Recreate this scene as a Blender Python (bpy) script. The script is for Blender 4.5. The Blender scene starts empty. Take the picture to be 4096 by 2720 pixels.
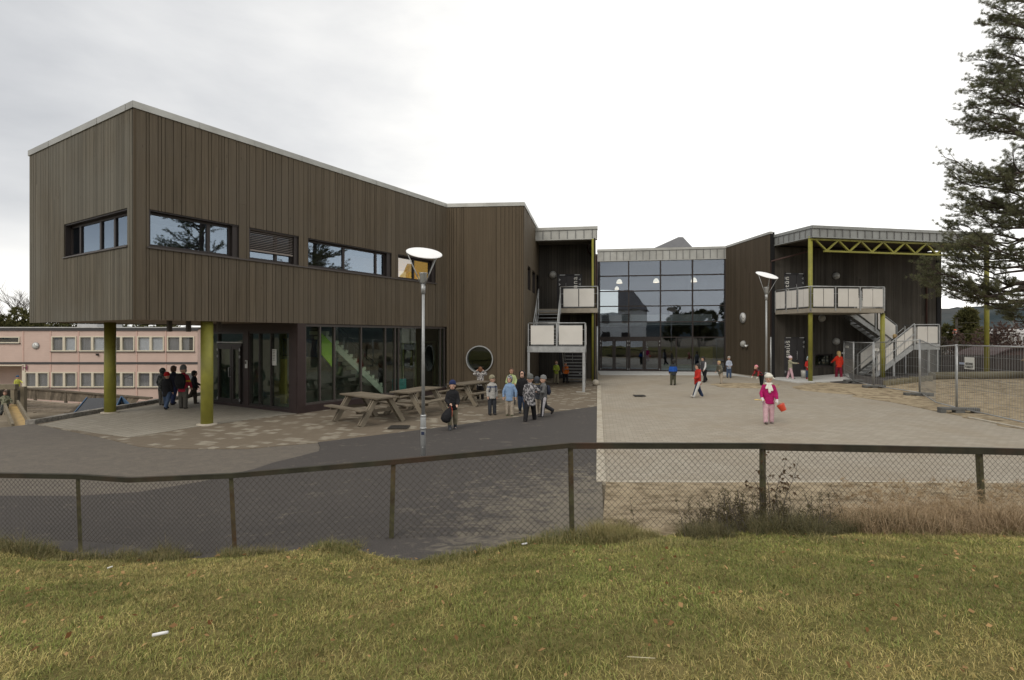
import bpy, math, random
import numpy as np
from mathutils import Vector, Matrix, Euler, geometry
from mathutils import noise as mnoise
random.seed(7); np.random.seed(7)
PI=math.pi; R=math.radians
scene=bpy.context.scene; COL=scene.collection
FPX=540.0; HOR=336.0; CAMZ=2.4

# ------------------------------------------------------------------ tagging
def tag(o,label=None,cat=None,group=None,kind=None):
    if label: o['label']=label
    if cat: o['category']=cat
    if group: o['group']=group
    if kind: o['kind']=kind
    return o
def thing(name,loc,label,cat,group=None,rz=0.0):
    o=bpy.data.objects.new(name,None); COL.objects.link(o)
    o.location=loc; o.rotation_euler=(0,0,rz); o.empty_display_size=.2
    return tag(o,label,cat,group)
def link(ob,parent=None,world=True):
    COL.objects.link(ob)
    if parent is not None:
        ob.parent=parent
        if world:
            off=Vector((0,0,0)); p=parent
            ob.matrix_parent_inverse=Matrix.Translation(-WORLDLOC(parent))
    return ob
def WORLDLOC(o):
    # things are empties (location = base); parts are meshes written in world space
    return Vector(o.location) if o.type=='EMPTY' else Vector((0,0,0))
def kids(o): return [c for c in COL.objects if c.parent==o]
def copy_tree(o,parent=None):
    c=o.copy(); COL.objects.link(c)
    if parent is not None:
        inv=o.matrix_parent_inverse.copy(); c.parent=parent; c.matrix_parent_inverse=inv
    for ch in CH.get(o.name,[]):
        copy_tree(ch,c)
    return c
CH={}

class MB:
    def __init__(s): s.v=[]; s.f=[]; s.m=[]; s.t=[]; s.cur=0; s.tone=.5; s.sm=[]; s.smooth=False
    def add(s,vs,fs):
        b=len(s.v); s.v.extend([tuple(p) for p in vs])
        for f in fs:
            s.f.append(tuple(i+b for i in f)); s.m.append(s.cur); s.t.append(s.tone); s.sm.append(s.smooth)
        return s
    def hexa(s,p):  # 8 pts: bottom 4 ccw, top 4 ccw
        return s.add(p,[(3,2,1,0),(4,5,6,7),(0,1,5,4),(1,2,6,5),(2,3,7,6),(3,0,4,7)])
    def box(s,x0,x1,y0,y1,z0,z1):
        if x1<x0: x0,x1=x1,x0
        if y1<y0: y0,y1=y1,y0
        if z1<z0: z0,z1=z1,z0
        return s.hexa([(x0,y0,z0),(x1,y0,z0),(x1,y1,z0),(x0,y1,z0),(x0,y0,z1),(x1,y0,z1),(x1,y1,z1),(x0,y1,z1)])
    def fbox(s,F,s0,s1,d0,d1,z0,z1,z0b=None,z1b=None):
        # box in wall frame; d>0 is outwards; optional sloping z at s1 end
        if z0b is None: z0b=z0
        if z1b is None: z1b=z1
        p=[F(s0,d0,z0),F(s0,d1,z0),F(s1,d1,z0b),F(s1,d0,z0b),F(s0,d0,z1),F(s0,d1,z1),F(s1,d1,z1b),F(s1,d0,z1b)]
        return s.hexa(p)
    def bar(s,a,b,w,h=None,up=(0,0,1)):
        h=w if h is None else h
        a=Vector(a); b=Vector(b); d=(b-a)
        if d.length<1e-6: return s
        d.normalize(); up=Vector(up)
        if abs(d.dot(up))>.98: up=Vector((0,1,0))
        x=d.cross(up).normalized(); y=x.cross(d).normalized()
        x*=w/2; y*=h/2
        return s.hexa([a-x-y,a+x-y,b+x-y,b-x-y,a-x+y,a+x+y,b+x+y,b-x+y])
    def tube(s,pts,rad,n=8,cap=True,sq=1.0):
        pts=[Vector(p) for p in pts]
        if not hasattr(rad,'__len__'): rad=[rad]*len(pts)
        vs=[];fs=[]
        ref=None
        for i,p in enumerate(pts):
            d=(pts[min(i+1,len(pts)-1)]-pts[max(i-1,0)])
            if d.length<1e-9: d=Vector((0,0,1))
            d.normalize()
            if ref is None:
                ref=Vector((1,0,0)) if abs(d.x)<.9 else Vector((0,1,0))
            x=(ref-d*ref.dot(d)).normalized(); y=d.cross(x); ref=x
            for k in range(n):
                a=2*PI*k/n; vs.append(p+(x*math.cos(a)+y*math.sin(a)*sq)*rad[i])
        for i in range(len(pts)-1):
            for k in range(n):
                k2=(k+1)%n; fs.append((i*n+k,i*n+k2,(i+1)*n+k2,(i+1)*n+k))
        if cap:
            fs.append(tuple(reversed(range(n)))); fs.append(tuple((len(pts)-1)*n+k for k in range(n)))
        sm=s.smooth; s.smooth=(n>4); s.add(vs,fs); s.smooth=sm
        return s
    def capsule(s,a,b,r0,r1,n=10,sx=1.0):
        a=Vector(a); b=Vector(b); d=b-a; L=max(d.length,1e-6); d=d/L
        P=[];Rr=[]
        for t in (90,60,30): P.append(a-d*r0*math.sin(R(t))); Rr.append(max(r0*math.cos(R(t)),.0005))
        P.append(a);Rr.append(r0);P.append(b);Rr.append(r1)
        for t in (30,60,90): P.append(b+d*r1*math.sin(R(t))); Rr.append(max(r1*math.cos(R(t)),.0005))
        return s.tube(P,Rr,n)
    def ell(s,c,r,rot=None,n=12,m=8):
        c=Vector(c); vs=[];fs=[]
        M=rot if rot is not None else Matrix.Identity(3)
        for i in range(1,m):
            t=PI*i/m
            for k in range(n):
                a=2*PI*k/n
                vs.append(c+M@Vector((r[0]*math.sin(t)*math.cos(a),r[1]*math.sin(t)*math.sin(a),r[2]*math.cos(t))))
        top=len(vs); vs.append(c+M@Vector((0,0,r[2]))); bot=len(vs); vs.append(c-M@Vector((0,0,r[2])))
        for i in range(m-2):
            for k in range(n):
                k2=(k+1)%n; fs.append((i*n+k,(i+1)*n+k,(i+1)*n+k2,i*n+k2))
        for k in range(n):
            k2=(k+1)%n; fs.append((top,k,k2)); fs.append((bot,(m-2)*n+k2,(m-2)*n+k))
        sm=s.smooth; s.smooth=True; s.add(vs,fs); s.smooth=sm
        return s
    def loft(s,rings,cap=True):
        n=len(rings[0]); vs=[p for r in rings for p in r]; fs=[]
        for i in range(len(rings)-1):
            for k in range(n):
                k2=(k+1)%n; fs.append((i*n+k,i*n+k2,(i+1)*n+k2,(i+1)*n+k))
        if cap:
            fs.append(tuple(reversed(range(n)))); fs.append(tuple((len(rings)-1)*n+k for k in range(n)))
        sm=s.smooth; s.smooth=True; s.add(vs,fs); s.smooth=sm
        return s
    def prism(s,poly,z0,z1):
        n=len(poly)
        ar=sum(poly[i][0]*poly[(i+1)%n][1]-poly[(i+1)%n][0]*poly[i][1] for i in range(n))
        if ar<0: poly=list(reversed(poly))
        vs=[(p[0],p[1],z0) for p in poly]+[(p[0],p[1],z1) for p in poly]
        fs=[tuple(reversed(range(n))),tuple(range(n,2*n))]+[(i,(i+1)%n,(i+1)%n+n,i+n) for i in range(n)]
        return s.add(vs,fs)
    def build(s,name,mats,parent=None,world=True,label=None,bevel=0,tone=True):
        me=bpy.data.meshes.new(name); me.from_pydata(s.v,[],s.f)
        if not isinstance(mats,(list,tuple)): mats=[mats]
        for m in mats: me.materials.append(m)
        if len(mats)>1: me.polygons.foreach_set('material_index',s.m)
        me.polygons.foreach_set('use_smooth',s.sm)
        if tone and len(set(s.t))>1:
            at=me.attributes.new('tone','FLOAT','FACE'); at.data.foreach_set('value',s.t)
        me.update()
        ob=bpy.data.objects.new(name,me)
        if bevel:
            b=ob.modifiers.new('Bevel','BEVEL'); b.width=bevel; b.segments=2; b.limit_method='ANGLE'
        link(ob,parent,world)
        if parent is not None: CH.setdefault(parent.name,[]).append(ob)
        if label: ob['label']=label
        return ob

# ------------------------------------------------------------------ materials
def newmat(name):
    m=bpy.data.materials.new(name); m.use_nodes=True; nt=m.node_tree
    for n in list(nt.nodes): nt.nodes.remove(n)
    out=nt.nodes.new('ShaderNodeOutputMaterial'); b=nt.nodes.new('ShaderNodeBsdfPrincipled')
    nt.links.new(b.outputs[0],out.inputs[0])
    return m,nt,b,out
def N(nt,t,**kw):
    n=nt.nodes.new(t)
    for k,v in kw.items():
        if k.startswith('i_'):
            key=k[2:]; key=int(key) if key.isdigit() else key
            n.inputs[key].default_value=v
        else: setattr(n,k,v)
    return n
def L(nt,a,b): nt.links.new(a,b)
def mixc(nt,fac,a,b,mode='MIX'):
    n=nt.nodes.new('ShaderNodeMix'); n.data_type='RGBA'; n.blend_type=mode; n.clamp_result=False
    for s,v in ((n.inputs[0],fac),(n.inputs[6],a),(n.inputs[7],b)):
        if hasattr(v,'links'): nt.links.new(v,s)
        elif isinstance(v,(int,float)): s.default_value=v
        else: s.default_value=(v[0],v[1],v[2],1)
    return n.outputs[2]
def math_(nt,op,a,b=None,c=None):
    n=nt.nodes.new('ShaderNodeMath'); n.operation=op
    for i,v in enumerate((a,b,c)):
        if v is None: continue
        if hasattr(v,'links'): nt.links.new(v,n.inputs[i])
        else: n.inputs[i].default_value=v
    return n.outputs[0]
def ramp(nt,fac,stops):
    n=nt.nodes.new('ShaderNodeValToRGB'); nt.links.new(fac,n.inputs[0])
    e=n.color_ramp.elements
    while len(e)<len(stops): e.new(.5)
    for i,(p,c) in enumerate(stops):
        e[i].position=p; e[i].color=(c,c,c,1) if isinstance(c,(int,float)) else (c[0],c[1],c[2],1)
    return n.outputs[0]
def coords(nt,scale=(1,1,1),rz=0):
    tc=nt.nodes.new('ShaderNodeTexCoord'); mp=nt.nodes.new('ShaderNodeMapping')
    mp.inputs['Scale'].default_value=scale; mp.inputs['Rotation'].default_value=(0,0,rz)
    nt.links.new(tc.outputs['Object'],mp.inputs[0]); return mp.outputs[0]
def nz(nt,vec,scale,detail=4,rough=.55,dist=0):
    n=nt.nodes.new('ShaderNodeTexNoise'); n.inputs['Scale'].default_value=scale
    n.inputs['Detail'].default_value=detail; n.inputs['Roughness'].default_value=rough; n.inputs['Distortion'].default_value=dist
    nt.links.new(vec,n.inputs['Vector']); return n.outputs[0]
def bump(nt,b,h,strength=.4,dist=.01):
    n=nt.nodes.new('ShaderNodeBump'); n.inputs['Strength'].default_value=strength; n.inputs['Distance'].default_value=dist
    nt.links.new(h,n.inputs['Height']); nt.links.new(n.outputs[0],b.inputs['Normal'])
MATS={}
def pm(name,col,rough=.7,var=.18,scale=6,metal=0,stretch=(1,1,1),bmp=.15,col2=None,tone=0,spec=.3,dirt=None):
    if name in MATS: return MATS[name]
    m,nt,b,out=newmat(name)
    v=coords(nt,stretch); f=nz(nt,v,scale,5)
    c2=col2 if col2 else tuple(c*(1-var) for c in col); c1=tuple(c*(1+var*.7) for c in col)
    c=mixc(nt,ramp(nt,f,[(.3,0),(.7,1)]),c2,c1)
    if dirt:
        f2=nz(nt,coords(nt),1.3,6); c=mixc(nt,ramp(nt,f2,[(.5,0),(.75,.6)]),c,dirt)
    if tone:
        at=N(nt,'ShaderNodeAttribute',attribute_name='tone')
        k=math_(nt,'MULTIPLY_ADD',at.outputs['Fac'],tone*2,1-tone)
        n=N(nt,'ShaderNodeVectorMath',operation='SCALE'); L(nt,c,n.inputs[0]); L(nt,k,n.inputs['Scale']); c=n.outputs[0]
    L(nt,c,b.inputs['Base Color'])
    b.inputs['Roughness'].default_value=rough; b.inputs['Metallic'].default_value=metal
    b.inputs['Specular IOR Level'].default_value=spec
    if bmp:
        f3=nz(nt,v,scale*7,3); bump(nt,b,f3,bmp,.01)
    MATS[name]=m; return m
def wood(name,col,tone=.3,streak=.3,grey=None,bs=1.0,spec=.15):
    if name in MATS: return MATS[name]
    m,nt,b,out=newmat(name)
    v=coords(nt,(9,9,.35)); f=nz(nt,v,2.2,6,.6,.4)
    v2=coords(nt,(1,1,1)); f2=nz(nt,v2,.45,3)
    v3=coords(nt,(3,3,1.2)); kn=N(nt,'ShaderNodeTexVoronoi'); L(nt,v3,kn.inputs[0]); kn.inputs['Scale'].default_value=1.5
    c=mixc(nt,ramp(nt,f,[(.25,0),(.75,1)]),tuple(x*(1-streak) for x in col),tuple(x*(1+streak) for x in col))
    if grey: c=mixc(nt,ramp(nt,f2,[(.38,0),(.62,.8)]),c,grey)
    c=mixc(nt,ramp(nt,kn.outputs['Distance'],[(.05,.45),(.1,0)]),c,tuple(x*.5 for x in col))
    at=N(nt,'ShaderNodeAttribute',attribute_name='tone')
    k=math_(nt,'MULTIPLY_ADD',at.outputs['Fac'],tone*2,1-tone)
    n=N(nt,'ShaderNodeVectorMath',operation='SCALE'); L(nt,c,n.inputs[0]); L(nt,k,n.inputs['Scale'])
    L(nt,n.outputs[0],b.inputs['Base Color']); b.inputs['Roughness'].default_value=.75; b.inputs['Specular IOR Level'].default_value=spec
    bump(nt,b,f,.35*bs,.006); MATS[name]=m; return m
def glassmat(name,tint=(.75,.82,.82),refl=.12,rough=.0,rcol=(.9,.95,1.0),body=.92,graz=.45):
    if name in MATS: return MATS[name]
    m,nt,b,out=newmat(name); nt.nodes.remove(b)
    tr=N(nt,'ShaderNodeBsdfTransparent'); tr.inputs[0].default_value=(*tint,1)
    gl=N(nt,'ShaderNodeBsdfGlossy'); gl.inputs['Color'].default_value=(*rcol,1); gl.inputs['Roughness'].default_value=rough
    fr=N(nt,'ShaderNodeLayerWeight'); fr.inputs['Blend'].default_value=.35
    k=math_(nt,'MULTIPLY_ADD',math_(nt,'POWER',fr.outputs['Facing'],3.0),graz,refl)
    v=coords(nt); f=nz(nt,v,.9,2)
    bp=N(nt,'ShaderNodeBump'); bp.inputs['Strength'].default_value=.06; bp.inputs['Distance'].default_value=.03
    L(nt,f,bp.inputs['Height']); L(nt,bp.outputs[0],gl.inputs['Normal'])
    mx=N(nt,'ShaderNodeMixShader'); L(nt,k,mx.inputs[0]); L(nt,tr.outputs[0],mx.inputs[1]); L(nt,gl.outputs[0],mx.inputs[2])
    L(nt,mx.outputs[0],out.inputs[0]); MATS[name]=m; return m
def emit(name,col,s):
    if name in MATS: return MATS[name]
    m,nt,b,out=newmat(name); b.inputs['Base Color'].default_value=(*col,1)
    b.inputs['Emission Color'].default_value=(*col,1); b.inputs['Emission Strength'].default_value=s
    MATS[name]=m; return m

# ------------------------------------------------------------------ ground model
def ss(a,b,x):
    t=(x-a)/(b-a); t=0 if t<0 else 1 if t>1 else t
    return t*t*(3-2*t)
def G(x,y):
    return .2*ss(20,26.5,y)*ss(-1,2,x)+.15*ss(15,18,x)*ss(22,26,y)-.38*ss(1,5,-x)*ss(0,5,12-y)
def yedge(x):
    # where the grass bank meets the yard
    return 6.38-.48*math.exp(-((x+.95)/.6)**2)+.42*ss(.6,3,x)+.5*ss(3.0,4.6,-x)+.2*ss(5,7,-x)+.07*math.sin(x*1.7)+.04*math.sin(x*5.1)
def P(px,py,z=None,off=0.0):
    if z is not None:
        Y=(CAMZ-z)*FPX/(py-HOR); return Vector(((px-512)/FPX*Y,Y,z))
    g=0.0
    for _ in range(30):
        Y=(CAMZ-g)*FPX/(py-HOR); X=(px-512)/FPX*Y; g=.5*g+.5*(G(X,Y)+off)
    return Vector((X,Y,g))
def PY(px,py,Y): return Vector(((px-512)/FPX*Y,Y,CAMZ-(py-HOR)/FPX*Y))

# ------------------------------------------------------------------ wall frames
def frame(o,u):
    o=Vector((o[0],o[1],0)); u=Vector((u[0],u[1],0)).normalized(); n=Vector((u.y,-u.x,0))  # outward normal: to the right of u seen from above
    def F(s,d,z): return o+u*s+n*d+Vector((0,0,z))
    F.o=o;F.u=u;F.n=n
    return F
def sx(F,px,d=0.0):
    q=(px-512)/FPX; o=F.o+F.n*d
    return (q*o.y-o.x)/(F.u.x-q*F.u.y)

def text_mesh(name,body,size,mat,align='CENTER',ext=.002,space=1.0,off=.0):
    cu=bpy.data.curves.new(name,'FONT'); cu.body=body; cu.size=size; cu.extrude=ext; cu.align_x=align; cu.space_character=space; cu.offset=off; cu.resolution_u=4
    tmp=bpy.data.objects.new('tmp',cu); COL.objects.link(tmp); bpy.context.view_layer.update()
    me=bpy.data.meshes.new_from_object(tmp.evaluated_get(bpy.context.evaluated_depsgraph_get())); bpy.data.objects.remove(tmp); bpy.data.curves.remove(cu)
    me.name=name; me.materials.clear(); me.materials.append(mat)
    return me
# ------------------------------------------------------------------ ground surfaces
def sheet(name,poly,off,mat,step=.6,hf=None,dither=0.0,label=None):
    hf=hf or G
    # densify border
    pts=[]
    n=len(poly)
    for i in range(n):
        a=Vector(poly[i][:2]); b=Vector(poly[(i+1)%n][:2]); k=max(1,int((b-a).length/step))
        for j in range(k):
            p=a.lerp(b,j/k)
            if dither: p=p+Vector((mnoise.noise(Vector((p.x*2.3,p.y*2.3,3))),mnoise.noise(Vector((p.x*2.3,p.y*2.3,9)))))*dither
            pts.append(p)
    m=len(pts); edges=[(i,(i+1)%m) for i in range(m)]
    def inside(x,y):
        c=False;j=m-1
        for i in range(m):
            xi,yi=pts[i];xj,yj=pts[j]
            if (yi>y)!=(yj>y) and x<(xj-xi)*(y-yi)/(yj-yi)+xi: c=not c
            j=i
        return c
    xs=[p.x for p in pts]; ys=[p.y for p in pts]
    vv=list(pts)
    x=min(xs)+step*.5
    while x<max(xs):
        y=min(ys)+step*.37
        while y<max(ys):
            if inside(x,y): vv.append(Vector((x,y)))
            y+=step
        x+=step
    r=geometry.delaunay_2d_cdt(vv,edges,[list(range(m))],1,1e-5)
    mb=MB(); mb.add([(p.x,p.y,hf(p.x,p.y)+off) for p in r[0]],[tuple(f) for f in r[2]])
    sk=[]; 
    for p in pts: z=hf(p.x,p.y)+off; sk+=[(p.x,p.y,z),(p.x,p.y,z-.05)]
    mb.add(sk,[(2*i,2*i+1,2*((i+1)%m)+1,2*((i+1)%m)) for i in range(m)])
    ob=mb.build(name,mat); tag(ob,kind='structure')
    for pl in ob.data.polygons: pl.use_smooth=True
    return ob

def ground_mats():
    # dirt
    m,nt,b,o=newmat('dirt'); v=coords(nt); f=nz(nt,v,.35,8,.6); f2=nz(nt,v,9,4)
    c=mixc(nt,ramp(nt,f,[(.35,0),(.65,1)]),(.17,.14,.10),(.26,.22,.165)); c=mixc(nt,ramp(nt,f2,[(.35,.35),(.7,0)]),c,(.12,.10,.07))
    L(nt,c,b.inputs['Base Color']); b.inputs['Roughness'].default_value=.95; b.inputs['Specular IOR Level'].default_value=.1; bump(nt,b,f2,.6,.04); MATS['dirt']=m
    # asphalt dark
    for nm,base,dust,lo,hi in (('asphalt_new',(.064,.058,.054),(.20,.175,.135),.58,.78),('asphalt_old',(.115,.101,.086),(.17,.148,.118),.40,.75)):
        m,nt,b,o=newmat(nm); v=coords(nt)
        f=nz(nt,coords(nt,(1.6,2.6,1)),2.4,9,.62,1.2); g=nz(nt,v,60,2); big=nz(nt,v,.16,3)
        tc=N(nt,'ShaderNodeTexCoord'); sp=N(nt,'ShaderNodeSeparateXYZ'); L(nt,tc.outputs['Object'],sp.inputs[0])
        # sand carried over from the sand area near the kerb
        gx=N(nt,'ShaderNodeMapRange'); gx.inputs['From Min'].default_value=-1.6; gx.inputs['From Max'].default_value=1.6; L(nt,sp.outputs[0],gx.inputs[0])
        gy=N(nt,'ShaderNodeMapRange'); gy.inputs['From Min'].default_value=10.5; gy.inputs['From Max'].default_value=7.0; L(nt,sp.outputs[1],gy.inputs[0])
        k=math_(nt,'MULTIPLY',gx.outputs[0],gy.outputs[0])
        fk=math_(nt,'ADD',f,math_(nt,'MULTIPLY',k,.44 if nm=='asphalt_new' else 0))
        fk=math_(nt,'ADD',fk,math_(nt,'MULTIPLY_ADD',big,.12,-.06))
        c=mixc(nt,ramp(nt,g,[(.3,0),(.7,1)]),tuple(x*.8 for x in base),tuple(x*1.25 for x in base))
        c=mixc(nt,ramp(nt,fk,[(lo,0),(hi,.7)]),c,dust)
        L(nt,c,b.inputs['Base Color']); b.inputs['Roughness'].default_value=.85; b.inputs['Specular IOR Level'].default_value=.2
        bump(nt,b,g,.5,.006); MATS[nm]=m
    # brick paving with random light pavers
    def bricks(nm,c1,c2,rz,w,h,lo,hi,dirtc,dlo,dhi,mort):
        m,nt,b,o=newmat(nm); v=coords(nt,(1,1,1),rz)
        br=N(nt,'ShaderNodeTexBrick'); L(nt,v,br.inputs['Vector']); br.inputs['Scale'].default_value=1
        br.inputs['Brick Width'].default_value=w; br.inputs['Row Height'].default_value=h; br.inputs['Mortar Size'].default_value=.006
        br.inputs['Mortar Smooth'].default_value=.3
        br.inputs['Color1'].default_value=(0,0,0,1); br.inputs['Color2'].default_value=(1,1,1,1); br.inputs['Mortar'].default_value=(.3,.3,.3,1)
        f=nz(nt,coords(nt),.5,7,.6); f4=nz(nt,coords(nt),30,3)
        a=math_(nt,'ADD',br.outputs['Color'],math_(nt,'MULTIPLY_ADD',f,.9,-.45))
        c=mixc(nt,ramp(nt,a,[(lo,0),(hi,1)]),c1,c2)
        c=mixc(nt,br.outputs['Fac'],c,mort)
        c=mixc(nt,ramp(nt,f,[(dlo,0),(dhi,.8)]),c,dirtc)
        c=mixc(nt,ramp(nt,f4,[(.3,.25),(.7,0)]),c,tuple(x*.6 for x in c1))
        L(nt,c,b.inputs['Base Color']); b.inputs['Roughness'].default_value=.9; b.inputs['Specular IOR Level'].default_value=.15
        bump(nt,b,math_(nt,'MULTIPLY_ADD',br.outputs['Fac'],-1,1),.5,.006); MATS[nm]=m
    bricks('brick_brown',(.165,.135,.10),(.29,.26,.205),R(20),.23,.2,.70,.88,(.15,.122,.09),.5,.72,(.12,.10,.075))
    bricks('paver_clean',(.27,.245,.20),(.31,.285,.235),R(32),.24,.16,.2,.9,(.23,.21,.17),.5,.9,(.13,.12,.1))
    bricks('paver_light',(.31,.275,.222),(.36,.325,.265),R(9),.21,.14,.2,.95,(.27,.225,.165),.46,.74,(.20,.175,.14))
    bricks('concrete_slab',(.50,.50,.48),(.54,.54,.52),R(9),1.2,1.2,.3,.8,(.36,.35,.32),.5,.8,(.25,.25,.24))
    # sand
    m,nt,b,o=newmat('sand'); v=coords(nt,(1,1.6,1)); f=nz(nt,v,2.6,9,.7,.3); f2=nz(nt,v,.5,4)
    c=mixc(nt,ramp(nt,f,[(.38,0),(.55,1)]),(.17,.13,.08),(.46,.375,.255)); c=mixc(nt,ramp(nt,f2,[(.4,.3),(.7,0)]),c,(.33,.265,.175))
    L(nt,c,b.inputs['Base Color']); b.inputs['Roughness'].default_value=.95; b.inputs['Specular IOR Level'].default_value=.1
    bump(nt,b,f,1.0,.16); MATS['sand']=m
    pm('kerb',(.33,.31,.27),.9,.2,9,bmp=.4,dirt=(.2,.17,.12)); pm('kerb_light',(.40,.36,.29),.9,.25,9,bmp=.5,dirt=(.27,.225,.16))
    m,nt,b,o=newmat('bank_soil'); v=coords(nt); f=nz(nt,v,14,6); f2=nz(nt,v,1.2,4)
    c=mixc(nt,ramp(nt,f,[(.3,0),(.7,1)]),(.08,.07,.025),(.19,.155,.065)); c=mixc(nt,ramp(nt,f2,[(.4,0),(.7,.6)]),c,(.08,.085,.025))
    L(nt,c,b.inputs['Base Color']); b.inputs['Roughness'].default_value=1; b.inputs['Specular IOR Level'].default_value=.05; bump(nt,b,f,.8,.03); MATS['bank_soil']=m
ground_mats()

def T(x,y):
    yard=G(x,y)-.035
    far=-3.0
    k=ss(31.5,42,y)                       # land falls away behind the school
    z=yard*(1-k)+far*k
    if x<-12.3:
        l=ss(-12.3,-13.0,x) if False else min(1,max(0,(-12.3-x)/.7))
        low=-.06-2.9*ss(13.5,33,y)-.38*ss(1,5,-x)*ss(0,5,12-y)
        z=z*(1-l)+low*l
    if y<6: z=min(z,G(x,max(y,4))-.2)
    if y<0: z=z*(1-ss(0,-6,y))+.6*ss(0,-6,y)
    return z
def build_ground():
    far=[-1500,-700,-350,-180,-110,-75,-58]
    xs=far+list(np.arange(-50,61,1.0))+[75,110,180,350,700,1500]
    ys=[-1500,-700,-350,-150,-80,-50,-30,-20]+list(np.arange(-14,50.1,1.0))+[58,75,110,180,350,700,1500]
    # finer columns at the deck edge
    xs=sorted(set([float(x) for x in xs]+[-12.3,-12.65,-13.0,-13.5]))
    vs=[(x,y,T(x,y)) for y in ys for x in xs]; nx=len(xs)
    fs=[(j*nx+i,j*nx+i+1,(j+1)*nx+i+1,(j+1)*nx+i) for j in range(len(ys)-1) for i in range(nx-1)]
    mb=MB(); mb.smooth=True; mb.add(vs,fs); tag(mb.build('ground',MATS['dirt']),kind='structure')
build_ground()
def PP(l): return [P(*p) for p in l]
old=PP([(-60,440),(-40,432),(34,424),(100.5,437),(170,444),(247,444),(320,438),(322,455),(275,466),(254,473),(139,497),(77,502),(-60,502)])
sheet('old_asphalt',old,.0,MATS['asphalt_old'],.7)
brick=PP([(139,446.8),(170,449),(247.5,449),(318,443),(425,430),(598.2,406.6)])
brick=brick+[Vector((4.72,30,0)),Vector((1.0,30,0)),Vector((0.3,22.6,0)),Vector((-2.8,22.9,0)),Vector((-6.9,16.7,0)),Vector((-11.5,20,0)),Vector((-12.55,21,0))]+PP([(102.5,413),(36,424.3),(100.5,437.5)])
sheet('brick_paving',brick,.008,MATS['brick_brown'],.6)
clean=PP([(39,425.3),(128,438),(150,434.5),(198,427),(275,416.3),(297,414.4)])+[Vector((-6.9,16.9,0)),Vector((-11.3,19.7,0)),Vector((-11.3,24,0)),Vector((-12.5,24,0))]+PP([(160,404.3),(102.5,413.3)])
sheet('sheltered_paving',clean,.016,MATS['paver_clean'],.6,dither=.06)
newa=PP([(598.3,406.6),(425,430),(318,443),(320,447),(319,452),(300,457),(275,463),(254,470),(200,483),(139,493),(77,497),(-60,497)])+[Vector((-14,4,0)),Vector((1.1,4,0))]+PP([(604,520),(599,440)])
sheet('asphalt',newa,.020,MATS['asphalt_new'],.6)
light=PP([(604.6,482)])+PP([(600.8,390)])+[Vector((5.2,34.2,0)),Vector((13.1,33.0,0)),Vector((13.7,28.6,0)),Vector((24.5,30.6,0)),Vector((40,31,0))]+[Vector((40,8.9,0))]
sheet('light_paving',light,.0,MATS['paver_light'],.8)
sandr=PP([(812,382.5),(845,392),(875,400),(904,404.5),(935,412),(970.8,419),(1030,431),(1100,448)])+[Vector((36,12,0)),Vector((40,31,0)),Vector((23,28.2,0)),Vector((18.6,26.2,0)),Vector((17.2,24.4,0))]
def Gs(x,y): return G(x,y)+.05*max(0,mnoise.noise(Vector((x*.8,y*.8,0))))*ss(0,1.5,y-15)
sheet('sand_area',sandr,.012,MATS['sand'],.5,hf=Gs,dither=.5)
sandf=[P(606,484.5),P(800,484.5),P(1030,484)]+[Vector((20,8.8,0)),Vector((20,4.5,0)),Vector((.9,4.5,0)),P(603,520)]
sheet('sand',sandf,.030,MATS['sand'],.4,hf=lambda x,y:G(x,y)-.0+.02*mnoise.noise(Vector((x*2,y*2,5))),dither=0)
def spill(c,r,seed,name='sand_spill',mat='sand'):
    pl=[]
    for i in range(26):
        a=2*PI*i/26; k=1+.35*mnoise.noise(Vector((math.cos(a)*1.3+seed,math.sin(a)*1.3,seed)))
        pl.append(Vector((c.x+math.cos(a)*r[0]*k,c.y+math.sin(a)*r[1]*k,0)))
    def h(x,y):
        d=((x-c.x)/r[0])**2+((y-c.y)/r[1])**2
        return G(x,y)+(.05*(1-d) if mat=='sand' else 0)
    return sheet(name,pl,.012 if mat=='sand' else .02,MATS[mat],.25 if mat=='sand' else .5,hf=h,dither=.12 if mat=='sand' else 0)
spill(P(748,385.5),(1.6,.9),3.1); spill(P(858,389),(2.4,1.7),5.7); spill(P(905,397),(1.8,.9),8.3)
sheet('entrance_slab',[Vector((5.35,33.9,0)),Vector((12.95,32.7,0)),P(752,377.6),P(728,375.3),P(600.5,375.2)],.022,MATS['concrete_slab'],.7)
blk=PP([(818,381),(845,384),(884,386.5),(905,382),(930,379.5)])+[Vector((24,29.6,0)),Vector((19,29.2,0)),Vector((15,28.7,0))]
sheet('asphalt_pad',blk,.03,MATS['asphalt_new'],.6)
slab=[P(772,379.8),P(797,383.2),P(850,380.6)]+[Vector((18,28.9,0)),Vector((13.9,28.4,0))]
sheet('door_slab',slab,.04,MATS['concrete_slab'],.6)

def kerbline(name,pts,w,h,mat,seg=1.0,kind='structure'):
    mb=MB()
    for a,b in zip(pts[:-1],pts[1:]):
        a=Vector((a[0],a[1],0));b=Vector((b[0],b[1],0)); n=max(1,int((b-a).length/seg)); u=(b-a).normalized(); q=Vector((-u.y,u.x,0))*w/2
        for i in range(n):
            p0=a.lerp(b,i/n)+u*.005; p1=a.lerp(b,(i+1)/n)-u*.005; z0=G(p0.x,p0.y); z1=G(p1.x,p1.y)
            j=random.uniform(-.004,.004); mb.tone=random.random()
            mb.hexa([p0-q+Vector((0,0,z0-.15)),p1-q+Vector((0,0,z1-.15)),p1+q+Vector((0,0,z1-.15)),p0+q+Vector((0,0,z0-.15)),
                     p0-q+Vector((0,0,z0+h+j)),p1-q+Vector((0,0,z1+h+j)),p1+q+Vector((0,0,z1+h+j)),p0+q+Vector((0,0,z0+h+j))])
    return tag(mb.build(name,mat,bevel=.006),kind=kind)
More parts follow.
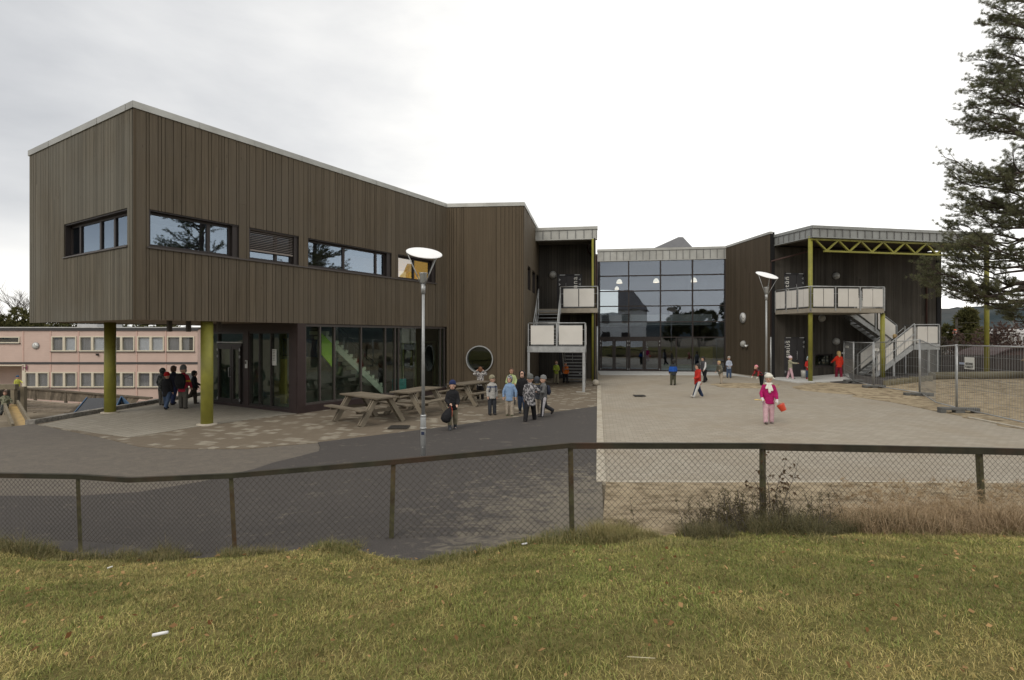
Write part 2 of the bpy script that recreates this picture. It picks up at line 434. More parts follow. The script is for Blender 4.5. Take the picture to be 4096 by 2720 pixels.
kerbline('kerb',[P(601.2,483),P(598.9,386)],.16,.035,MATS['kerb_light'])
kerbline('sand_kerb',[P(606.5,483.3),P(1075,484)],.09,.036,MATS['kerb_light'])
kerbline('paving_kerb',[P(969,418),P(1028,430),P(1100,447)],.12,.04,MATS['kerb_light'])
# retaining wall + stone edge of the sheltered deck
e0=P(35,424); e1=Vector((-12.45,25.5,0))
rw=thing('retaining_wall',(e0.x,e0.y,0),'low rough stone edging wall along the left side of the sheltered paving','wall')
mb=MB(); u=(e1-e0); n=26
for i in range(n):
    a=e0.lerp(e1,i/n); b=e0.lerp(e1,(i+.97)/n); w=.28
    mb.tone=random.random()
    mb.hexa([(a.x-w,a.y,-3.2),(a.x,a.y,-3.2),(b.x,b.y,-3.2),(b.x-w,b.y,-3.2),(a.x-w,a.y,G(a.x,a.y)+.10+random.uniform(-.02,.02)),(a.x,a.y,G(a.x,a.y)+.12),(b.x,b.y,G(b.x,b.y)+.12),(b.x-w,b.y,G(b.x,b.y)+.10+random.uniform(-.02,.02))])
mb.build('stone_edging',pm('granite',(.24,.225,.2),.9,.35,14,bmp=.8,tone=.25),rw,bevel=.015)
# drains
def drain(px,py,w,l,label):
    c=P(px,py); t=thing('drain_grate',(c.x,c.y,c.z),label,'drain grate','drain grates in the yard')
    mb=MB(); z=c.z+.026
    mb.box(c.x-w/2,c.x+w/2,c.y-l/2,c.y-l/2+.04,z,z+.02); mb.box(c.x-w/2,c.x+w/2,c.y+l/2-.04,c.y+l/2,z,z+.02)
    mb.box(c.x-w/2,c.x-w/2+.04,c.y-l/2+.04,c.y+l/2-.04,z,z+.02); mb.box(c.x+w/2-.04,c.x+w/2,c.y-l/2+.04,c.y+l/2-.04,z,z+.02)
    mb.build('rim',pm('castiron',(.06,.055,.05),.6,.3,20,metal=.5),t)
    mb=MB(); k=int(w/.06)
    for i in range(k): mb.box(c.x-w/2+.045+i*(w-.09)/k,c.x-w/2+.045+i*(w-.09)/k+.03,c.y-l/2+.04,c.y+l/2-.04,z,z+.015)
    mb.build('bars',MATS['castiron'],t)
drain(399,428.3,.5,.45,'dark square drain grate in the brick paving in front of the picnic tables')
drain(639.4,396.4,.42,.42,'dark drain grate in the light paving before the glass entrance')
# ------------------------------------------------------------------ school building
BT=2.84; TOP=7.95; TOP2=7.85; CAN=7.71
B=Vector((-8.96,12.8)); d1=Vector((.5306,.8476)); d2=Vector((-.8494,.5278))
A=B+d2*6.48; C=Vector((-2.75,22.72)); D=Vector((.48,22.45))
kk=Vector((.1548,.988)).normalized(); hh=Vector((.988,-.1548)).normalized()
E=D+kk*5.82
Gp=Vector((5.48,34.0)); Hp=Vector((13.0,32.8)); Ip=Vector((13.53,28.3)); Np=Vector((24.0,30.2))
FAB=frame(A,B-A); FBC=frame(B,C-B); FCD=frame(C,D-C); FDE=frame(D,E-D)
FEF=frame(E,hh); F_GH=frame(Gp,Hp-Gp); FHI=frame(Hp,Ip-Hp); FIN=frame(Ip+Vector((.05,.1)),Np-Ip)
LAB=(B-A).length; LBC=(C-B).length; LCD=(D-C).length; LDE=(E-D).length; LGH=(Hp-Gp).length; LHI=(Ip-Hp).length; LIN=(Np-Ip).length
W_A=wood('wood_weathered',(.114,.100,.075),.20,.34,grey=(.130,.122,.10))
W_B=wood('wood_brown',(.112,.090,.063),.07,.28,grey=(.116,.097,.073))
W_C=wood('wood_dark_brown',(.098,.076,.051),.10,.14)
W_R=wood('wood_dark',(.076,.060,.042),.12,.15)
W_S=wood('wood_shaded',(.05,.044,.036),.28,.25,grey=(.07,.064,.056))  # darkest cladding: the shade under the canopies is put into its colour
back=pm('wall_membrane',(.012,.012,.013),.9,.1,5,bmp=0)
zinc=pm('zinc',(.40,.40,.375),.5,.14,1.6,metal=.35,bmp=.05,dirt=(.28,.27,.24),tone=.08)
zinc2=pm('zinc_dull',(.30,.31,.30),.55,.12,1.6,metal=.35,bmp=.05,dirt=(.22,.22,.21),tone=.08)
framem=pm('window_frame_paint',(.035,.028,.026),.45,.1,5,bmp=0)
framel=pm('window_trim_paint',(.075,.064,.058),.45,.1,5,bmp=0)
gl_up=glassmat('glass_upper',(.62,.66,.66),.24,rcol=(.62,.74,.9))
gl_lo=glassmat('glass_ground',(.82,.87,.82),.06,rcol=(.9,.97,1),graz=.26)
gl_en=glassmat('glass_entrance',(.66,.7,.72),.16,rcol=(.76,.82,.93))
dark=pm('dark_interior',(.035,.034,.035),.9,.2,2,bmp=0)
green=pm('green_paint',(.25,.24,.045),.5,.16,4,bmp=.06,dirt=(.16,.15,.05),spec=.3)
school=thing('school_building',(0,24,0),'brown timber clad school with a raised corner on green columns and glazed entrance','building')

def clad(name,F,s0,s1,z0,z1,openings,mat,seed,wmin=.075,wmax=.17,circle=None,zt=None,gap=.013):
    rg=random.Random(seed); mb=MB(); s=s0
    edges=sorted(set([o[0] for o in openings]+[o[1] for o in openings]))
    while s<s1-.004:
        w=rg.choice([wmin,wmin*1.25,wmax*.75,wmax,wmax*.85]); e=min(s+w,s1)
        if s1-e<.05: e=s1
        for q in edges:
            if s+.012<q<e-.001: e=q; break
        if circle and s<circle[0]+circle[2]+.1 and e>circle[0]-circle[2]-.1: e=min(e,s+.02) if rg.random()<2 else e
        mid=(s+e)/2; top=z1 if zt is None else zt(mid)
        iv=[(z0,top)]
        for (a,b,c,d) in openings:
            if a<mid<b:
                nv=[]
                for (p,q) in iv:
                    if d<=p or c>=q: nv.append((p,q)); continue
                    if c>p: nv.append((p,c))
                    if d<q: nv.append((d,q))
                iv=nv
        if circle and abs(mid-circle[0])<circle[2]:
            h=math.sqrt(circle[2]**2-(mid-circle[0])**2); c,d=circle[1]-h,circle[1]+h; nv=[]
            for (p,q) in iv: nv+= [(p,c),(d,q)]
            iv=nv
        thick=rg.choice([.022,.024,.026]) ; 
        if circle and abs(mid-circle[0])<circle[2]+.12: thick=.024; g2=0
        else: g2=gap
        for (p,q) in iv:
            if q-p<.01: continue
            # butt joints now and then
            cuts=[p]
            if q-p>3 and rg.random()<.35: cuts.append(p+(q-p)*rg.uniform(.25,.8))
            cuts.append(q)
            for a,b in zip(cuts[:-1],cuts[1:]):
                mb.tone=rg.random()
                mb.fbox(F,s+g2/2,e-g2/2,0,thick,a+(.003 if a!=p else 0),b)
        s=e
    return mb.build(name,mat,school)
def backing(mb,F,s0,s1,z0,z1,openings,d0=-.25,d1_=-.006,circle=None):
    # solid wall with rectangular openings
    ops=list(openings)
    if circle: c=circle; ops.append((c[0]-c[2],c[0]+c[2],c[1]-c[2],c[1]+c[2]))
    S=sorted(set([s0,s1]+[o[0] for o in ops]+[o[1] for o in ops]))
    for a,b in zip(S[:-1],S[1:]):
        m=(a+b)/2; iv=[(z0,z1)]
        for (p,q,c,d) in ops:
            if p<m<q:
                nv=[]
                for (x,y) in iv:
                    if c>x: nv.append((x,min(c,y)))
                    if d<y: nv.append((max(d,x),y))
                iv=nv
        for (x,y) in iv: mb.fbox(F,a,b,d0,d1_,x,y)
def window(F,s0,s1,z0,z1,splits,depth=-.16,glass=None,sill=True,jamb=.0,blind=None,interior=None,label=None):
    """one window: frame (part) > pane, sill, blind sub-parts. splits = relative mullion positions"""
    glass=glass or gl_up
    mb=MB(); fw=.06
    mb.fbox(F,s0,s1,depth-.05,-.004,z1-.035,z1)      # head lining
    mb.fbox(F,s0,s1,depth-.05,-.004,z0,z0+.02)
    mb.fbox(F,s0,s0+.035,depth-.05,-.004,z0+.02,z1-.035); mb.fbox(F,s1-.035-jamb,s1,depth-.05,-.004 if not jamb else -.03,z0+.02,z1-.035)
    a0=s0+.035; a1=s1-.035-jamb
    mb.fbox(F,a0,a1,depth-.04,depth+.02,z1-.035-fw,z1-.035); mb.fbox(F,a0,a1,depth-.04,depth+.02,z0+.02,z0+.02+fw)
    xs=[0]+list(splits)+[1]
    for i,x in enumerate(xs):
        c=a0+(a1-a0)*x; w=fw if i in(0,len(xs)-1) else fw*1.5
        l=c if i==0 else (c-w if i==len(xs)-1 else c-w/2)
        mb.fbox(F,l,l+w,depth-.045,depth+.028,z0+.02+fw,z1-.035-fw)
    fr=mb.build('window',framem,school)
    p=MB(); p.fbox(F,a0+fw*.9,a1-fw*.9,depth-.012,depth-.006,z0+.02+fw,z1-.035-fw)
    p.build('pane',glass,fr)
    if sill:
        p=MB(); p.fbox(F,s0-.03,s1+.03,-.02,.055,z0-.035,z0-.005); p.build('sill',framel,fr)
    if blind:
        p=MB(); z=z1-.05; k=0
        while z>z1-.05-blind:
            p.hexa([F(a0+.02,depth+.05,z-.03),F(a0+.02,depth+.10,z-.055),F(a1-.02,depth+.10,z-.055),F(a1-.02,depth+.05,z-.03),
                    F(a0+.02,depth+.05,z-.025),F(a0+.02,depth+.10,z-.05),F(a1-.02,depth+.10,z-.05),F(a1-.02,depth+.05,z-.025)]); z-=.05
        p.fbox(F,a0+.02,a1-.02,depth+.05,depth+.1,z-.04,z); p.fbox(F,a0+.02,a1-.02,depth+.04,depth+.11,z1-.05,z1-.035)
        p.build('blind',pm('blind_grey',(.23,.20,.18),.5,.05,5,bmp=0),fr)
    # dark reveal box behind the pane, open room
    return fr
# openings on facade B-C
WZ0,WZ1=4.57,5.47
def S(px): return sx(FBC,px)
W1=(S(148.8),S(238.5)); W2=(S(248.9),S(298.4)); W3=(S(307.5),S(391.2)); W4=(S(397.7),S(435.3))
ops=[(a,b,WZ0,WZ1) for a,b in (W1,W2,W3,W4)]
wl=MB(); backing(wl,FBC,.3,LBC,BT,TOP,ops)
clad('wall',FBC,.02,LBC-.0,BT-.05,TOP-.02,ops,W_B,11,.08,.23)
WL=(sx(FAB,65),sx(FAB,128.4)); opl=[(WL[0],WL[1],WZ0,WZ1)]
backing(wl,FAB,0,LAB,BT,TOP,opl)
clad('wall',FAB,0,LAB-.02,BT-.05,TOP-.02,opl,W_A,12,.045,.11,gap=.006)
# corner post board
mb=MB(); mb.fbox(FBC,-.02,.035,0,.035,BT-.06,TOP); mb.build('corner_board',W_C,school)
# C-D with round window
cs=sx(FCD,479.7); circ=(cs,1.43,.53)
backing(wl,FCD,0,LCD,-.1,TOP,[],circle=circ)
clad('wall',FCD,0,LCD,-.02,TOP-.02,[],W_C,13,.07,.17,circle=circ)
# D-E with three narrow windows
de=[(sx(FDE,527.2+0),sx(FDE,530.4)),(sx(FDE,531.8),sx(FDE,535.2)),(sx(FDE,536.0),sx(FDE,539.0))]
de=[(max(.25,a),b) for a,b in de]; opd=[(a,b,4.45,5.5) for a,b in de]
backing(wl,FDE,0,LDE,-.1,TOP,opd)
clad('wall',FDE,0,LDE,-.02,TOP-.02,opd,W_B,14,.08,.18)
# stair recess back wall  E-F
LEF=2.95; F1=E+hh*LEF
dA=(sx(FEF,557.4),sx(FEF,582)); opE=[(dA[0],dA[1],3.74,5.6),(dA[0]+.1,dA[1],.15,2.2)]
backing(wl,FEF,0,LEF,-.1,CAN-.3,opE)
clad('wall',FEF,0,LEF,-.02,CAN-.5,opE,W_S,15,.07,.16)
# end wall (seen edge-on) from recess to the glass hall
F_end=frame(E+hh*(LEF-.02)-kk*1.85,kk); Lend=(Gp-(E+hh*(LEF-.02)-kk*1.85)).length
backing(wl,F_end,.0,Lend-.05,-.1,CAN-.6,[],d0=-.06)
clad('wall',F_end,0,Lend-.06,-.02,CAN-.62,[],W_C,16)
# H-I and I-N
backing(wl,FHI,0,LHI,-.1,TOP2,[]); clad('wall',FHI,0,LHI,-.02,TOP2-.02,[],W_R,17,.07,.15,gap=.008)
sN=lambda px: sx(FIN,px)
dR=(sN(787),sN(810)); dR0=(sN(786.5),sN(811.5)); wR=(sN(818),sN(833))
dR1=(sN((2850+675*.4235)/4),sN((2850+875*.4235)/4))
opN=[(dR1[0],dR1[1],3.75,5.75),(dR1[0],dR1[1]+.05,.2,2.35),(wR[0]-.2,wR[1],.75,1.45)]
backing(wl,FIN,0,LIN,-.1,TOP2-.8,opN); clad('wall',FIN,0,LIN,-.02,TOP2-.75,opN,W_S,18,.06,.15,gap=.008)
# hidden sides/back
A2=A+d1*16; FA2=frame(A2,A-A2); backing(wl,FA2,0,16,BT,TOP,[]); clad('wall',FA2,0,16,BT-.05,TOP-.02,[],W_A,19)
N2=Np+Vector((-1.2,9)); FN2=frame(Np,N2-Np); backing(wl,FN2,0,9,-.1,TOP2-.8,[]); clad('wall',FN2,0,9,-.02,TOP2-.75,[],W_R,20)
I2=Hp+Vector((-.5,12)); BK=[A2,Vector((-2,44)),Vector((14,45)),N2]
for a,b in zip(BK[:-1],BK[1:]):
    Fb=frame(b,a-b); backing(wl,Fb,0,(b-a).length,-.1 if a is not A2 else BT,TOP-.4,[(4.9,7.6,3.5,6.2)] if b.x==14 else [])
wl.build('wall_core',back,school)
# roofs (flat) and soffits
rf=MB()
rf.prism([tuple(A+d1*.05),tuple(B+d1*.05),tuple(C),tuple(D),tuple(E+kk*4),tuple(A2)],TOP-.3,TOP-.12)
rf.prism([tuple(E+kk*3),tuple(Gp+kk*.1),tuple(Hp+kk*.1),tuple(Hp+Vector((0,10))),(-2,43)],TOP2-.45,TOP2-.3)
rf.prism([tuple(Hp+Vector((.05,0))),tuple(Ip+Vector((.05,.1))),tuple(Np),tuple(N2),(14,44)],TOP2-.6,TOP2-.5)
rf.build('roof',pm('roof_felt',(.06,.06,.06),.9,.2,4),school)
sf=MB(); sf.prism([tuple(A+d1*.03-d2*.03),tuple(B+d1*.03+d2*.03),tuple(C),tuple(A2)],BT-.02,BT+.06)
sf.build('soffit',pm('soffit_board',(.28,.22,.17),.7,.12,4,bmp=.1),school)
# parapet caps
def cap(name,F,s0,s1,z,h=.17,mat=None,seg=1.55,d0=-.12,d1_=.05):
    mb=MB(); s=s0
    while s<s1-.01:
        e=min(s+seg,s1); mb.tone=random.random(); mb.fbox(F,s+.004,e-.004,d0,d1_,z-h,z)
        if e<s1: mb.fbox(F,e-.015,e+.015,d1_+.001,d1_+.008,z-h+.01,z-.004)
        s=e
    return mb.build(name,mat or zinc,school)
cap('parapet_cap',FAB,-.05,LAB+.045,TOP+.01,.16); cap('parapet_cap',FBC,-.045,LBC-.06,TOP+.01,.16); cap('parapet_cap',FCD,.0,LCD+.05,TOP+.01,.15)
cap('parapet_cap',FDE,-.05,LDE+4,TOP+.01,.15); cap('parapet_cap',FHI,.0,LHI+.04,TOP2+.02,.12); cap('parapet_cap',FA2,0,16,TOP+.01,.16)
# standing seam fascias
def fascia(name,F,s0,s1,z0,z1,pitch,d0,d1_,mat=None,cap_h=.14):
    mb=MB(); s=s0; sm_=MB()
    while s<s1-.01:
        e=min(s+pitch,s1); mb.tone=random.random(); mb.fbox(F,s,e-.001,d0,d1_,z0,z1-cap_h)
        mb.cur=1; mb.fbox(F,e-.022,e+.010,d1_+.001,d1_+.03,z0+.02,z1-cap_h-.01); mb.cur=0; s=e
    mb.tone=.8; mb.fbox(F,s0-.02,s1+.03,d0-.02,d1_+.05,z1-cap_h+.002,z1)
    mb.fbox(F,s0-.005,s1+.01,d0,d1_+.035,z0-.04,z0-.002)
    return mb.build(name,[mat or zinc,pm('zinc_seam',(.16,.16,.16),.6,.1,3,bmp=0)],school)
Fc=frame(Vector((1.13,26.6)),hh); fascia('canopy_fascia',Fc,0,3.02,7.13,7.71,.4,-.3,0)
# left canopy roof + soffit
cp=MB(); q=Vector((1.13,26.6)); cp.prism([tuple(q+kk*.3),tuple(q+hh*3.0+kk*.3),tuple(q+hh*3.0+kk*2.1),tuple(q+kk*2.1)],7.5,7.6)
cp.build('canopy_roof',zinc2,school)
def slats_soffit(poly_fn,F,s0,s1,dn,df,z,mat):
    mb=MB(); d=dn
    while d>df: mb.tone=random.random(); mb.fbox(F,s0,s1,d-.115,d,z,z+.03); d-=.12
    return mb.build('canopy_soffit',mat,school)
slats_soffit(None,Fc,.05,2.95,-.3,-1.45,7.12,pm('soffit_grey_board',(.16,.145,.125),.6,.1,4,bmp=.1,tone=.2))
fascia('entrance_fascia',F_GH,-.1,LGH,7.12,7.85,.4,-.35,.02)
# right canopy
J=Vector((13.76,28.4)); K=Vector((14.4,25.9)); Lc=Vector((24.75,27.85))
FJK=frame(J,K-J); FKL=frame(K,Lc-K)
fascia('canopy_fascia',FJK,0,(K-J).length,7.17,7.71,.36,-.25,0,zinc2); fascia('canopy_fascia',FKL,.0,(Lc-K).length,7.17,7.71,.42,-.25,0,zinc2)
F3=frame(Lc,Vector((-.5,2.6))); fascia('canopy_fascia',F3,.02,2.6,7.17,7.71,.42,-.25,0,zinc2)
cp=MB(); cp.prism([tuple(J+Vector((.25,.3))),tuple(K+Vector((.2,.3))),tuple(Lc+Vector((-.3,.25))),tuple(Np+Vector((.3,.3))),tuple(Ip+Vector((.1,.5)))],7.2,7.3); cp.build('canopy_soffit',pm('soffit_black_board',(.07,.06,.05),.7,.2,4),school)
# green columns and truss
def column(x,y,r,z0,z1):
    mb=MB(); mb.tube([(x,y,z0),(x,y,z1)],r,20); o=mb.build('column',green,school)
    return o
c1=P(203.8,425.9); column(c1.x,c1.y+.15,.152,-.05,BT); c2=P(106.5,413.9); column(c2.x,c2.y+.15,.155,-.05,BT)
for c_ in (c1,c2): mb=MB(); mb.tube([(c_.x,c_.y+.15,-.05),(c_.x,c_.y+.15,.045)],.25,24); mb.build('column_base',MATS['kerb_light'],school)
mb=MB(); q=B+d1*4.3; 
column((593.4-512)/540*26.1,26.1,.085,.1,7.09)
column(14.42,26.1,.10,.1,7.2); column(18.15,26.45,.10,.25,3.5); column(24.7,28.1,.11,.1,7.17)
mb=MB(); zt,zb=7.1,6.55; s0=.25; s1=(Lc-K).length-.1; dd=-.12
mb.fbox(FKL,0,s1,dd-.06,dd+.06,zt-.08,zt); mb.fbox(FKL,.75,s1-.6,dd-.06,dd+.06,zb-.08,zb)
n=8; pit=(s1-s0)/n
for i in range(n):
    a=s0+i*pit
    mb.bar(FKL(a,dd,zt-.04),FKL(a+pit*.5,dd,zb-.02),.09,.07); mb.bar(FKL(a+pit*.5,dd+.003,zb-.02),FKL(a+pit,dd+.003,zt-.04),.09,.07)
mb.build('roof_truss',green,school)
# hanging stubs under soffit
for px in (169.5,188.5,219):
    s=sx(FBC,px,-1.4); mb=MB(); mb.fbox(FBC,s-.05,s+.05,-1.45,-1.35,BT-.32,BT-.02); mb.build('soffit_stub',framel,school)
# windows
window(FBC,*W1,WZ0,WZ1,[.71],jamb=.12); window(FBC,*W2,WZ0,WZ1,[.62],jamb=.1,blind=.5)
window(FBC,*W3,WZ0,WZ1,[.44,.87],jamb=.16); window(FBC,*W4,WZ0,WZ1,[.5],jamb=.14)
window(FAB,*WL,WZ0,WZ1,[.16,.5,.72][0:3],jamb=.0)
mb=MB(); mb.fbox(FBC,W1[0]-.05,W4[1]+.05,.03,.062,WZ0-.05,WZ0-.012); mb.build('sill_flashing',framel,school)
for a,b in de: window(FDE,a,b,4.45,5.5,[],sill=False,glass=gl_lo)
# round window
mb=MB(); o=FCD(cs,0,1.43); n=40
def ringpt(a,r,d): return FCD(cs+r*math.cos(a),d,1.43+r*math.sin(a))
for i in range(n):
    a=2*PI*i/n;b=2*PI*(i+1)/n
    mb.hexa([ringpt(a,.53,-.22),ringpt(a,.57,-.22),ringpt(b,.57,-.22),ringpt(b,.53,-.22),ringpt(a,.53,.10),ringpt(a,.57,.10),ringpt(b,.57,.10),ringpt(b,.53,.10)])
rwn=mb.build('round_window',pm('galvanised',(.40,.41,.41),.45,.2,7,metal=.5,bmp=.05),school)
galv=MATS['galvanised']
mb=MB(); vs=[ringpt(2*PI*i/n,.53,-.17) for i in range(n)]+[ringpt(2*PI*i/n,.53,-.175) for i in range(n)]
mb.add(vs,[tuple(range(n)),tuple(range(2*n-1,n-1,-1))]); mb.build('pane',gl_lo,rwn)

# ---- ground floor glazing of left wing
PC=Vector((-6.61,16.6)); sP=(PC-B).dot(d1)
# base plinth + mullions along facade from corner post to C
def mullions(F,list_s,z0,z1,w=.05,d0=-.14,d1_=-.02,name='glazing_frame',top=True,mat=None):
    mb=MB()
    for s in list_s: mb.fbox(F,s-w/2,s+w/2,d0,d1_,z0,z1)
    a,b=list_s[0]-w/2,list_s[-1]+w/2
    mb.fbox(F,a,b,d0+.01,d1_-.004,z1,z1+.07); mb.fbox(F,a,b,d0+.01,d1_-.004,z0-.06,z0)
    return mb.build(name,mat or framel,school)
gz0,gz1=.30,2.70
def z4(x): return (1100+.4235*x)/4
ms=[sx(FBC,z4(x),-.05) for x in (283,424,560,812,1040,1132,1166,1390,1560,1598)]
g1=mullions(FBC,ms,gz0,gz1,.045); p=MB(); p.fbox(FBC,ms[0],ms[-1],-.085,-.078,gz0,gz1); p.build('pane',gl_lo,g1)
mb=MB(); mb.fbox(FBC,ms[0]-.02,LBC,-.2,.0,-.1,gz0-.06); mb.fbox(FBC,ms[0]-.02,LBC-.02,-.2,-.02,gz1+.07,BT-.03)
FPO=frame(PC+d2*5.3,-d2)   # entry wall: from far left to corner post
def e4(x): return (820+.2423*x)/4
em=[sx(FPO,e4(x),-.05) for x in (82,228,642,748,905,1095,1432)]
em[0]=max(.04,em[0])
mb.fbox(FPO,0,5.3,-.2,.0,-.1,.10); mb.fbox(FPO,0,5.3,-.2,-.0,2.55,BT-.03)
mb.fbox(FBC,sP-.0,ms[0]-.025,-.42,.012,-.1,BT-.03)   # fat corner post
mb.fbox(FPO,em[-1]+.02,5.3-.02,-.2,.01,.1,2.56)
mb.fbox(FPO,em[3]-.30,em[3]-.03,-.16,.0,.1,2.55)
mb.build('glazing_surround',pm('brown_steel',(.040,.026,.024),.5,.12,3,bmp=.02),school)
g2=mullions(FPO,em,.16,2.48,.05,mat=framem); p=MB(); p.fbox(FPO,em[0],em[-1],-.085,-.078,.16,2.48); p.build('pane',gl_lo,g2)
# entry double door
def glazed_door(F,a,b,z0,z1,name='entrance_door',leafs=2,split=.62,glass=None,hw=.09,dd=-.02,handle=True,transom=None):
    glass=glass or gl_lo
    mb=MB(); mid=a+(b-a)*split
    lv=[(a,mid),(mid,b)] if leafs==2 else [(a,b)]
    mb.fbox(F,a-.05,b+.05,dd-.08,dd+.02,z1,z1+.09)
    for l,r in lv:
        mb.fbox(F,l+.01,l+hw+.01,dd-.06,dd+.03,z0,z1); mb.fbox(F,r-hw-.01,r-.01,dd-.06,dd+.03,z0,z1)
        mb.fbox(F,l+hw+.01,r-hw-.01,dd-.06,dd+.03,z1-.1,z1); mb.fbox(F,l+hw+.01,r-hw-.01,dd-.06,dd+.03,z0,z0+.14)
    d=mb.build(name,framem,school)
    p=MB(); 
    for l,r in lv: p.fbox(F,l+hw+.01,r-hw-.01,dd-.02,dd-.012,z0+.14,z1-.1)
    p.build('pane',glass,d)
    p=MB()
    for x in (a+.02,b-.02):
        for z in (z0+.12,z1-.35,z1-.12):
            p.fbox(F,x-.035,x+.035,dd+.031,dd+.05,z-.012,z+.012); p.fbox(F,x-.01,x+.012,dd+.031,dd+.052,z-.05,z+.05)
    p.build('hinges',galv,d)
    if handle:
        p=MB(); x=mid-.05; zc=z0+1.05
        p.tube([F(x,dd+.03,zc-.16),F(x,dd+.1,zc-.16),F(x,dd+.1,zc+.16),F(x,dd+.03,zc+.16)],.012,6); p.build('handle',galv,d)
    return d
glazed_door(FPO,em[1]+.05,em[2]-.08,.12,2.05,split=.62,dd=.0)
mb=MB(); mb.fbox(FPO,em[1],em[2],.0,.03,2.17,2.2); mb.build('door_trim',galv,school)

# ---- interior of the left wing
mb=MB(); mb.prism([tuple(PC+d1*.25+d2*.1),tuple(PC+d2*5.2+d1*.25),tuple(PC+d2*5.2+d1*8),tuple(C+d1*5+d2*5.2),tuple(C+d1*5),tuple(C+d2*.3)],-.02,.06)
mb.build('interior_floor',pm('lino',(.16,.17,.15),.35,.1,2,bmp=0),school)
mb=MB(); mb.prism([tuple(PC+d1*.25+d2*.1),tuple(PC+d2*5.2+d1*.25),tuple(PC+d2*5.2+d1*8),tuple(C+d1*5+d2*5.2),tuple(C+d1*5),tuple(C+d2*.3)],2.72,2.78)
mb.build('interior_ceiling',pm('ceiling_tile',(.10,.10,.10),.9,.1,2,bmp=0),school)
mb=MB()
mb.fbox(FBC,sP+.3,LBC+5,-5.3,-5.2,.06,2.72); mb.fbox(FPO,-.12,-.02,-8,-.2,.06,2.72); mb.build('interior_wall',pm('interior_grey',(.17,.19,.17),.8,.15,2,bmp=0),school)
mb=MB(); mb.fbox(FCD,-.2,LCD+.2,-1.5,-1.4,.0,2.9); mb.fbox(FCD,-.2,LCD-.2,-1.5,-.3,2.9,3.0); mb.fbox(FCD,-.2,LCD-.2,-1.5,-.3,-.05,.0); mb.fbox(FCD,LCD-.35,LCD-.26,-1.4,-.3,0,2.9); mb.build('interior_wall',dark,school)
ix=lambda px: sx(FBC,px,-2.5)
mb=MB(); mb.fbox(FBC,ix(394),ix(447),-2.6,-2.5,.06,2.72); mb.build('interior_wall',pm('interior_olive',(.20,.165,.085),.8,.15,2,bmp=0),school)
mb=MB()
for a,b in ((ix(z4(1195)),ix(z4(1330))),(ix(z4(1395)),ix(z4(1508)))):
    mb.fbox(FBC,a,a+.09,-2.49,-2.44,.06,2.15); mb.fbox(FBC,b-.09,b,-2.49,-2.44,.06,2.15); mb.fbox(FBC,a+.09,b-.09,-2.49,-2.44,2.06,2.15)
mb.fbox(FBC,ix(z4(1548)),ix(z4(1565)),-2.45,-2.4,.06,2.7)
mb.build('interior_door_frame',pm('olive_frame',(.34,.36,.17),.5,.1,2,bmp=0),school)
mb=MB()
for a,b in ((ix(z4(1215)),ix(z4(1300))),(ix(z4(1410)),ix(z4(1480)))): mb.fbox(FBC,a,b,-2.495,-2.47,.06,2.06)
mb.build('interior_door',dark,school)
mb=MB(); mb.fbox(FBC,ix(z4(1228)),ix(z4(1285)),-2.46,-2.44,1.45,1.72); mb.fbox(FBC,ix(z4(1175)),ix(z4(1270)),-2.42,-2.38,2.1,2.68); mb.build('notice',pm('notice_paper',(.62,.60,.5),.8,.1,3,bmp=0),school)
# stair inside
st=MB(); dS=-1.7
sa=sx(FBC,326,dS); sb=sx(FBC,384,dS); za=2.5; zb=.25; n=13
st.hexa([FBC(sa,dS-.04,za-.28),FBC(sa,dS,za-.28),FBC(sb,dS,zb-.28),FBC(sb,dS-.04,zb-.28),FBC(sa,dS-.04,za),FBC(sa,dS,za),FBC(sb,dS,zb),FBC(sb,dS-.04,zb)])
for i in range(n):
    a=sa+(sb-sa)*(i+.2)/n; z=za+(zb-za)*(i+.2)/n
    st.fbox(FBC,a,a+(sb-sa)/n*.6,dS-1.0,dS-.045,z-.02,z+.11)
istr=st.build('interior_staircase',pm('stair_white',(.85,.88,.78),.5,.05,3,bmp=0),school)
mb=MB(); mb.bar(FBC(sa+.2,dS+.02,za+.55),FBC(sb,dS+.02,zb+.75),.03); mb.bar(FBC(sa+.2,dS+.02,za+.4),FBC(sb,dS+.02,zb+.5),.02)
for i in range(8):
    t=i/7; mb.bar(FBC(sa+.2+(sb-sa-.2)*t,dS+.02,za+(zb-za)*t),FBC(sa+.2+(sb-sa-.2)*t,dS+.02,za+.55+(zb+.2-za)*t),.02)
mb.build('handrail',framem,istr)
mb=MB(); l_=sx(FBC,321,dS+.3); r_=sx(FBC,333.5,dS+.3); mb.fbox(FBC,l_,r_,dS+.3,dS+.35,1.75,2.5,1.2,2.05); mb.build('green_panel',pm('lime_paint',(.45,.80,.05),.5,.05,3,bmp=0),school)
mb=MB(); mb.fbox(FBC,sb+.15,sb+.55,-1.4,-1.0,.06,.65); mb.build('turquoise_cabinet',pm('turquoise',(.02,.30,.32),.5,.05,3,bmp=0),school)
mb=MB(); mb.fbox(FPO,em[0]+.1,em[3],-3.0,-2.9,1.6,2.3); mb.build('blue_panel',pm('blue_interior',(.02,.06,.16),.6,.1,3,bmp=0),school)
mb=MB(); mb.fbox(FPO,em[1],em[2]-.2,-2.2,-2.1,.06,.7); mb.fbox(FPO,em[3]+.1,em[3]+.35,-1.2,-1.1,.06,1.6); mb.build('yellow_panel',pm('ochre_interior',(.25,.2,.06),.6,.1,3,bmp=0),school)
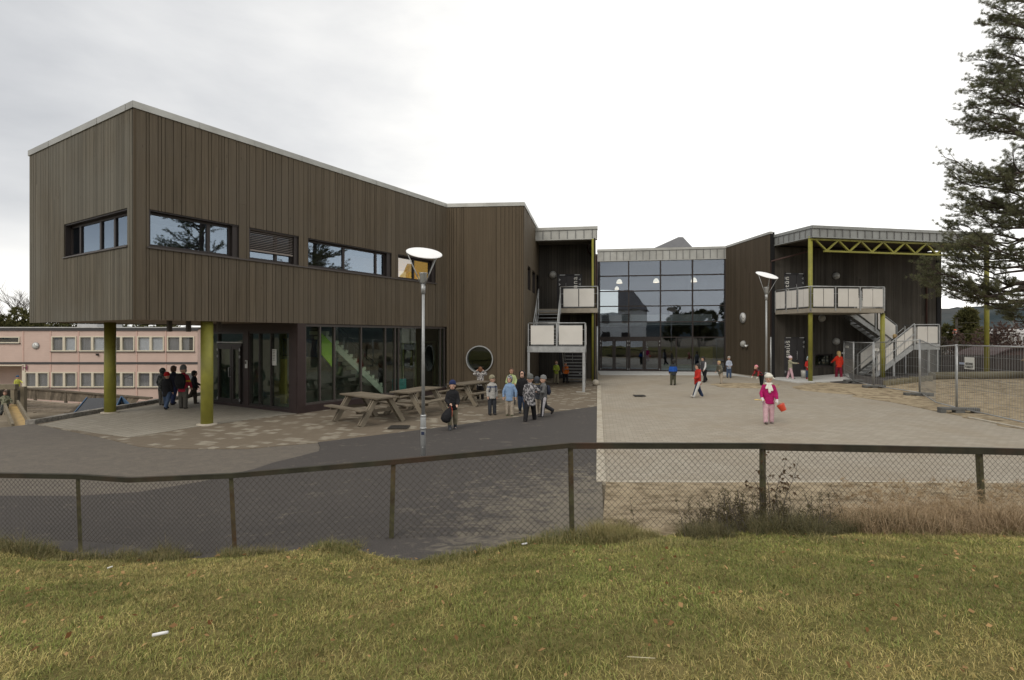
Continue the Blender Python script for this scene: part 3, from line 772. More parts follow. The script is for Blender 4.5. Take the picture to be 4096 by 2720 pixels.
# upper floor inside (dark rooms with a few surfaces that glow in place of room lamps)
mb=MB(); mb.fbox(FBC,.4,LBC,-4.1,-4.0,3.1,7.2); mb.fbox(FBC,S(302),S(303),-4,-.3,3.1,7.2); mb.build('interior_wall',pm('interior_pale',(.30,.31,.30),.8,.1,2,bmp=0),school)
mb=MB(); mb.fbox(FBC,.4,LBC-.1,-4,-.3,3.0,3.08); mb.fbox(FBC,.4,LBC-.1,-4,-.3,5.9,5.95); mb.build('interior_floor',dark,school)
mb=MB(); mb.fbox(FBC,sx(FBC,393,-2.5),sx(FBC,440,-2.5),-2.6,-2.5,3.1,5.9); mb.build('glowing_interior_wall',emit('orange_wall_glow',(.70,.36,.07),1.3),school)  # warm room light put into the wall as its own emission
mb=MB()
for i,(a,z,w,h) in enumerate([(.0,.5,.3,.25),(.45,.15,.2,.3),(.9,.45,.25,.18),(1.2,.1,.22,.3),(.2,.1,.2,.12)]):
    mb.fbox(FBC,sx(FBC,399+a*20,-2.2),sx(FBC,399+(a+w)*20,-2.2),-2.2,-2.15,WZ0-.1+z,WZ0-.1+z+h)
mb.build('glowing_shelf_panels',emit('warm_panel_glow',(1.0,.62,.22),1.5),school)  # panels emit the warm room light themselves, no lamp is built

# ---- glazed entrance hall
def z5(x): return (1950+.4235*x)/4
zc=[z5(x) for x in (1056,1334,1635,1938,2248)]
xs_=[sx(F_GH,p,0) for p in zc]; xs_[0]=.04; xs_[-1]=LGH-.05
zr=[0.30,2.16,2.97,3.83,4.66,5.46,6.28,7.06]
def zy(y,px): 
    s=sx(F_GH,px,0); q=F_GH(s,0,0); return CAMZ-((850+.4235*y)/4-HOR)/FPX*q.y
zr=[.25]+[zy(y,z5(1640)) for y in (1178,1032,882,738,592,446)]
mb=MB()
for s in xs_: mb.fbox(F_GH,s-.035,s+.035,-.16,.02,.2,zr[-1])
for z in zr: mb.fbox(F_GH,0,LGH,-.15,.012,z-.03,z+.03)
mb.fbox(F_GH,0,xs_[2],-.15,.014,zr[1]-.11,zr[1]-.03)
s17=sx(F_GH,z5(1785),0); mb.fbox(F_GH,s17-.03,s17+.03,-.15,.01,.25,zr[1])
gf=mb.build('curtain_wall_frame',framem,school)
p=MB(); p.fbox(F_GH,0,LGH,-.09,-.082,.25,zr[-1]); p.build('pane',gl_en,gf)
xd=[sx(F_GH,z5(x),0) for x in (1060,1330,1632)]
glazed_door(F_GH,xd[0]+.04,xd[1]-.03,.22,zr[1]-.14,split=.5,glass=gl_en,dd=.03,handle=False)
glazed_door(F_GH,xd[1]+.03,xd[2]-.03,.22,zr[1]-.14,split=.5,glass=gl_en,dd=.03)
mb=MB(); mb.fbox(F_GH,xd[2]+.1,LGH-.1,-.6,-.5,.25,.62); mb.build('low_partition',pm('pale_green',(.35,.42,.3),.7,.1,2,bmp=0),school)
# hall interior
mb=MB(); mb.prism([tuple(Gp+kk*.2),tuple(Hp+kk*.2),tuple(Hp+kk*9),tuple(Gp+kk*9)],.1,.2); mb.build('interior_floor',MATS['lino'],school)
mb=MB(); mb.prism([tuple(Gp+kk*.4),tuple(Hp+kk*.4),tuple(Hp+kk*9),tuple(Gp+kk*9)],7.15,7.2); mb.build('interior_ceiling',pm('hall_ceiling',(.18,.18,.19),.9,.1,2,bmp=0),school)
mb=MB(); mb.fbox(F_GH,0,LGH,-9,-8.9,.2,3.3); mb.fbox(F_GH,1.5,LGH,-9,-8.9,3.3,7.15); mb.fbox(F_GH,-.1,0,-9,-.2,.2,7.15); mb.fbox(F_GH,LGH,LGH+.1,-9,-.2,.2,7.15); mb.build('interior_wall',pm('hall_wall',(.12,.12,.13),.8,.2,2,bmp=0),school)
mb=MB(); mb.fbox(F_GH,0,LGH-.2,-3.2,-3.1,3.3,3.85); mb.fbox(F_GH,0,LGH-.2,-9,-3.2,3.15,3.3); mb.build('gallery_parapet',pm('gallery_white',(.9,.9,.88),.7,.05,2,bmp=0),school)
mb=MB(); a=sx(F_GH,z5(2010),-1.2); mb.fbox(F_GH,a,a+.75,-1.25,-1.2,.3,1.75); mb.build('ochre_screen',MATS['ochre_interior'],school)
# pendant lamps
for i,(px,y,dz) in enumerate([(z5(1245),652,0),(z5(1593),645,0),(z5(1950),638,0),(z5(1222),715,-1.2)]):
    dd=-2.2 if i<3 else -5
    s=sx(F_GH,px,dd); q=F_GH(s,dd,0); z=CAMZ-((850+.4235*y)/4-HOR)/FPX*q.y
    t=thing('pendant_lamp',(q.x,q.y,z),['white bell pendant lamp lit behind the top left panes of the glass entrance','white bell pendant lamp lit in the middle of the glass entrance','white bell pendant lamp lit at the right of the glass entrance','small lit pendant lamp deep inside the glass hall below the left one'][i],'lamp','pendant lamps in the glass hall')
    k=1.0 if i<3 else .8
    rings=[]
    for (r,h) in ((.04,.16),(.10,.13),(.16,.05),(.19,-.05),(.2,-.12)): rings.append([(q.x+r*k*math.cos(2*PI*j/14),q.y+r*k*math.sin(2*PI*j/14),z+h*k) for j in range(14)])
    mb=MB(); mb.loft(rings,cap=False); mb.build('lamp_shade',emit('lamp_glow',(1.0,.86,.68),1.6),t)
    mb=MB(); mb.tube([(q.x,q.y,z+.16),(q.x,q.y,7.15)],.008,4); mb.build('cable',framem,t)
# roof lantern behind (grey hipped volume)
mb=MB(); Yp=46.0
def pz(px,py,Y): 
    v=PY(px,py,Y); return v
ap1=pz(678.5,237,Yp+3); ap2=pz(683,237,Yp+3); l=pz(643,253,Yp); r=pz(697,252,Yp); l2=pz(650,253,Yp+8); r2=pz(692,253,Yp+8); m=pz(680.5,256,Yp-1.5)
base=[l,m,r,r2,l2]; vs=[(p.x,p.y,p.z) for p in base]+[tuple(ap1),tuple(ap2)]+[(p.x,p.y,6.0) for p in base]
mb.add(vs,[(0,1,5),(1,6,5),(1,2,6),(2,3,6),(3,4,5,6),(4,0,5)]+[(i,i+7,(i+1)%5+7,(i+1)%5) for i in range(5)])
mb.build('roof_lantern',pm('slate_roof',(.10,.10,.105),.6,.15,3,bmp=.2),school)

# ---- steel doors with vertical lettering
def steel_door(F,a,b,z0,z1,text,tpos,tsize,tz,label,flip=False):
    mb=MB(); mb.fbox(F,a,b,-.16,-.10,z0,z1)
    mb.fbox(F,a,a+.06,-.10,-.01,z0,z1); mb.fbox(F,b-.06,b,-.10,-.01,z0,z1); mb.fbox(F,a+.06,b-.06,-.10,-.01,z1-.05,z1)
    mid=a+(b-a)*(.38 if flip else .62)
    mb.fbox(F,a+.08,mid-.01,-.099,-.05,z0+.02,z1-.07); mb.fbox(F,mid+.01,b-.08,-.099,-.05,z0+.02,z1-.07)
    d=mb.build('door',pm('door_steel',(.033,.031,.033),.4,.1,3,bmp=0),school,label=label)
    p=MB()
    for x0,x1 in ((a+.12,a+.4),(b-.38,b-.12)): p.fbox(F,x0,x1,-.008,.012,z1-.06,z1-.02)
    for x,sg in ((a+.09,1),(b-.09,-1)):
        for z in (z1-.28,z1-.52,z0+.3):
            p.fbox(F,x-.012,x+.012,-.05,-.03,z-.07,z+.07); p.fbox(F,min(x,x+sg*.07),max(x,x+sg*.07),-.05,-.028,z-.018,z+.018)
    p.build('hinges',galv,d)
    p=MB(); p.tube([F(mid-.04,-.05,z0+.95),F(mid-.04,.02,z0+.95),F(mid-.04,.02,z0+1.4),F(mid-.04,-.05,z0+1.4)],.011,6); p.build('handle',galv,d)
    if not text: return d
    me=text_mesh('lettering',text,tsize,pm('letter_white',(.62,.62,.58),.6,.02,3,bmp=0),'RIGHT',.004,1.25,.006)
    to=bpy.data.objects.new('lettering',me)
    # text x axis -> up, text y axis -> towards -s
    ux=Vector((0,0,1)); uy=-F.u; uz=ux.cross(uy)
    M=Matrix((ux,uy,uz)).transposed().to_4x4(); M.translation=F(tpos,-.035,tz)
    COL.objects.link(to); to.parent=d; to.matrix_parent_inverse=Matrix.Identity(4)
    to.matrix_basis=Matrix.Translation(Vector((0,0,0)))@M
    CH.setdefault(d.name,[]).append(to)
    return d
steel_door(FEF,dA[0],dA[1],3.74,5.6,'luna',sx(FEF,(2200+948*.1148)/4),.36,5.46,'dark double door reading luna upwards',flip=True)
steel_door(FEF,dA[0]+.1,dA[1],.15,2.2,'',dA[1]-.35,.3,2.0,'dark door under the stair landing')
steel_door(FIN,dR1[0],dR1[1],3.75,5.75,'neptun',sx(FIN,(3100+640*.0893)/4),.36,5.55,'dark double door reading neptun upwards')
steel_door(FIN,dR1[0],dR1[1]+.05,.2,2.35,'SIRIUS',sx(FIN,(3100+408*.1482)/4),.27,2.15,'dark double door reading SIRIUS upwards')
window(FIN,wR[0]-.2,wR[1],.75,1.45,[],glass=gl_lo,depth=-.12)
mb=MB(); mb.fbox(FIN,wR[0]-.2,wR[1],-1.2,-1.1,.2,1.7); mb.build('interior_wall',MATS['ochre_interior'],school)
mb=MB(); a=sN(833.5); mb.fbox(FIN,a,a+1.15,.024,.04,.2,1.15); mb.build('plywood_panel',pm('plywood',(.14,.10,.06),.8,.2,3),school)
# downpipes
dp=pm('downpipe_brown',(.06,.03,.025),.5,.1,4,bmp=0)
mb=MB(); q=FIN(-.02,.06,0); mb.tube([(q.x,q.y,.2),(q.x,q.y,2.35)],.05,10); dpo=mb.build('downpipe',galv,school)
mb=MB(); e=FIN(1.55,1.0,0); mb.tube([(q.x,q.y,2.36),(q.x,q.y,6.25),(q.x+.02,q.y,6.32),(e.x-.05,e.y,6.75),(e.x,e.y,6.85)],.04,10); mb.build('downpipe',dp,school)
mb=MB(); mb.tube([(e.x,e.y,6.86),(e.x,e.y,7.19)],.05,10); mb.build('downpipe',galv,school)
mb=MB(); q=FEF(2.55,.08,0); r=F_end(.9,.07,0); mb.tube([(q.x,q.y,7.1),(q.x,q.y,6.75),(q.x+.1,q.y-.1,6.6),(r.x,r.y,6.35),(r.x,r.y,6.25)],.04,8); mb.tube([(r.x,r.y,6.26),(r.x,r.y,2.9)],.042,8); mb.build('downpipe',dp,school)
mb=MB(); mb.tube([(r.x+.02,r.y,.15),(r.x+.02,r.y,2.88)],.05,8); mb.build('downpipe',galv,school)
q=FIN(LIN-1.0,.06,0); mb=MB(); mb.tube([(q.x,q.y,.3),(q.x,q.y,6.5),(q.x+.15,q.y-.2,6.8),(q.x+.2,q.y-.3,7.15)],.05,8); mb.build('downpipe',dp,school)
# ------------------------------------------------------------------ outside stairs
panelm=pm('white_panel',(.62,.60,.56),.5,.05,2,bmp=.02,dirt=(.54,.52,.48))
grate=pm('grating_steel',(.26,.27,.27),.5,.25,12,metal=.4,bmp=.1)
conc=pm('concrete_edge',(.30,.27,.22),.85,.15,5,bmp=.2)
def rail_run(t,a,b,n,h=.95,gap=.16,split=0,slope=False,post=True):
    """posts + top rail + white panels between a and b (base points, may slope)"""
    a=Vector(a); b=Vector(b); u=(b-a)
    for i in range(n+1):
        if not post: break
        p=a+u*(i/n); mb=MB(); mb.bar(p-Vector((0,0,.12)),p+Vector((0,0,h)),.045); mb.build('rail_post',galv,t)
    mb=MB(); mb.tube([a+Vector((0,0,h+.02)),b+Vector((0,0,h+.02))],.024,8); mb.build('handrail',galv,t)
    uh=Vector((u.x,u.y,0)).normalized(); nn=Vector((uh.y,-uh.x,0))
    for i in range(n):
        p=a+u*((i+.09)/n)+nn*.03; q=a+u*((i+.91)/n)+nn*.03
        segs=[(p,q)] if not split else [(p,p.lerp(q,.485)),(p.lerp(q,.515),q)]
        mb=MB()
        for p0,q0 in segs:
            w=nn*.006
            lo=Vector((0,0,.08)); hi=Vector((0,0,h-.09))
            mb.hexa([p0-w+lo,p0+w+lo,q0+w+lo,q0-w+lo,p0-w+hi,p0+w+hi,q0+w+hi,q0-w+hi])
        mb.build('rail_panel',panelm,t)
        mb=MB()
        for z in (.06,h-.075): mb.bar(p+Vector((0,0,z)),q+Vector((0,0,z)),.02,.02)
        if not slope:
            for z in (.2,.7):
                mb.bar(a+u*(i/n)+Vector((0,0,z)),p+Vector((0,0,z)),.015); mb.bar(q+Vector((0,0,z)),a+u*((i+1)/n)+Vector((0,0,z)),.015)
        mb.build('panel_bracket',galv,t)
def flight(t,a,b,wv,n,tread=.26):
    """a top edge (x,y,z) to b bottom, width vector wv"""
    a=Vector(a); b=Vector(b); wv=Vector(wv); u=b-a; uh=Vector((u.x,u.y,0)).normalized()
    for off in (Vector((0,0,0)),wv):
        mb=MB(); mb.bar(a+off-Vector((0,0,.1)),b+off-Vector((0,0,.1)),.03,.22); mb.build('stringer',galv,t)
    for i in range(n):
        c=a+u*((i+.6)/n); m=MB(); w=wv.normalized()*.02
        p=c+w; q=c+wv-w; e=uh*tread*.5; z=Vector((0,0,.035))
        m.hexa([p-e-z,q-e-z,q+e-z,p+e-z,p-e,q-e,q+e,p+e]); m.build('step',grate,t)
Z1=1.97; Z2=3.74
h3=Vector((hh.x,hh.y,0)); k3=Vector((kk.x,kk.y,0))
# left stair
p0=Vector((.64,22.77,0)); p1=p0+h3*2.42
ls=thing('outdoor_staircase',(p0.x,p0.y,0),'galvanised stair with white panels folded between two dark walls left of the glass entrance','staircase','outside stairs')
mb=MB(); q=[p0,p1,p1+k3*1.45,p0+k3*1.45]
mb.hexa([v+Vector((0,0,Z1-.05)) for v in q]+[v+Vector((0,0,Z1)) for v in q]); mb.build('landing',grate,ls)
mb=MB(); mb.bar(p0+Vector((0,0,Z1-.13)),p1+Vector((0,0,Z1-.13)),.05,.24); mb.bar(p1+k3*.03+Vector((0,0,Z1-.13)),p1+k3*1.4+Vector((0,0,Z1-.13)),.05,.24); mb.bar(p0+k3*1.42+Vector((0,0,Z1-.13)),p1+k3*1.42+Vector((0,0,Z1-.13)),.05,.2); mb.build('landing_beam',galv,ls)
for v in (p0+h3*.06,p1-h3*.06):
    mb=MB(); mb.bar(v+Vector((0,0,-.0)),v+Vector((0,0,Z1-.26)),.10); mb.build('stair_post',galv,ls)
for v in (p1-h3*.06+k3*1.4,):
    mb=MB(); mb.bar(v+Vector((0,0,.05)),v+Vector((0,0,Z1-.26)),.08); mb.build('stair_post',galv,ls)
mb=MB(); v=p1-h3*.15; mb.box(v.x-.22,v.x+.14,v.y-.15,v.y+.15,-.1,.09); mb.build('footing',MATS['kerb'],ls)
rail_run(ls,p0+h3*.05+Vector((0,0,Z1)),p1+Vector((0,0,Z1)),2,.95)
rail_run(ls,p1+k3*.06+Vector((0,0,Z1)),p1+k3*1.4+Vector((0,0,Z1)),1,.95)
ub=p0+h3*.12+k3*1.45; ut=ub+k3*2.15
flight(ls,ut+Vector((0,0,Z2-.02)),ub+Vector((0,0,Z1+.05)),h3*1.03,10)
for off in (h3*-.02,h3*1.05):
    a=ub+off+Vector((0,0,Z1+.1)); b=ut+off+Vector((0,0,Z2))
    mb=MB(); mb.tube([a+Vector((0,0,.95)),b+Vector((0,0,.95))],.024,8); mb.tube([a+Vector((0,0,.5)),b+Vector((0,0,.5))],.016,6)
    mb.build('handrail',galv,ls)
    for t_ in (0.02,.5,.98):
        c=a.lerp(b,t_); mb=MB(); mb.bar(c-Vector((0,0,.25)),c+Vector((0,0,.95)),.04); mb.build('rail_post',galv,ls)
lb=p0+h3*1.38+k3*1.45
flight(ls,lb+Vector((0,0,Z1-.05)),lb+k3*2.5+Vector((0,0,.16)),h3*1.0,11)
mb=MB(); 
for off in (0,1.02): mb.tube([lb+h3*off+Vector((0,0,Z1+.9)),lb+h3*off+k3*2.5+Vector((0,0,1.1))],.022,6)
mb.build('handrail',galv,ls)
# left balcony
b0=PY(559.5,336,26.15); b0=Vector((b0.x,b0.y,0)); b1=b0+h3*1.82
mb=MB(); q=[b0,b1,b1+k3*1.95,b0-h3*1.15+k3*1.95,b0-h3*1.15+k3*.4,b0+k3*.4]
mb.prism([(v.x,v.y) for v in q],Z2-.22,Z2); mb.build('balcony_slab',conc,ls)
rail_run(ls,b0+k3*.04+h3*.03+Vector((0,0,Z2)),b1+k3*.04+Vector((0,0,Z2)),1,1.02,split=1)
rail_run(ls,b1+k3*.1+Vector((0,0,Z2)),b1+k3*1.7+Vector((0,0,Z2)),1,1.02)
# right stair + balcony
rs=thing('outdoor_staircase',(14.3,26.5,.2),'wide white panelled balcony and two flight steel stair on the dark right wing','staircase','outside stairs')
J2=Vector((13.80,28.3,0)); K2=Vector((14.28,25.85,0)); R2=Vector((18.1,26.25,0)); RB=Vector((18.1,28.95,0))
mb=MB(); mb.prism([(v.x,v.y) for v in (J2,K2,R2,RB)],Z2-.21,Z2); mb.build('balcony_slab',conc,rs)
up=Vector((0,0,Z2))
rail_run(rs,J2+up,K2+up,3,1.02,split=1); rail_run(rs,K2+up+Vector((.02,0,0)),R2+up,3,1.02,split=1)
rail_run(rs,R2+up+Vector((0,.1,0)),R2+up+Vector((0,1.75,0)),1,1.02)
lx0,lx1=20.1,21.35; ly0,ly1=27.0,29.35
mb=MB(); mb.box(lx0,lx1,ly0,ly1,Z1-.03,Z1+.02); mb.build('landing',grate,rs)
mb=MB(); mb.box(lx0-.02,lx1+.02,ly0-.04,ly0-.001,Z1-.25,Z1+.03); mb.box(lx1-.03,lx1+.021,ly0,ly1,Z1-.25,Z1+.02); mb.build('landing_beam',galv,rs)
for x,y in ((lx0+.75,ly0+.03),(lx1-.05,ly0+.05),(lx1-.05,ly1-.1),(lx0-1.0,ly0+.03)):
    zz=Z1-.25 if x>lx0 else 1.05
    mb=MB(); mb.bar((x,y,.2),(x,y,zz),.075); mb.build('stair_post',galv,rs)
flight(rs,(lx0,ly0+.02,Z1),(18.05,ly0+.02,.42),(0,1.12,0),10)
rail_run(rs,(lx0,ly0-.03,Z1+.05),(18.2,ly0-.03,.5),2,.98,split=1,slope=True)
rail_run(rs,(lx0-.02,ly0+1.2,Z1+.05),(18.05,ly0+1.2,.5),1,.95,slope=True)
rail_run(rs,(lx0+.03,ly0-.02,Z1),(lx1,ly0-.02,Z1),1,.98,split=1)
rail_run(rs,(lx1,ly0+.05,Z1),(lx1,ly1,Z1),1,.98)
mb=MB()
for dy in (-.03,1.2): mb.tube([(lx0+.35 if dy>0 else lx0,ly0+dy,Z1+.55+(.3 if dy>0 else 0)),(17.75,ly0+dy,.55)],.02,6)
mb.build('handrail',galv,rs)
flight(rs,(17.75,28.25,Z2-.08),(lx0+.05,28.25,Z1),(0,1.0,0),10)
rail_run(rs,(17.9,28.2,Z2-.1),(lx0,28.2,Z1),2,.98,split=0,slope=True)

# ------------------------------------------------------------------ wall fittings (things that hang on the building)
def disc(F,s,z,r,d,name,label,cat,col,group=None,th=.06,face=None,dome=False):
    q=F(s,d,z); t=thing(name,tuple(q),label,cat,group)
    mb=MB(); n=24
    if dome:
        rings=[]
        for k in range(6):
            a=PI/2*k/6; rings.append([F(s+r*math.cos(a)*math.cos(2*PI*i/n),d+.02+th*math.sin(a)*2,z+r*math.cos(a)*math.sin(2*PI*i/n)) for i in range(n)])
        mb.loft(rings); mb.build('lamp_glass',col,t)
        mb=MB(); mb.tube([F(s,d,z),F(s,d+.019,z)],r*1.03,20); mb.build('back_plate',galv,t)
    else:
        mb.tube([F(s,d,z),F(s,d+th,z)],r,28); mb.build('case',pm('clock_case',(.3,.3,.3),.5,.1,3,bmp=0),t)
        mb=MB(); mb.tube([F(s,d+th+.001,z),F(s,d+th+.006,z)],r*.9,28); mb.build('dial',col,t)
        for (ang,ln,w) in ((R(125),.55,.025),(R(-20),.7,.018)): mb=MB(); mb.bar(F(s,d+th+.012,z),F(s+math.cos(ang)*r*ln,d+th+.012,z+math.sin(ang)*r*ln),w,.006,up=F.n); mb.build('clock_hand',framem,t)
        mb=MB()
        for i in range(12):
            a=2*PI*i/12; mb.bar(F(s+math.cos(a)*r*.72,d+th+.01,z+math.sin(a)*r*.72),F(s+math.cos(a)*r*.85,d+th+.01,z+math.sin(a)*r*.85),.012,.004,up=F.n)
        mb.build('dial_marks',framem,t)
    return t
opal=pm('opal_glass',(.34,.34,.32),.35,.08,3,bmp=0)
white=pm('white_enamel',(.62,.62,.6),.4,.05,3,bmp=0)
def onz(F,px,py,d=0):
    s=sx(F,px,d); q=F(s,d,0); return s,CAMZ-(py-HOR)/FPX*q.y
s,z=onz(FHI,743.8,317.8); disc(FHI,s,z,.3,.03,'wall_clock','round white wall clock on the dark brown wall right of the glass entrance','clock',white,'wall clocks')
s,z=onz(FHI,744.3,344); disc(FHI,s,z,.19,.03,'wall_lamp','round pale wall lamp below the clock on the dark brown wall','lamp',opal,'round wall lamps',.09,dome=True)
s,z=onz(FHI,748.5,345.3); t=thing('security_camera',tuple(FHI(s,.03,z)),'small white camera beside the round lamp under the wall clock','camera')
mb=MB(); mb.tube([FHI(s,.02,z),FHI(s,.12,z-.02)],.035,8); mb.build('bracket',galv,t); mb=MB(); mb.tube([FHI(s-.12,.14,z-.02),FHI(s+.08,.17,z-.05)],.06,10); mb.build('housing',white,t)
for F,px,py,lab in ((FIN,(2850+1160*.4235)/4,(850+600*.4235)/4,'round wall lamp high on the dark right wing above the long balcony'),(FIN,(2850+1160*.4235)/4,(850+1218*.4235)/4,'round wall lamp low on the right wing above the girl in the red coat'),
                  (FIN,(2850+1025*.4235)/4,(850+1000*.4235)/4,'round wall lamp in the shade just under the long balcony slab'),(FEF,(1950+618*.4235)/4,(850+590*.4235)/4,'round wall lamp left of the door reading luna')):
    s,z=onz(F,px,py); disc(F,s,z,.19,.03,'wall_lamp',lab,'lamp',opal,'round wall lamps',.09,dome=True)
s,z=onz(FIN,842.3,353); t=thing('wall_socket_box',tuple(FIN(s,.03,z)),'small white rectangular box on the dark wall under the low round lamp','box')
mb=MB(); mb.fbox(FIN,s-.09,s+.09,.03,.08,z-.045,z+.045); mb.build('housing',white,t,bevel=.01)
s,z=onz(FPO,(820+685*.2423)/4,(1280+730*.2423)/4,.01); t=thing('door_keypad',tuple(FPO(s,.01,z)),'white door keypad beside the glass door under the overhang','keypad')
mb=MB(); mb.fbox(FPO,s-.06,s+.06,.005,.035,z-.13,z+.13); mb.build('housing',white,t,bevel=.008); mb=MB(); mb.fbox(FPO,s-.04,s+.04,.036,.04,z+.01,z+.1); mb.build('screen',framel,t)
s,z=onz(FPO,(820+1145*.2423)/4,(1280+615*.2423)/4,-.06); t=thing('notice_board',tuple(FPO(s,-.06,z)),'white notice sheet on the glass left of the brown corner post','notice')
mb=MB(); mb.fbox(FPO,s-.1,s+.1,-.07,-.05,z-.26,z+.26); mb.build('sheet',white,t); mb=MB()
for i in range(7): mb.fbox(FPO,s-.075,s+.05-.01*(i%3),-.049,-.047,z+.2-.05*i,z+.215-.05*i)
mb.build('printed_lines',framel,t)
# white ball at the foot of the green column
q=P(593.9,384.9); t=thing('bollard_ball',(q.x,q.y-.35,q.z),'pale concrete ball at the foot of the slim green column by the left stair','ball')
mb=MB(); mb.ell((q.x+.02,q.y-.35,q.z+.13),(.16,.16,.15),n=20,m=12); mb.build('ball',pm('ball_concrete',(.42,.38,.31),.8,.15,8),t)
# bin by the SIRIUS door
q=P(803.3,378.6); t=thing('waste_bin',(q.x,q.y,q.z),'white waste bin standing in front of the door reading SIRIUS','bin')
mb=MB(); mb.loft([[(q.x+r*math.cos(2*PI*i/16),q.y+r*math.sin(2*PI*i/16),q.z+h) for i in range(16)] for r,h in ((.10,.05),(.115,.3),(.12,.42))]); mb.build('bin_body',pm('bin_white',(.5,.5,.46),.5,.08,4,bmp=0),t)
mb=MB(); mb.tube([(q.x,q.y,q.z+.421),(q.x,q.y,q.z+.445)],.125,16); mb.build('lid',pm('bin_lid',(.3,.3,.28),.5,.08,4,bmp=0),t)
# ------------------------------------------------------------------ street lamps
def street_lamp(px,py,k,label,yaw):
    b=P(px,py); t=thing('street_lamp',(b.x,b.y,b.z),label,'street lamp','disc street lamps')
    x,y,z=b; s=k
    mb=MB(); mb.tube([(x,y,z-.1),(x,y,z+.62*s),(x,y,z+.66*s),(x,y,z+.86*s),(x,y,z+.9*s)],[.052*s,.052*s,.055*s,.055*s,.04*s],16); mb.build('base_section',galv,t)
    mb=MB(); mb.tube([(x,y,z+.9*s),(x,y,z+3.3*s)],[.034*s,.026*s],14); mb.build('pole',pm('galv_pole',(.36,.37,.37),.45,.12,6,metal=.4,bmp=.03),t)
    for za_,zb__,ra,rb in ((.622,.66,.062,.062),(.86,.9,.062,.045),(3.22,3.4,.042,.042)): mb=MB(); mb.tube([(x,y,z+za_*s),(x,y,z+zb__*s)],[ra*s,rb*s],16); mb.build('collar',galv,t)
    mb=MB(); mb.box(x-.03*s,x+.03*s,y-.056*s,y-.05*s,z+.52*s,z+.58*s); mb.build('sticker',pm('sticker_blue',(.03,.04,.08),.5,.1,4,bmp=0),t)
    mb=MB(); mb.ell((x,y-.052*s,z+.28*s),(.014*s,.012*s,.014*s),n=8,m=6); mb.build('bolt',galv,t)
    mb=MB(); mb.tube([(x,y,z+3.4*s),(x,y,z+3.44*s),(x,y,z+3.6*s),(x,y,z+3.62*s)],[.03*s,.06*s,.075*s,.085*s],16); mb.build('spotlight',galv,t)
    c=Vector((x+.02*s,y,z+4.0*s)); rot=Euler((R(23),R(10),0)).to_matrix(); r=.345*s
    mb=MB(); n=40
    rings=[]
    for rr,h in ((.96,-.010),(1.0,-.004),(1.0,.004),(.95,.012),(.4,.020),(.05,.022)):
        rings.append([c+rot@Vector((rr*r*math.cos(2*PI*i/n),rr*r*math.sin(2*PI*i/n),h*s)) for i in range(n)])
    mb.loft(rings); mb.build('reflector_disc',pm('lamp_white',(.80,.80,.80),.4,.02,3,bmp=0),t)
    for a in (R(200),R(-35),R(50)):
        p=c+rot@Vector((.93*r*math.cos(a),.93*r*math.sin(a),-.02*s)); q=Vector((x+.03*s*math.cos(a),y+.03*s*math.sin(a),z+3.36*s))
        mb=MB(); mb.tube([q,p],.011*s,6); mb.ell(p,(.02*s,.02*s,.03*s),n=8,m=6); mb.build('strut',galv,t)
    return t
street_lamp(423.2,461.5,1.0,'nearest tall lamp with tilted white disc standing in the dark asphalt before the picnic tables',0)
street_lamp(766.3,400.5,1.165,'farther tall lamp with tilted white disc behind the girl in pink before the right wing',0)

# ------------------------------------------------------------------ picnic tables
tw=pm('table_wood',(.15,.125,.092),.85,.25,3,stretch=(1,1,1),bmp=.4,tone=.15,dirt=(.14,.115,.08))
te=pm('table_edge_wood',(.21,.18,.135),.85,.2,3,bmp=.3)
def picnic(cx,cy,ux,uy,label,Lh=.93):
    z0=G(cx,cy)+.012; t=thing('picnic_table',(cx,cy,z0),label,'picnic table','picnic tables beside the glazed ground floor')
    u=Vector((ux,uy,0)).normalized(); v=Vector((-u.y,u.x,0)); c=Vector((cx,cy,z0))
    def Q(a,b,h): return c+u*a+v*b+Vector((0,0,h))
    def plank(mb,a0,a1,b0,b1,h0,h1): mb.tone=random.random(); mb.hexa([Q(a0,b0,h0),Q(a1,b0,h0),Q(a1,b1,h0),Q(a0,b1,h0),Q(a0,b0,h1),Q(a1,b0,h1),Q(a1,b1,h1),Q(a0,b1,h1)])
    mb=MB()
    for i in range(5): plank(mb,-Lh-random.uniform(0,.015),Lh+random.uniform(0,.015),-.36+i*.145,-.36+i*.145+.137,.70,.742)
    mb.build('table_top',tw,t,bevel=.004)
    for sg in (-1,1):
        mb=MB()
        for i in range(2): b=.60+i*.13; plank(mb,-Lh,Lh,sg*b,sg*(b+.122),.415,.455)
        mb.build('bench',tw,t,bevel=.004)
    for e in (-1,1):
        a=e*(Lh-.28)
        mb=MB(); plank(mb,a-.022,a+.022,-.34,.34,.62,.698); mb.build('cross_brace',tw,t)
        mb=MB(); plank(mb,a-.022,a+.022,-.80,.80,.335,.414); mb.build('bench_support',tw,t)
        for sg in (-1,1):
            for k in (0,1):
                ao=a+(.046 if k else -.046)
                mb=MB(); p=Q(ao,sg*.20,.70); q=Q(ao,sg*.68,.0); mb.bar(p,q,.042,.13,up=u.cross((p-q).normalized())) ; mb.build('leg',te,t,bevel=.003)
    return t
picnic(-4.02,15.15,1.71,-1.55,'nearest picnic table standing turned toward the camera by the brown corner post')
picnic(-2.95,16.75,.75,1.8,'middle picnic table between the other two behind the lamp pole')
picnic(-1.5,19.2,.9,1.5,'farthest picnic table below the round window',.85)

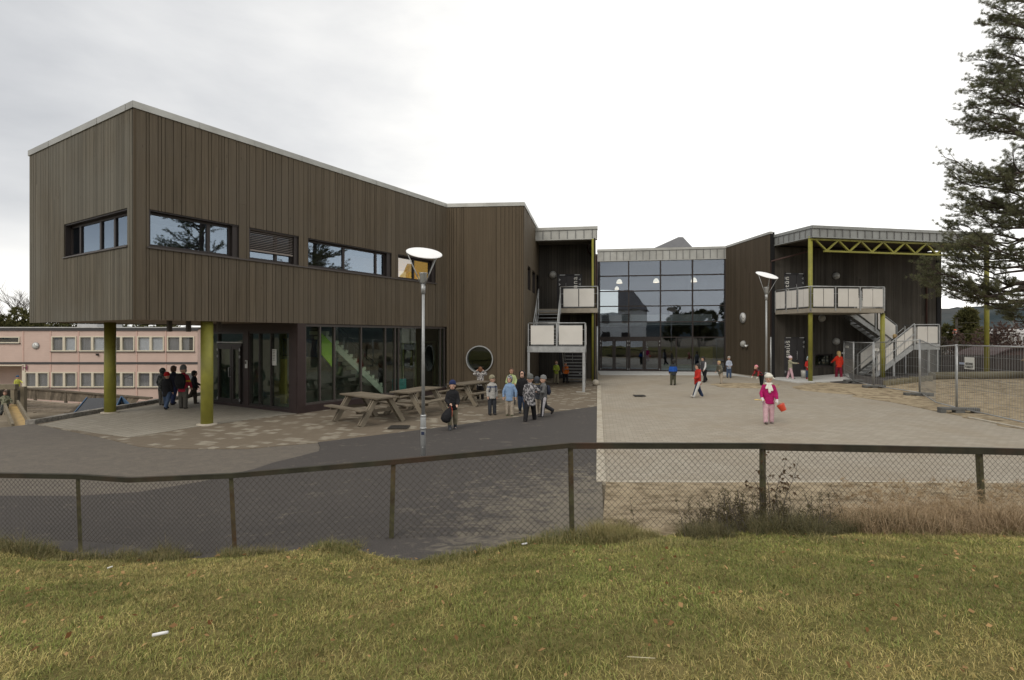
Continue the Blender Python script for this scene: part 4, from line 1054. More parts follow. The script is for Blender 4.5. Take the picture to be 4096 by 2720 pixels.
# ------------------------------------------------------------------ foreground chain link fence
rust=pm('rusty_green_paint',(.082,.08,.04),.8,.4,9,bmp=.4,col2=(.04,.034,.018),dirt=(.11,.04,.02))
rustr=pm('rusty_rail',(.032,.030,.018),.75,.35,5,bmp=.3,dirt=(.07,.03,.018))
wirem=pm('rusty_wire',(.075,.065,.055),.6,.3,3,metal=.3,bmp=0)
fence_pts=[(-60,472.5,7.1),(76.8,474.6,6.9),(130,478,6.75),(230.3,473.8,6.6),(393.4,459.9,6.4),(571,443.2,6.5),(764.2,443.6,6.9),(981.5,448,7.3),(1100,451,7.5)]
FP=[PY(*p) for p in fence_pts]
fb=[(76.8,541),(230.3,556.5),(393.4,548.7),(571.2,530),(764.2,524),(981.5,519)]
cf=thing('chain_link_fence',tuple(Vector((FP[4].x,FP[4].y,-.1))),'low rusty chain link fence with a dark top rail across the whole foreground','fence')
mb=MB()
for a,b in zip(FP[:-1],FP[1:]):
    d=(b-a).normalized(); mb.bar(a-d*.0,b+d*.0,.055,.012); w_=.045+.03*ss(-1,3,a.x); 
    mb.bar(a+Vector((0,-.022,-.007-w_/2)),b+Vector((0,-.022,-.007-w_/2)),.008,w_)
mb.build('top_rail',rustr,cf)
posts=[FP[1],FP[3],FP[4],FP[5],FP[6],FP[7]]
for i,p in enumerate(posts):
    zb=CAMZ-(fb[i][1]+4-HOR)/FPX*p.y; lean=(.05,.07,-.03,.02,.0,.05)[i]
    mb=MB(); a=Vector((p.x+lean,p.y-.0,zb-.15)); b=p+Vector((0,.015,-.012))
    mb.bar(a,b,.05,.008,up=(0,1,0)); mb.bar(a+Vector((-.028,.03,0)),b+Vector((-.028,.03,0)),.008,.05,up=(0,1,0))
    mb.build('post',rust,cf)
# mesh
def along(x):
    for a,b in zip(FP[:-1],FP[1:]):
        if a.x<=x<=b.x: return a.lerp(b,(x-a.x)/(b.x-a.x))
    return FP[-1]
def fbot(x):
    xs=[FP[0].x]+[p.x for p in posts]+[FP[-1].x]; zs=[-.42]+[CAMZ-(fb[i][1]-HOR)/FPX*posts[i].y for i in range(6)]+[.0]
    for i in range(len(xs)-1):
        if xs[i]<=x<=xs[i+1]:
            t=(x-xs[i])/(xs[i+1]-xs[i]); return zs[i]*(1-t)+zs[i+1]*t
    return 0
mb=MB(); pit=.038; x=FP[0].x+.03; k=0; r=.0021
while x<FP[-1].x-.1:
    pit=.031 if x<-3.6 else .041
    top=along(x); zt=top.z-.012; zb=fbot(x)+.0; n=int((zt-zb)/pit); k+=1; 
    sag=.012*math.sin(x*2.1)
    bulge=.05*math.exp(-((x+1.2)/1.6)**2)
    prev=None
    for j in range(n+1):
        z=zt-j*pit; xx=x+(pit if (j+k)%2 else 0); t=along(min(xx,FP[-1].x-.01)); f=j/max(n,1)
        dx=.012*mnoise.noise(Vector((xx*1.5,z*1.5,1)))+ (.25*pit*math.sin(f*3)*math.exp(-((x+1.2)/2)**2))
        p=Vector((t.x+dx,t.y-.012+(.003 if j%2 else -.003)-bulge*math.sin(PI*f)+.01*mnoise.noise(Vector((xx,z,7))),z+(top.z-t.z)*0+sag*f))
        if prev is not None:
            d=(p-prev).normalized(); s1=d.cross(Vector((0,1,0)))*r; s2=Vector((0,1,0))*r
            mb.add([prev-s1,prev+s2,prev+s1,p-s1,p+s2,p+s1],[(0,1,4,3),(1,2,5,4),(2,0,3,5)])
        prev=p
    x+=pit
mb.build('wire_mesh',wirem,cf)

# ------------------------------------------------------------------ temporary building site fence
tp=[(843.8,377.0,341.4),(853.4,383.2,342.4),(873.5,388.4,342.7),(920.0,395.5,340.0),(956.5,411.2,345.2)]
TPt=[]
for px,pb,pt in tp:
    b=P(px,pb); z=CAMZ-(pt-HOR)/FPX*b.y; TPt.append((b,z))
b5=Vector((13.35,13.4,G(13.35,13.4))); TPt.append((b5,TPt[4][1]))
names=['farthest temporary fence panel against the stair, seen edge on','short temporary fence panel before the stair foot with a small white tag','temporary fence panel in front of the stair with white tag beside the green column','temporary fence panel bent halfway between two concrete feet','nearest temporary fence panel carrying the prohibition sign']
def tfence(i):
    (a,za),(b,zb)=TPt[i],TPt[i+1]
    t=thing('temporary_fence_panel',(a.x,a.y,a.z),names[i],'fence panel','temporary fence panels')
    a0=Vector((a.x,a.y,a.z+.12)); b0=Vector((b.x,b.y,b.z+.12)); u=(b0-a0); uh=Vector((u.x,u.y,0)).normalized()
    a0=a0+uh*.03; b0=b0-uh*.03
    mid=None
    path=[a0,b0]; tops=[Vector((a0.x,a0.y,za)),Vector((b0.x,b0.y,zb))]
    if i==3:
        m=P(936.5,406.0); m.z+=.12; path=[a0,m,b0]; tz=CAMZ-(346.8-HOR)/FPX*m.y; tops=[tops[0],Vector((m.x,m.y,tz)),tops[1]]
    for q,w in ((path[0],tops[0]),(path[-1],tops[-1])):
        mb=MB(); mb.tube([(q.x,q.y,q.z-.1),(w.x,w.y,w.z+.03)],.023,8); mb.build('post',galv,t)
    mb=MB(); mb.tube(tops,.019,8); mb.build('top_tube',galv,t); mb=MB(); mb.tube(path,.019,8); mb.build('bottom_tube',galv,t)
    mb=MB()
    for p0,p1,t0,t1 in zip(path[:-1],path[1:],tops[:-1],tops[1:]):
        n=int((p1-p0).length/.11)
        for k in range(1,n):
            f=k/n; mb.bar(p0.lerp(p1,f),t0.lerp(t1,f),.0045)
        for k in range(1,6):
            f=k/6; mb.bar(p0.lerp(t0,f),p1.lerp(t1,f),.006)
    mb.build('wire_infill',pm('galv_wire',(.30,.31,.31),.5,.1,4,metal=.4,bmp=0),t)
for i in range(5): tfence(i)
blk=pm('concrete_block',(.12,.12,.115),.9,.2,8,bmp=.4)
lab=['small dark concrete fence foot before the outdoor stair','dark concrete fence foot on the light paving left of the sand','grey concrete fence foot at the edge of the sand patch','large nearest concrete fence foot with two handle slots']
for i,(px,py,w) in enumerate([(853.4,383.2,18),(873.8,389,21),(918.5,397,25.6),(958.5,413,35.4)]):
    c=P(px,py); W=w/FPX*c.y; t=thing('concrete_block',(c.x,c.y,c.z),lab[i],'concrete block','concrete fence feet')
    mb=MB(); a=R(-8 if i>1 else 0); u=Vector((math.cos(a),math.sin(a),0)); v=Vector((-u.y,u.x,0)); c.z+=.0
    def bx(x0,x1,y0,y1,z0,z1,c=c,u=u,v=v,mb=mb):
        mb.hexa([c+u*x+v*y+Vector((0,0,z)) for z in (z0,z1) for x,y in ((x0,y0),(x1,y0),(x1,y1),(x0,y1))])
    bx(-W/2,W/2,-.11,.11,.09,.17); bx(-W/2,-W*.36,-.11,.11,0,.09); bx(W*.36,W/2,-.11,.11,0,.09); bx(-W*.12,W*.12,-.11,.11,0,.09); 
    mb.build('block_body',blk,t,bevel=.015)
# sign and tags on the fence
(a,za),(b,zb)=TPt[4],TPt[5]
u=(Vector((b.x,b.y,0))-Vector((a.x,a.y,0))).normalized(); FT=frame(Vector((a.x,a.y)),u) 
toc=-Vector((a.x,a.y,0)); sg=1 if FT.n.dot(toc)>0 else -1; nF=FT.n*sg
s0=sx(FT,965.8); s1=sx(FT,975.6); s0,s1=min(s0,s1),max(s0,s1); q=FT((s0+s1)/2,0,0); zt=CAMZ-(357.3-HOR)/FPX*q.y; zb_=CAMZ-(369.2-HOR)/FPX*q.y
t=thing('prohibition_sign',tuple(FT((s0+s1)/2,0,zt)),'white sign reading ADGANG FORBUDT wired to the nearest fence panel','sign')
dd=.03*sg
mb=MB(); mb.fbox(FT,s0,s1,dd,dd+.006*sg,zb_,zt); mb.build('sign_plate',pm('sign_white',(.62,.62,.58),.5,.04,3,bmp=0),t,bevel=.002)
def text(body,size,loc,ux,uz,mat,parent,name='lettering',align='CENTER',xs=1.0):
    o=bpy.data.objects.new(name,text_mesh(name,body,size,mat,align,.001,1.0,size*.015)); ux=Vector(ux).normalized(); uz=Vector(uz).normalized(); uy=uz.cross(ux)
    M=Matrix((ux,uy,uz)).transposed().to_4x4()@Matrix.Diagonal((xs,1,1,1)); M.translation=Vector(loc)
    COL.objects.link(o); o.parent=parent; o.matrix_parent_inverse=Matrix.Translation(-WORLDLOC(parent)); o.matrix_basis=M; CH.setdefault(parent.name,[]).append(o); return o
ink=pm('ink_black',(.02,.02,.02),.6,.1,3,bmp=0)
ur=u if u.x>0 else -u
if abs(u.x)<.9: ur=u if nF.cross(Vector((0,0,1))).dot(u)<0 else -u
uxs=Vector((0,0,1)).cross(nF)   # right-hand direction seen from the front
w=s1-s0
for body,z in (('ADGANG',zb_+.135),('FORBUDT',zb_+.035)): text(body,.095,FT((s0+s1)/2,dd+.012*sg,z),uxs,nF,ink,t,xs=w*.8/.42)
mb=MB(); mb.fbox(FT,s0+.04,s1-.04,dd+.0065*sg,dd+.0075*sg,zb_+.119,zb_+.124); mb.build('printed_rule',ink,t)
def ftag(i,px0,px1,py0,py1,label,txt=None,mat=None):
    (a,za),(b,zb)=TPt[i],TPt[i+1]; uu=(Vector((b.x,b.y,0))-Vector((a.x,a.y,0))).normalized(); F=frame(Vector((a.x,a.y)),uu); sg=1 if F.n.dot(-Vector((a.x,a.y,0)))>0 else -1
    s0,s1=sorted((sx(F,px0),sx(F,px1))); q=F((s0+s1)/2,0,0); z1=CAMZ-(py0-HOR)/FPX*q.y; z0=CAMZ-(py1-HOR)/FPX*q.y
    t=thing('fence_tag',tuple(F((s0+s1)/2,0,z0)),label,'tag','tags on the temporary fence')
    mb=MB(); mb.fbox(F,s0,s1,.025*sg,.032*sg,z0,z1); mb.build('tag_plate',mat or MATS['sign_white'],t)
    if txt: text(txt,(z1-z0)*.9,F((s0+s1)/2,.036*sg,z0+(z1-z0)*.2),Vector((0,0,1)).cross(F.n*sg),F.n*sg,ink,t)
def zz8(x,y): return 800+.09488*x,312.5+.09488*y
ftag(1,863-13,863-9,*[zz8(0,352)[1],zz8(0,375)[1]],'small white tag on the far fence panel beside the girl in red',None) if False else None
ftag(2,zz8(798,0)[0],zz8(838,0)[0],zz8(0,378)[1],zz8(0,406)[1],'small white tag with a dark figure seven in front of the green column','7')
ftag(0,zz8(480,0)[0]+.6,zz8(518,0)[0],zz8(0,352)[1],zz8(0,374)[1],'small white tag on the farthest fence panel near the girl in the red coat','7')
ftag(4,zz8(1690,0)[0],zz8(1742,0)[0],zz8(0,525)[1],zz8(0,547)[1],'narrow pale blue tag left of the prohibition sign',None,pm('tag_blue',(.30,.34,.42),.5,.05,3,bmp=0))

# ------------------------------------------------------------------ sand box timber
logm=pm('timber_log',(.21,.185,.12),.85,.2,5,bmp=.5,tone=.2); 
lg=thing('sandbox_log',(20,26,.2),'long horizontal round timber log edging the far side of the sand area','log')
mb=MB(); a=P(931,379.6); b=P(1022,378.5); mb.tube([(a.x,a.y,a.z+.17),(b.x,b.y,b.z+.17)],.19,14); mb.build('log',logm,lg)
a=P(884.5,386.2); b=P(931,380.6); n=11
for i in range(n):
    p=a.lerp(b,(i+.5)/n); z=G(p.x,p.y); t=thing('edging_post',(p.x,p.y,z),'short upright timber post in the curved row edging the sand beside the stair','timber post','short timber posts edging the sand')
    mb=MB(); r=(b-a).length/n*.5; mb.tone=random.random(); h=.24+random.uniform(-.02,.03)
    mb.tube([(p.x,p.y,z-.2),(p.x,p.y,z+h-.01),(p.x,p.y,z+h)],[r,r,r*.9],12); mb.build('timber',logm,t)
a=P(1018.5,379.0); t=thing('play_house',(a.x,a.y,a.z),'corner of a pale wooden playhouse with a round red spot at the right edge','playhouse')
X,Y=a.x,a.y-1.2
mb=MB(); mb.box(X-.05,X+.06,Y,Y+.1,.2,1.55); mb.build('post',pm('dark_timber',(.05,.045,.035),.8,.2,4),t)
mb=MB(); mb.box(X+.065,X+1.6,Y+.03,Y+.08,.42,1.18); mb.build('board',pm('pale_board',(.26,.23,.17),.8,.2,4),t)
mb=MB(); mb.tube([(X+.62,Y+.029,.78),(X+.62,Y+.01,.78)],.27,20); mb.build('red_spot',pm('red_spot_paint',(.30,.02,.03),.6,.1,4,bmp=0),t)
mb=MB(); mb.prism([(X+.2,Y),(X+1.7,Y),(X+1.7,Y+1.2),(X+.2,Y+1.2)],1.19,1.22); mb.hexa([(X+.1,Y,1.23),(X+1.8,Y,1.23),(X+1.8,Y+1.2,1.23),(X+.1,Y+1.2,1.23),(X+.9,Y,1.8),(X+1.8,Y,1.8),(X+1.8,Y+1.2,1.8),(X+.9,Y+1.2,1.8)]); mb.build('roof',pm('tan_roof',(.22,.15,.09),.8,.15,4),t)

# picket fence beyond the right wing
pf=thing('picket_fence',(25,31.5,0),'dark picket fence running behind the sand area right of the school','fence')
pk=pm('picket_dark',(.05,.043,.04),.85,.2,5,bmp=.2,tone=.25)
mb=MB(); x=23.5
while x<40:
    mb.tone=random.random(); mb.box(x,x+.09,31.4,31.42,.15,1.35-.008*(x-23)+random.uniform(-.015,.015)); x+=.12
mb.build('pickets',pk,pf); mb=MB(); mb.box(23.5,40,31.425,31.47,.4,.5); mb.box(23.5,40,31.425,31.47,1.0,1.1); mb.build('rails',pk,pf)

# ------------------------------------------------------------------ pink building
pinkm=None
def pinkmat():
    m,nt,b,o=newmat('pink_siding'); tc=N(nt,'ShaderNodeTexCoord'); sp=N(nt,'ShaderNodeSeparateXYZ'); L(nt,tc.outputs['Object'],sp.inputs[0])
    f=math_(nt,'FRACT',math_(nt,'MULTIPLY',sp.outputs[2],7.2)); nzz=nz(nt,tc.outputs['Object'],1.2,5)
    c=mixc(nt,ramp(nt,nzz,[(.3,0),(.7,1)]),(.52,.395,.34),(.58,.44,.38)); c=mixc(nt,ramp(nt,f,[(.0,.5),(.16,0)]),c,(.40,.28,.235))
    L(nt,c,b.inputs['Base Color']); b.inputs['Roughness'].default_value=.75; bump(nt,b,f,.4,.02); return m
pinkm=pinkmat(); cream=pm('cream_trim',(.60,.55,.44),.6,.05,4,bmp=0)
YB=43.0; FPK=frame(Vector((-46,YB)),Vector((1,0)))
pb=thing('pink_building',(-36,YB,-3),'pink boarded two storey building with rows of cream windows on lower ground at left','building')
def bz(py): return CAMZ-(py-HOR)/FPX*YB
def bs(px): return (px-512)/FPX*YB+46
def q2(x,y): return x*.11648,(1080+.4659*y)/4
zr0=bz(329.5); z_mid=bz(363.2); zg=-3.3
sE=bs(197.5); wins=[]
for x0,x1 in ((443,658),(683,905),(930,1157),(1180,1410),(1435,1670)): wins.append((q2(x0,0)[0],q2(x1,0)[0],336.2,351.4))
for x0,x1 in ((215,423),(443,662),(688,905),(930,1157),(1182,1410),(1435,1670)): wins.append((q2(x0,0)[0],q2(x1,0)[0],372.0,387.4))
wins.append((-2,20,336.6,343.2))
mb=MB(); o2=[(bs(a),bs(b),bz(d),bz(c)) for a,b,c,d in wins]; rec=(0,bs(22.5),zg,bz(366))
backing(mb,FPK,0,sE,zg,zr0,[(a,b,c,d) for a,b,c,d in o2]+[rec],d0=-.3,d1_=0)
mb.fbox(FPK,0,bs(22.5),-2.2,-2.1,zg,bz(366)); mb.fbox(FPK,sE-.3,sE,-9,-.3,zg,zr0)
mb.build('wall',pinkm,pb)
mb=MB(); mb.fbox(FPK,0,sE+.02,.002,.05,z_mid-.07,z_mid+.09); mb.fbox(FPK,0,sE+.05,.002,.07,zr0-.1,zr0+.12); mb.build('dark_band',pm('band_dark',(.06,.058,.06),.7,.1,3),pb)
mb=MB(); mb.fbox(FPK,-.2,sE+.2,-10,.12,zr0+.12,zr0+.2); mb.build('roof',pm('roof_pale',(.42,.42,.42),.7,.15,2),pb)
mb=MB()
for x in (200,435,675,920,1175,1425): mb.fbox(FPK,bs(q2(x,0)[0])-.05,bs(q2(x,0)[0])+.05,.003,.03,zg if x>300 else z_mid,zr0-.1)
mb.build('panel_seam',pm('pink_trim',(.56,.39,.33),.7,.05,3,bmp=0),pb)
mb=MB(); s=bs(22.8); mb.fbox(FPK,s-.02,s+.22,-.02,.06,zg,z_mid-.08); mb.build('white_post',cream,pb)
mb=MB(); mb.fbox(FPK,0,bs(22.5),-2.1,.04,bz(366)-.0,bz(366)+.08); mb.build('porch_ceiling',cream,pb)
curt=pm('curtain',(.36,.345,.35),.9,.25,3,stretch=(6,1,.3),bmp=0); wblind=pm('window_blind_white',(.85,.85,.86),.8,.05,3,bmp=0)
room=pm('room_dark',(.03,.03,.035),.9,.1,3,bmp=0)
gl_pk=glassmat('glass_far',(.88,.9,.92),.16)
rg=random.Random(4)
for i,(a,b,c,d) in enumerate(o2):
    f=.09; mb=MB(); m=(a+b)/2
    mb.fbox(FPK,a,b,-.1,.05,d-f,d); mb.fbox(FPK,a,b,-.1,.07,c,c+f); mb.fbox(FPK,a,a+f,-.1,.05,c+f,d-f); mb.fbox(FPK,b-f,b,-.1,.05,c+f,d-f)
    if i<len(o2)-1: mb.fbox(FPK,m-f,m+f,-.1,.05,c+f,d-f)
    w=mb.build('window',cream,pb)
    mb=MB(); mb.fbox(FPK,a+f,b-f,-.07,-.06,c+f,d-f); mb.build('pane',gl_pk,w)
    mb=MB(); mb.fbox(FPK,a-.05,b+.05,.0,.1,c-.05,c-.002); mb.build('sill',MATS['band_dark'],w)
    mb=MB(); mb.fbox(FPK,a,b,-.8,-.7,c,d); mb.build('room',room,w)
    if i<len(o2)-1:
        for l,r in ((a+f,m-f),(m+f,b-f)):
            st=(0,1,1,1) if i in(0,1,3) else (0,0,0,2); k=rg.choice(st)
            if i in(0,1): k=0 if l==a+f else 1
            if i==3: k=1
            mb=MB()
            if k==1: mb.fbox(FPK,l,r,-.12,-.1,c+f,d-f); mb.build('roller_blind',wblind,w)
            elif k==0: mb.fbox(FPK,l,r,-.16,-.12,c+f,d-f); mb.build('curtain',curt,w)
            else: mb.fbox(FPK,l,l+(r-l)*.55,-.16,-.12,c+f,d-f); mb.build('curtain',curt,w)
mb=MB(); mb.fbox(FPK,bs(16.5),bs(22),-2.09,-2.0,zg+.3,zg+2.4); mb.build('door',pm('door_maroon',(.07,.03,.035),.5,.1,3),pb)
text('H',.62,FPK(bs(25.6),.06,bz(370.4)),(1,0,0),(0,-1,0),pm('maroon_letter',(.16,.03,.07),.5,.05,3,bmp=0),pb)
s=bs(36.1); z=bz(345.7); disc(FPK,s,z,.27,.01,'wall_clock','round white clock on the pink building between the narrow and the first wide window','clock',white,'wall clocks')
mb=MB(); s=bs(98); mb.fbox(FPK,s-.07,s+.07,.0,.15,bz(355.5),bz(353.5)); t=tag(mb.build('outdoor_lamp',framem),'small dark lamp box on the pink wall behind the shaded green column','lamp')
mb=MB(); mb.fbox(FPK,bs(47),bs(68),-6,-3,zr0+.2,zr0+.75); mb.fbox(FPK,bs(47)-.2,bs(68)+.2,-6,-2.9,zr0+.76,zr0+.95); t=tag(mb.build('roof_hatch',MATS['roof_pale']),'low pale ventilation box on the flat roof of the pink building','ventilation box')

# ------------------------------------------------------------------ wooden ramp, playhouse, slide
rw_=pm('ramp_wood',(.17,.14,.105),.85,.25,4,bmp=.3,tone=.3)
t=thing('wooden_ramp',(-26,36,-2.8),'long weathered wooden ramp with slatted railing before the pink building','ramp')
Ra=PY(8.7,386.8,37); Rb=PY(151.4,398.0,34.5); bz_=lambda p,py: Vector((p.x,p.y,CAMZ-(py-HOR)/FPX*p.y))
mb=MB(); mb.bar(Ra,Rb,.22,.1); mb.bar(PY(-12,396,37),Ra,.2,.09); mb.bar(PY(38,388.5,38.5),PY(148,399,36),.2,.08); mb.build('handrail',rw_,t)
Rc=PY(8.7,397.5,37); Rd=PY(135,405.2,34.7)
mb=MB(); n=75
for i in range(n):
    f=i/n; a=Ra.lerp(Rb,f*.93); b=Rc.lerp(Rd,f); mb.tone=random.random(); mb.bar(b,a-Vector((0,0,.05)),.10,.025,up=(0,1,0))
mb.build('slat_railing',rw_,t)
for f in (0,.2,.42,.62,.83): 
    a=Ra.lerp(Rb,f); mb=MB(); mb.bar(a-Vector((0,.06,1.6)),a,.13); mb.build('post',rw_,t)
mb=MB()
for k in range(7):
    a=PY(16,399.6+k*1.9,36.0-k*.35); b=PY(80-k*1.5,405.0+k*1.15,33.6-k*.2); mb.tone=random.random(); mb.bar(a,b,.3,.06)
mb.build('ramp_deck',rw_,t)
t=thing('play_cabin',(-15.2,20,-1.8),'small playhouse with dark felt roof and blue trimmed gable below the paving edge','playhouse')
bl=pm('blue_board',(.07,.13,.22),.7,.15,4); fe=pm('felt_roof',(.075,.078,.085),.95,.25,20,bmp=.5)
def q2p(x,y,Y): a=q2(x,y); return PY(a[0],a[1],Y)
r0=q2p(752,1100,20.4); r1=q2p(1028,1098,19.0); e0_=q2p(635,1240,19.4); e1_=q2p(968,1215,18.2); g1_=q2p(1112,1180,18.6)
off=Vector((0,0,-.06)); g0_=r0+(g1_-r1)
mb=MB(); mb.hexa([e0_+off,e1_+off,r1+off,r0+off,e0_,e1_,r1,r0]); mb.hexa([r0+off,r1+off,g1_+off,g0_+off,r0,r1,g1_,g0_]); mb.build('roof',fe,t)
mb=MB(); f_=(r1-r0).normalized()*.12; mb.bar(r1+f_,e1_+f_,.03,.14); mb.bar(r1+f_,g1_+f_,.03,.14); mb.bar(e0_-Vector((0,0,.05)),e1_-Vector((0,0,.05)),.04,.1); mb.bar(r0-f_*.3,e0_-f_*.3,.03,.1); mb.build('bargeboard',bl,t)
mb=MB(); i_=-f_*2; a=e1_.lerp(r1,.12)+i_; b=g1_.lerp(r1,.12)+i_; c=e0_.lerp(r0,.12)-i_; d=g0_.lerp(r0,.12)-i_; dn=Vector((0,0,-1.6))
mb.hexa([c+dn,a+dn,b+dn,d+dn,c+off,a+off,b+off,d+off]); mb.build('walls',bl,t)
t=thing('wooden_slide',(-14.0,15.5,-.2),'wooden slide with yellow worn bed descending from a boxed platform at the left edge','slide')
sl=pm('slide_bed',(.40,.27,.10),.5,.3,3,stretch=(1,6,1),bmp=.1); sw=pm('slide_wood',(.20,.17,.12),.85,.2,4)
A0=q2p(30,1155,17.2);A1=q2p(150,1155,17.2);B0=q2p(110,1362,14.9);B1=q2p(262,1345,14.9)
mb=MB(); dz=Vector((0,0,-.04)); mb.hexa([B0+dz,B1+dz,A1+dz,A0+dz,B0,B1,A1,A0]); mb.build('bed',sl,t)
mb=MB(); 
for a,b in ((A0,B0),(A1,B1)): mb.bar(a+Vector((0,0,.03)),b+Vector((0,0,.03)),.06,.22)
mb.build('side_board',sw,t)
mb=MB(); c=q2p(62,1145,17.6)
for x in (-.9,.22): mb.bar((c.x+x,c.y,-1.2),(c.x+x,c.y,.72),.12); mb.bar((c.x+x,c.y+.35,-1.2),(c.x+x,c.y+.35,.72),.12)
mb.bar((c.x-1.1,c.y,.75),(c.x+.32,c.y,.75),.14,.16); mb.box(c.x-.9,c.x+.22,c.y+.05,c.y+.35,-.02,.03)
mb.build('platform',sw,t); mb=MB(); mb.box(c.x-.85,c.x+.16,c.y+.3,c.y+.34,.03,.6); mb.build('back_board',MATS['dark_timber'],t)
# white cloth bag under the far picnic table
q=P(480,396.5); t=thing('cloth_bag',(q.x,q.y,q.z),'white cloth bag hanging under the farthest picnic table','bag')
mb=MB(); z=q.z+.42; mb.loft([[(q.x+r*math.cos(2*PI*i/12)*1.0,q.y+r*.4*math.sin(2*PI*i/12),z+h) for i in range(12)] for r,h in ((.05,-.17),(.13,-.14),(.15,0),(.12,.12),(.10,.16))]); mb.build('bag_body',white,t)
mb=MB(); mb.tube([(q.x-.08,q.y,z+.15),(q.x-.04,q.y,z+.27),(q.x+.04,q.y,z+.27),(q.x+.08,q.y,z+.15)],.008,6); mb.build('strap',framem,t)
# utility pole at the right
p=PY(956.6,345,40); t=thing('utility_pole',(p.x,40,-3),'thin dark utility pole with an orange and white lamp box beyond the fence','pole')
zt=CAMZ-(317.7-HOR)/FPX*40; mb=MB(); mb.tube([(p.x,40,-3),(p.x,40,zt)],[.1,.07],8); mb.build('pole',MATS['dark_timber'],t)
mb=MB(); mb.box(p.x-.1,p.x+.2,39.9,40.0,zt-.05,zt); mb.box(p.x,p.x+.35,39.9,39.95,zt-.75,zt-.6); mb.build('cross_arm',MATS['dark_timber'],t)
zc_=CAMZ-(333-HOR)/FPX*40; mb=MB(); mb.loft([[(p.x-.2+r*math.cos(2*PI*i/12),39.9+r*math.sin(2*PI*i/12),zc_+h) for i in range(12)] for r,h in ((.05,-.24),(.11,-.08),(.14,.1),(.14,.16))]); mb.build('lamp_box',white,t)
mb=MB(); mb.tube([(p.x-.2,39.9,zc_+.165),(p.x-.2,39.9,zc_+.28)],.08,10); mb.build('orange_cap',pm('orange_paint',(.6,.10,.03),.5,.05,3,bmp=0),t)
mb=MB(); mb.tube([(p.x-.2,39.9,zc_-.03),(p.x-.2,39.9,zc_+.03)],.145,12); mb.build('orange_band',MATS['orange_paint'],t)
mb=MB()
for dz_ in (.6,1.4,2.2): mb.tube([(p.x,40,zt-dz_+.2),(p.x+10,44,zt-dz_+.45),(p.x+24,50,zt-dz_+1.2)],.012,4)
mb.build('cable',MATS['dark_timber'],t)
# white industrial roof far right
a=PY(969,328.5,160); t=thing('warehouse',(a.x,160,-3),'long low white warehouse far away behind the trees at right','building')
FW=frame(Vector((a.x,160)),Vector((1,.1))); mb=MB(); mb.fbox(FW,0,26,-8,0,-3,3.2); mb.build('wall',pm('warehouse_white',(.5,.5,.51),.6,.1,1),t); mb=MB(); mb.fbox(FW,-.3,26.3,-8.3,.3,3.21,4.5); mb.build('roof',pm('warehouse_roof',(.62,.62,.63),.6,.1,1),t)
mb=MB()
for i in range(12): mb.fbox(FW,1+i*2.1,2.2+i*2.1,.01,.05,0.3,2.2)
mb.build('window',framem,t)
# reddish roof behind pickets
a=PY(982,352,34); t=thing('shed',(a.x,34,-1),'low shed with a curved reddish brown roof behind the picket fence','shed')
ro=pm('red_brown_roof',(.055,.035,.033),.8,.3,5,bmp=.3)
mb=MB(); pts=[(980,365),(990,357.5),(1002,351),(1015,347),(1040,346)]
vv=[PY(x,y,34) for x,y in pts]; 
for a,b in zip(vv[:-1],vv[1:]): mb.hexa([a+Vector((0,0,-.1)),b+Vector((0,0,-.1)),b+Vector((0,3,-.1)),a+Vector((0,3,-.1)),a,b,b+Vector((0,3,0)),a+Vector((0,3,0))])
mb.build('roof',ro,t)
mb=MB(); 
for a,b in zip(vv[:-1],vv[1:]): mb.hexa([(a.x,34.2,-2),(b.x,34.2,-2),(b.x,36,-2),(a.x,36,-2),(a.x,34.2,a.z-.12),(b.x,34.2,b.z-.12),(b.x,36,b.z-.12),(a.x,36,a.z-.12)])
mb.build('wall',pm('shed_wall',(.07,.045,.04),.8,.3,5),t)
# house behind the photographer (mirrored in the entrance glass)
t=thing('white_house',(-3,-24,0),'white boarded gabled house across the lawn mirrored in the glass entrance','house')
hw=pm('house_boards',(.80,.80,.78),.7,.15,4,stretch=(.2,.2,8),bmp=.2)
mb=MB(); mb.box(-9,3.6,-32,-24,-.2,7.0); mb.build('wall',hw,t)
mb=MB(); mb.add([(-9.5,-23.4,6.8),(4.2,-23.4,6.8),(4.2,-32.6,6.8),(-9.5,-32.6,6.8),(-9.5,-28,10.4),(1.6,-28,10.4)],[(0,1,5,4),(3,4,5,2),(1,2,5),(0,4,3),(0,3,2,1)]); mb.build('roof',pm('house_tiles',(.16,.15,.15),.8,.2,3),t)
for x in (-6,-2.6,.8):
    for z in (1.6,4.6):
        mb=MB(); mb.box(x-.7,x+.7,-24,-23.95,z,z+1.4); mb.build('window',framem,t)
# ------------------------------------------------------------------ trees
barkp=pm('pine_bark',(.09,.07,.06),.95,.35,6,stretch=(2,2,.6),bmp=.8)
barkd=pm('bare_bark',(.10,.085,.075),.95,.25,6,bmp=.4)
def leafmat(name,c1,c2,c3=None):
    m,nt,b,o=newmat(name); at=N(nt,'ShaderNodeAttribute',attribute_name='tone')
    c=mixc(nt,at.outputs['Fac'],c1,c2); L(nt,c,b.inputs['Base Color']); b.inputs['Roughness'].default_value=.8; b.inputs['Specular IOR Level'].default_value=.15
    tl=N(nt,'ShaderNodeBsdfTranslucent'); L(nt,c,tl.inputs[0]); mx=N(nt,'ShaderNodeMixShader'); mx.inputs[0].default_value=.4; L(nt,b.outputs[0],mx.inputs[1]); L(nt,tl.outputs[0],mx.inputs[2]); L(nt,mx.outputs[0],o.inputs[0])
    MATS[name]=m; return m
needle=leafmat('pine_needles',(.075,.085,.045),(.26,.26,.15))
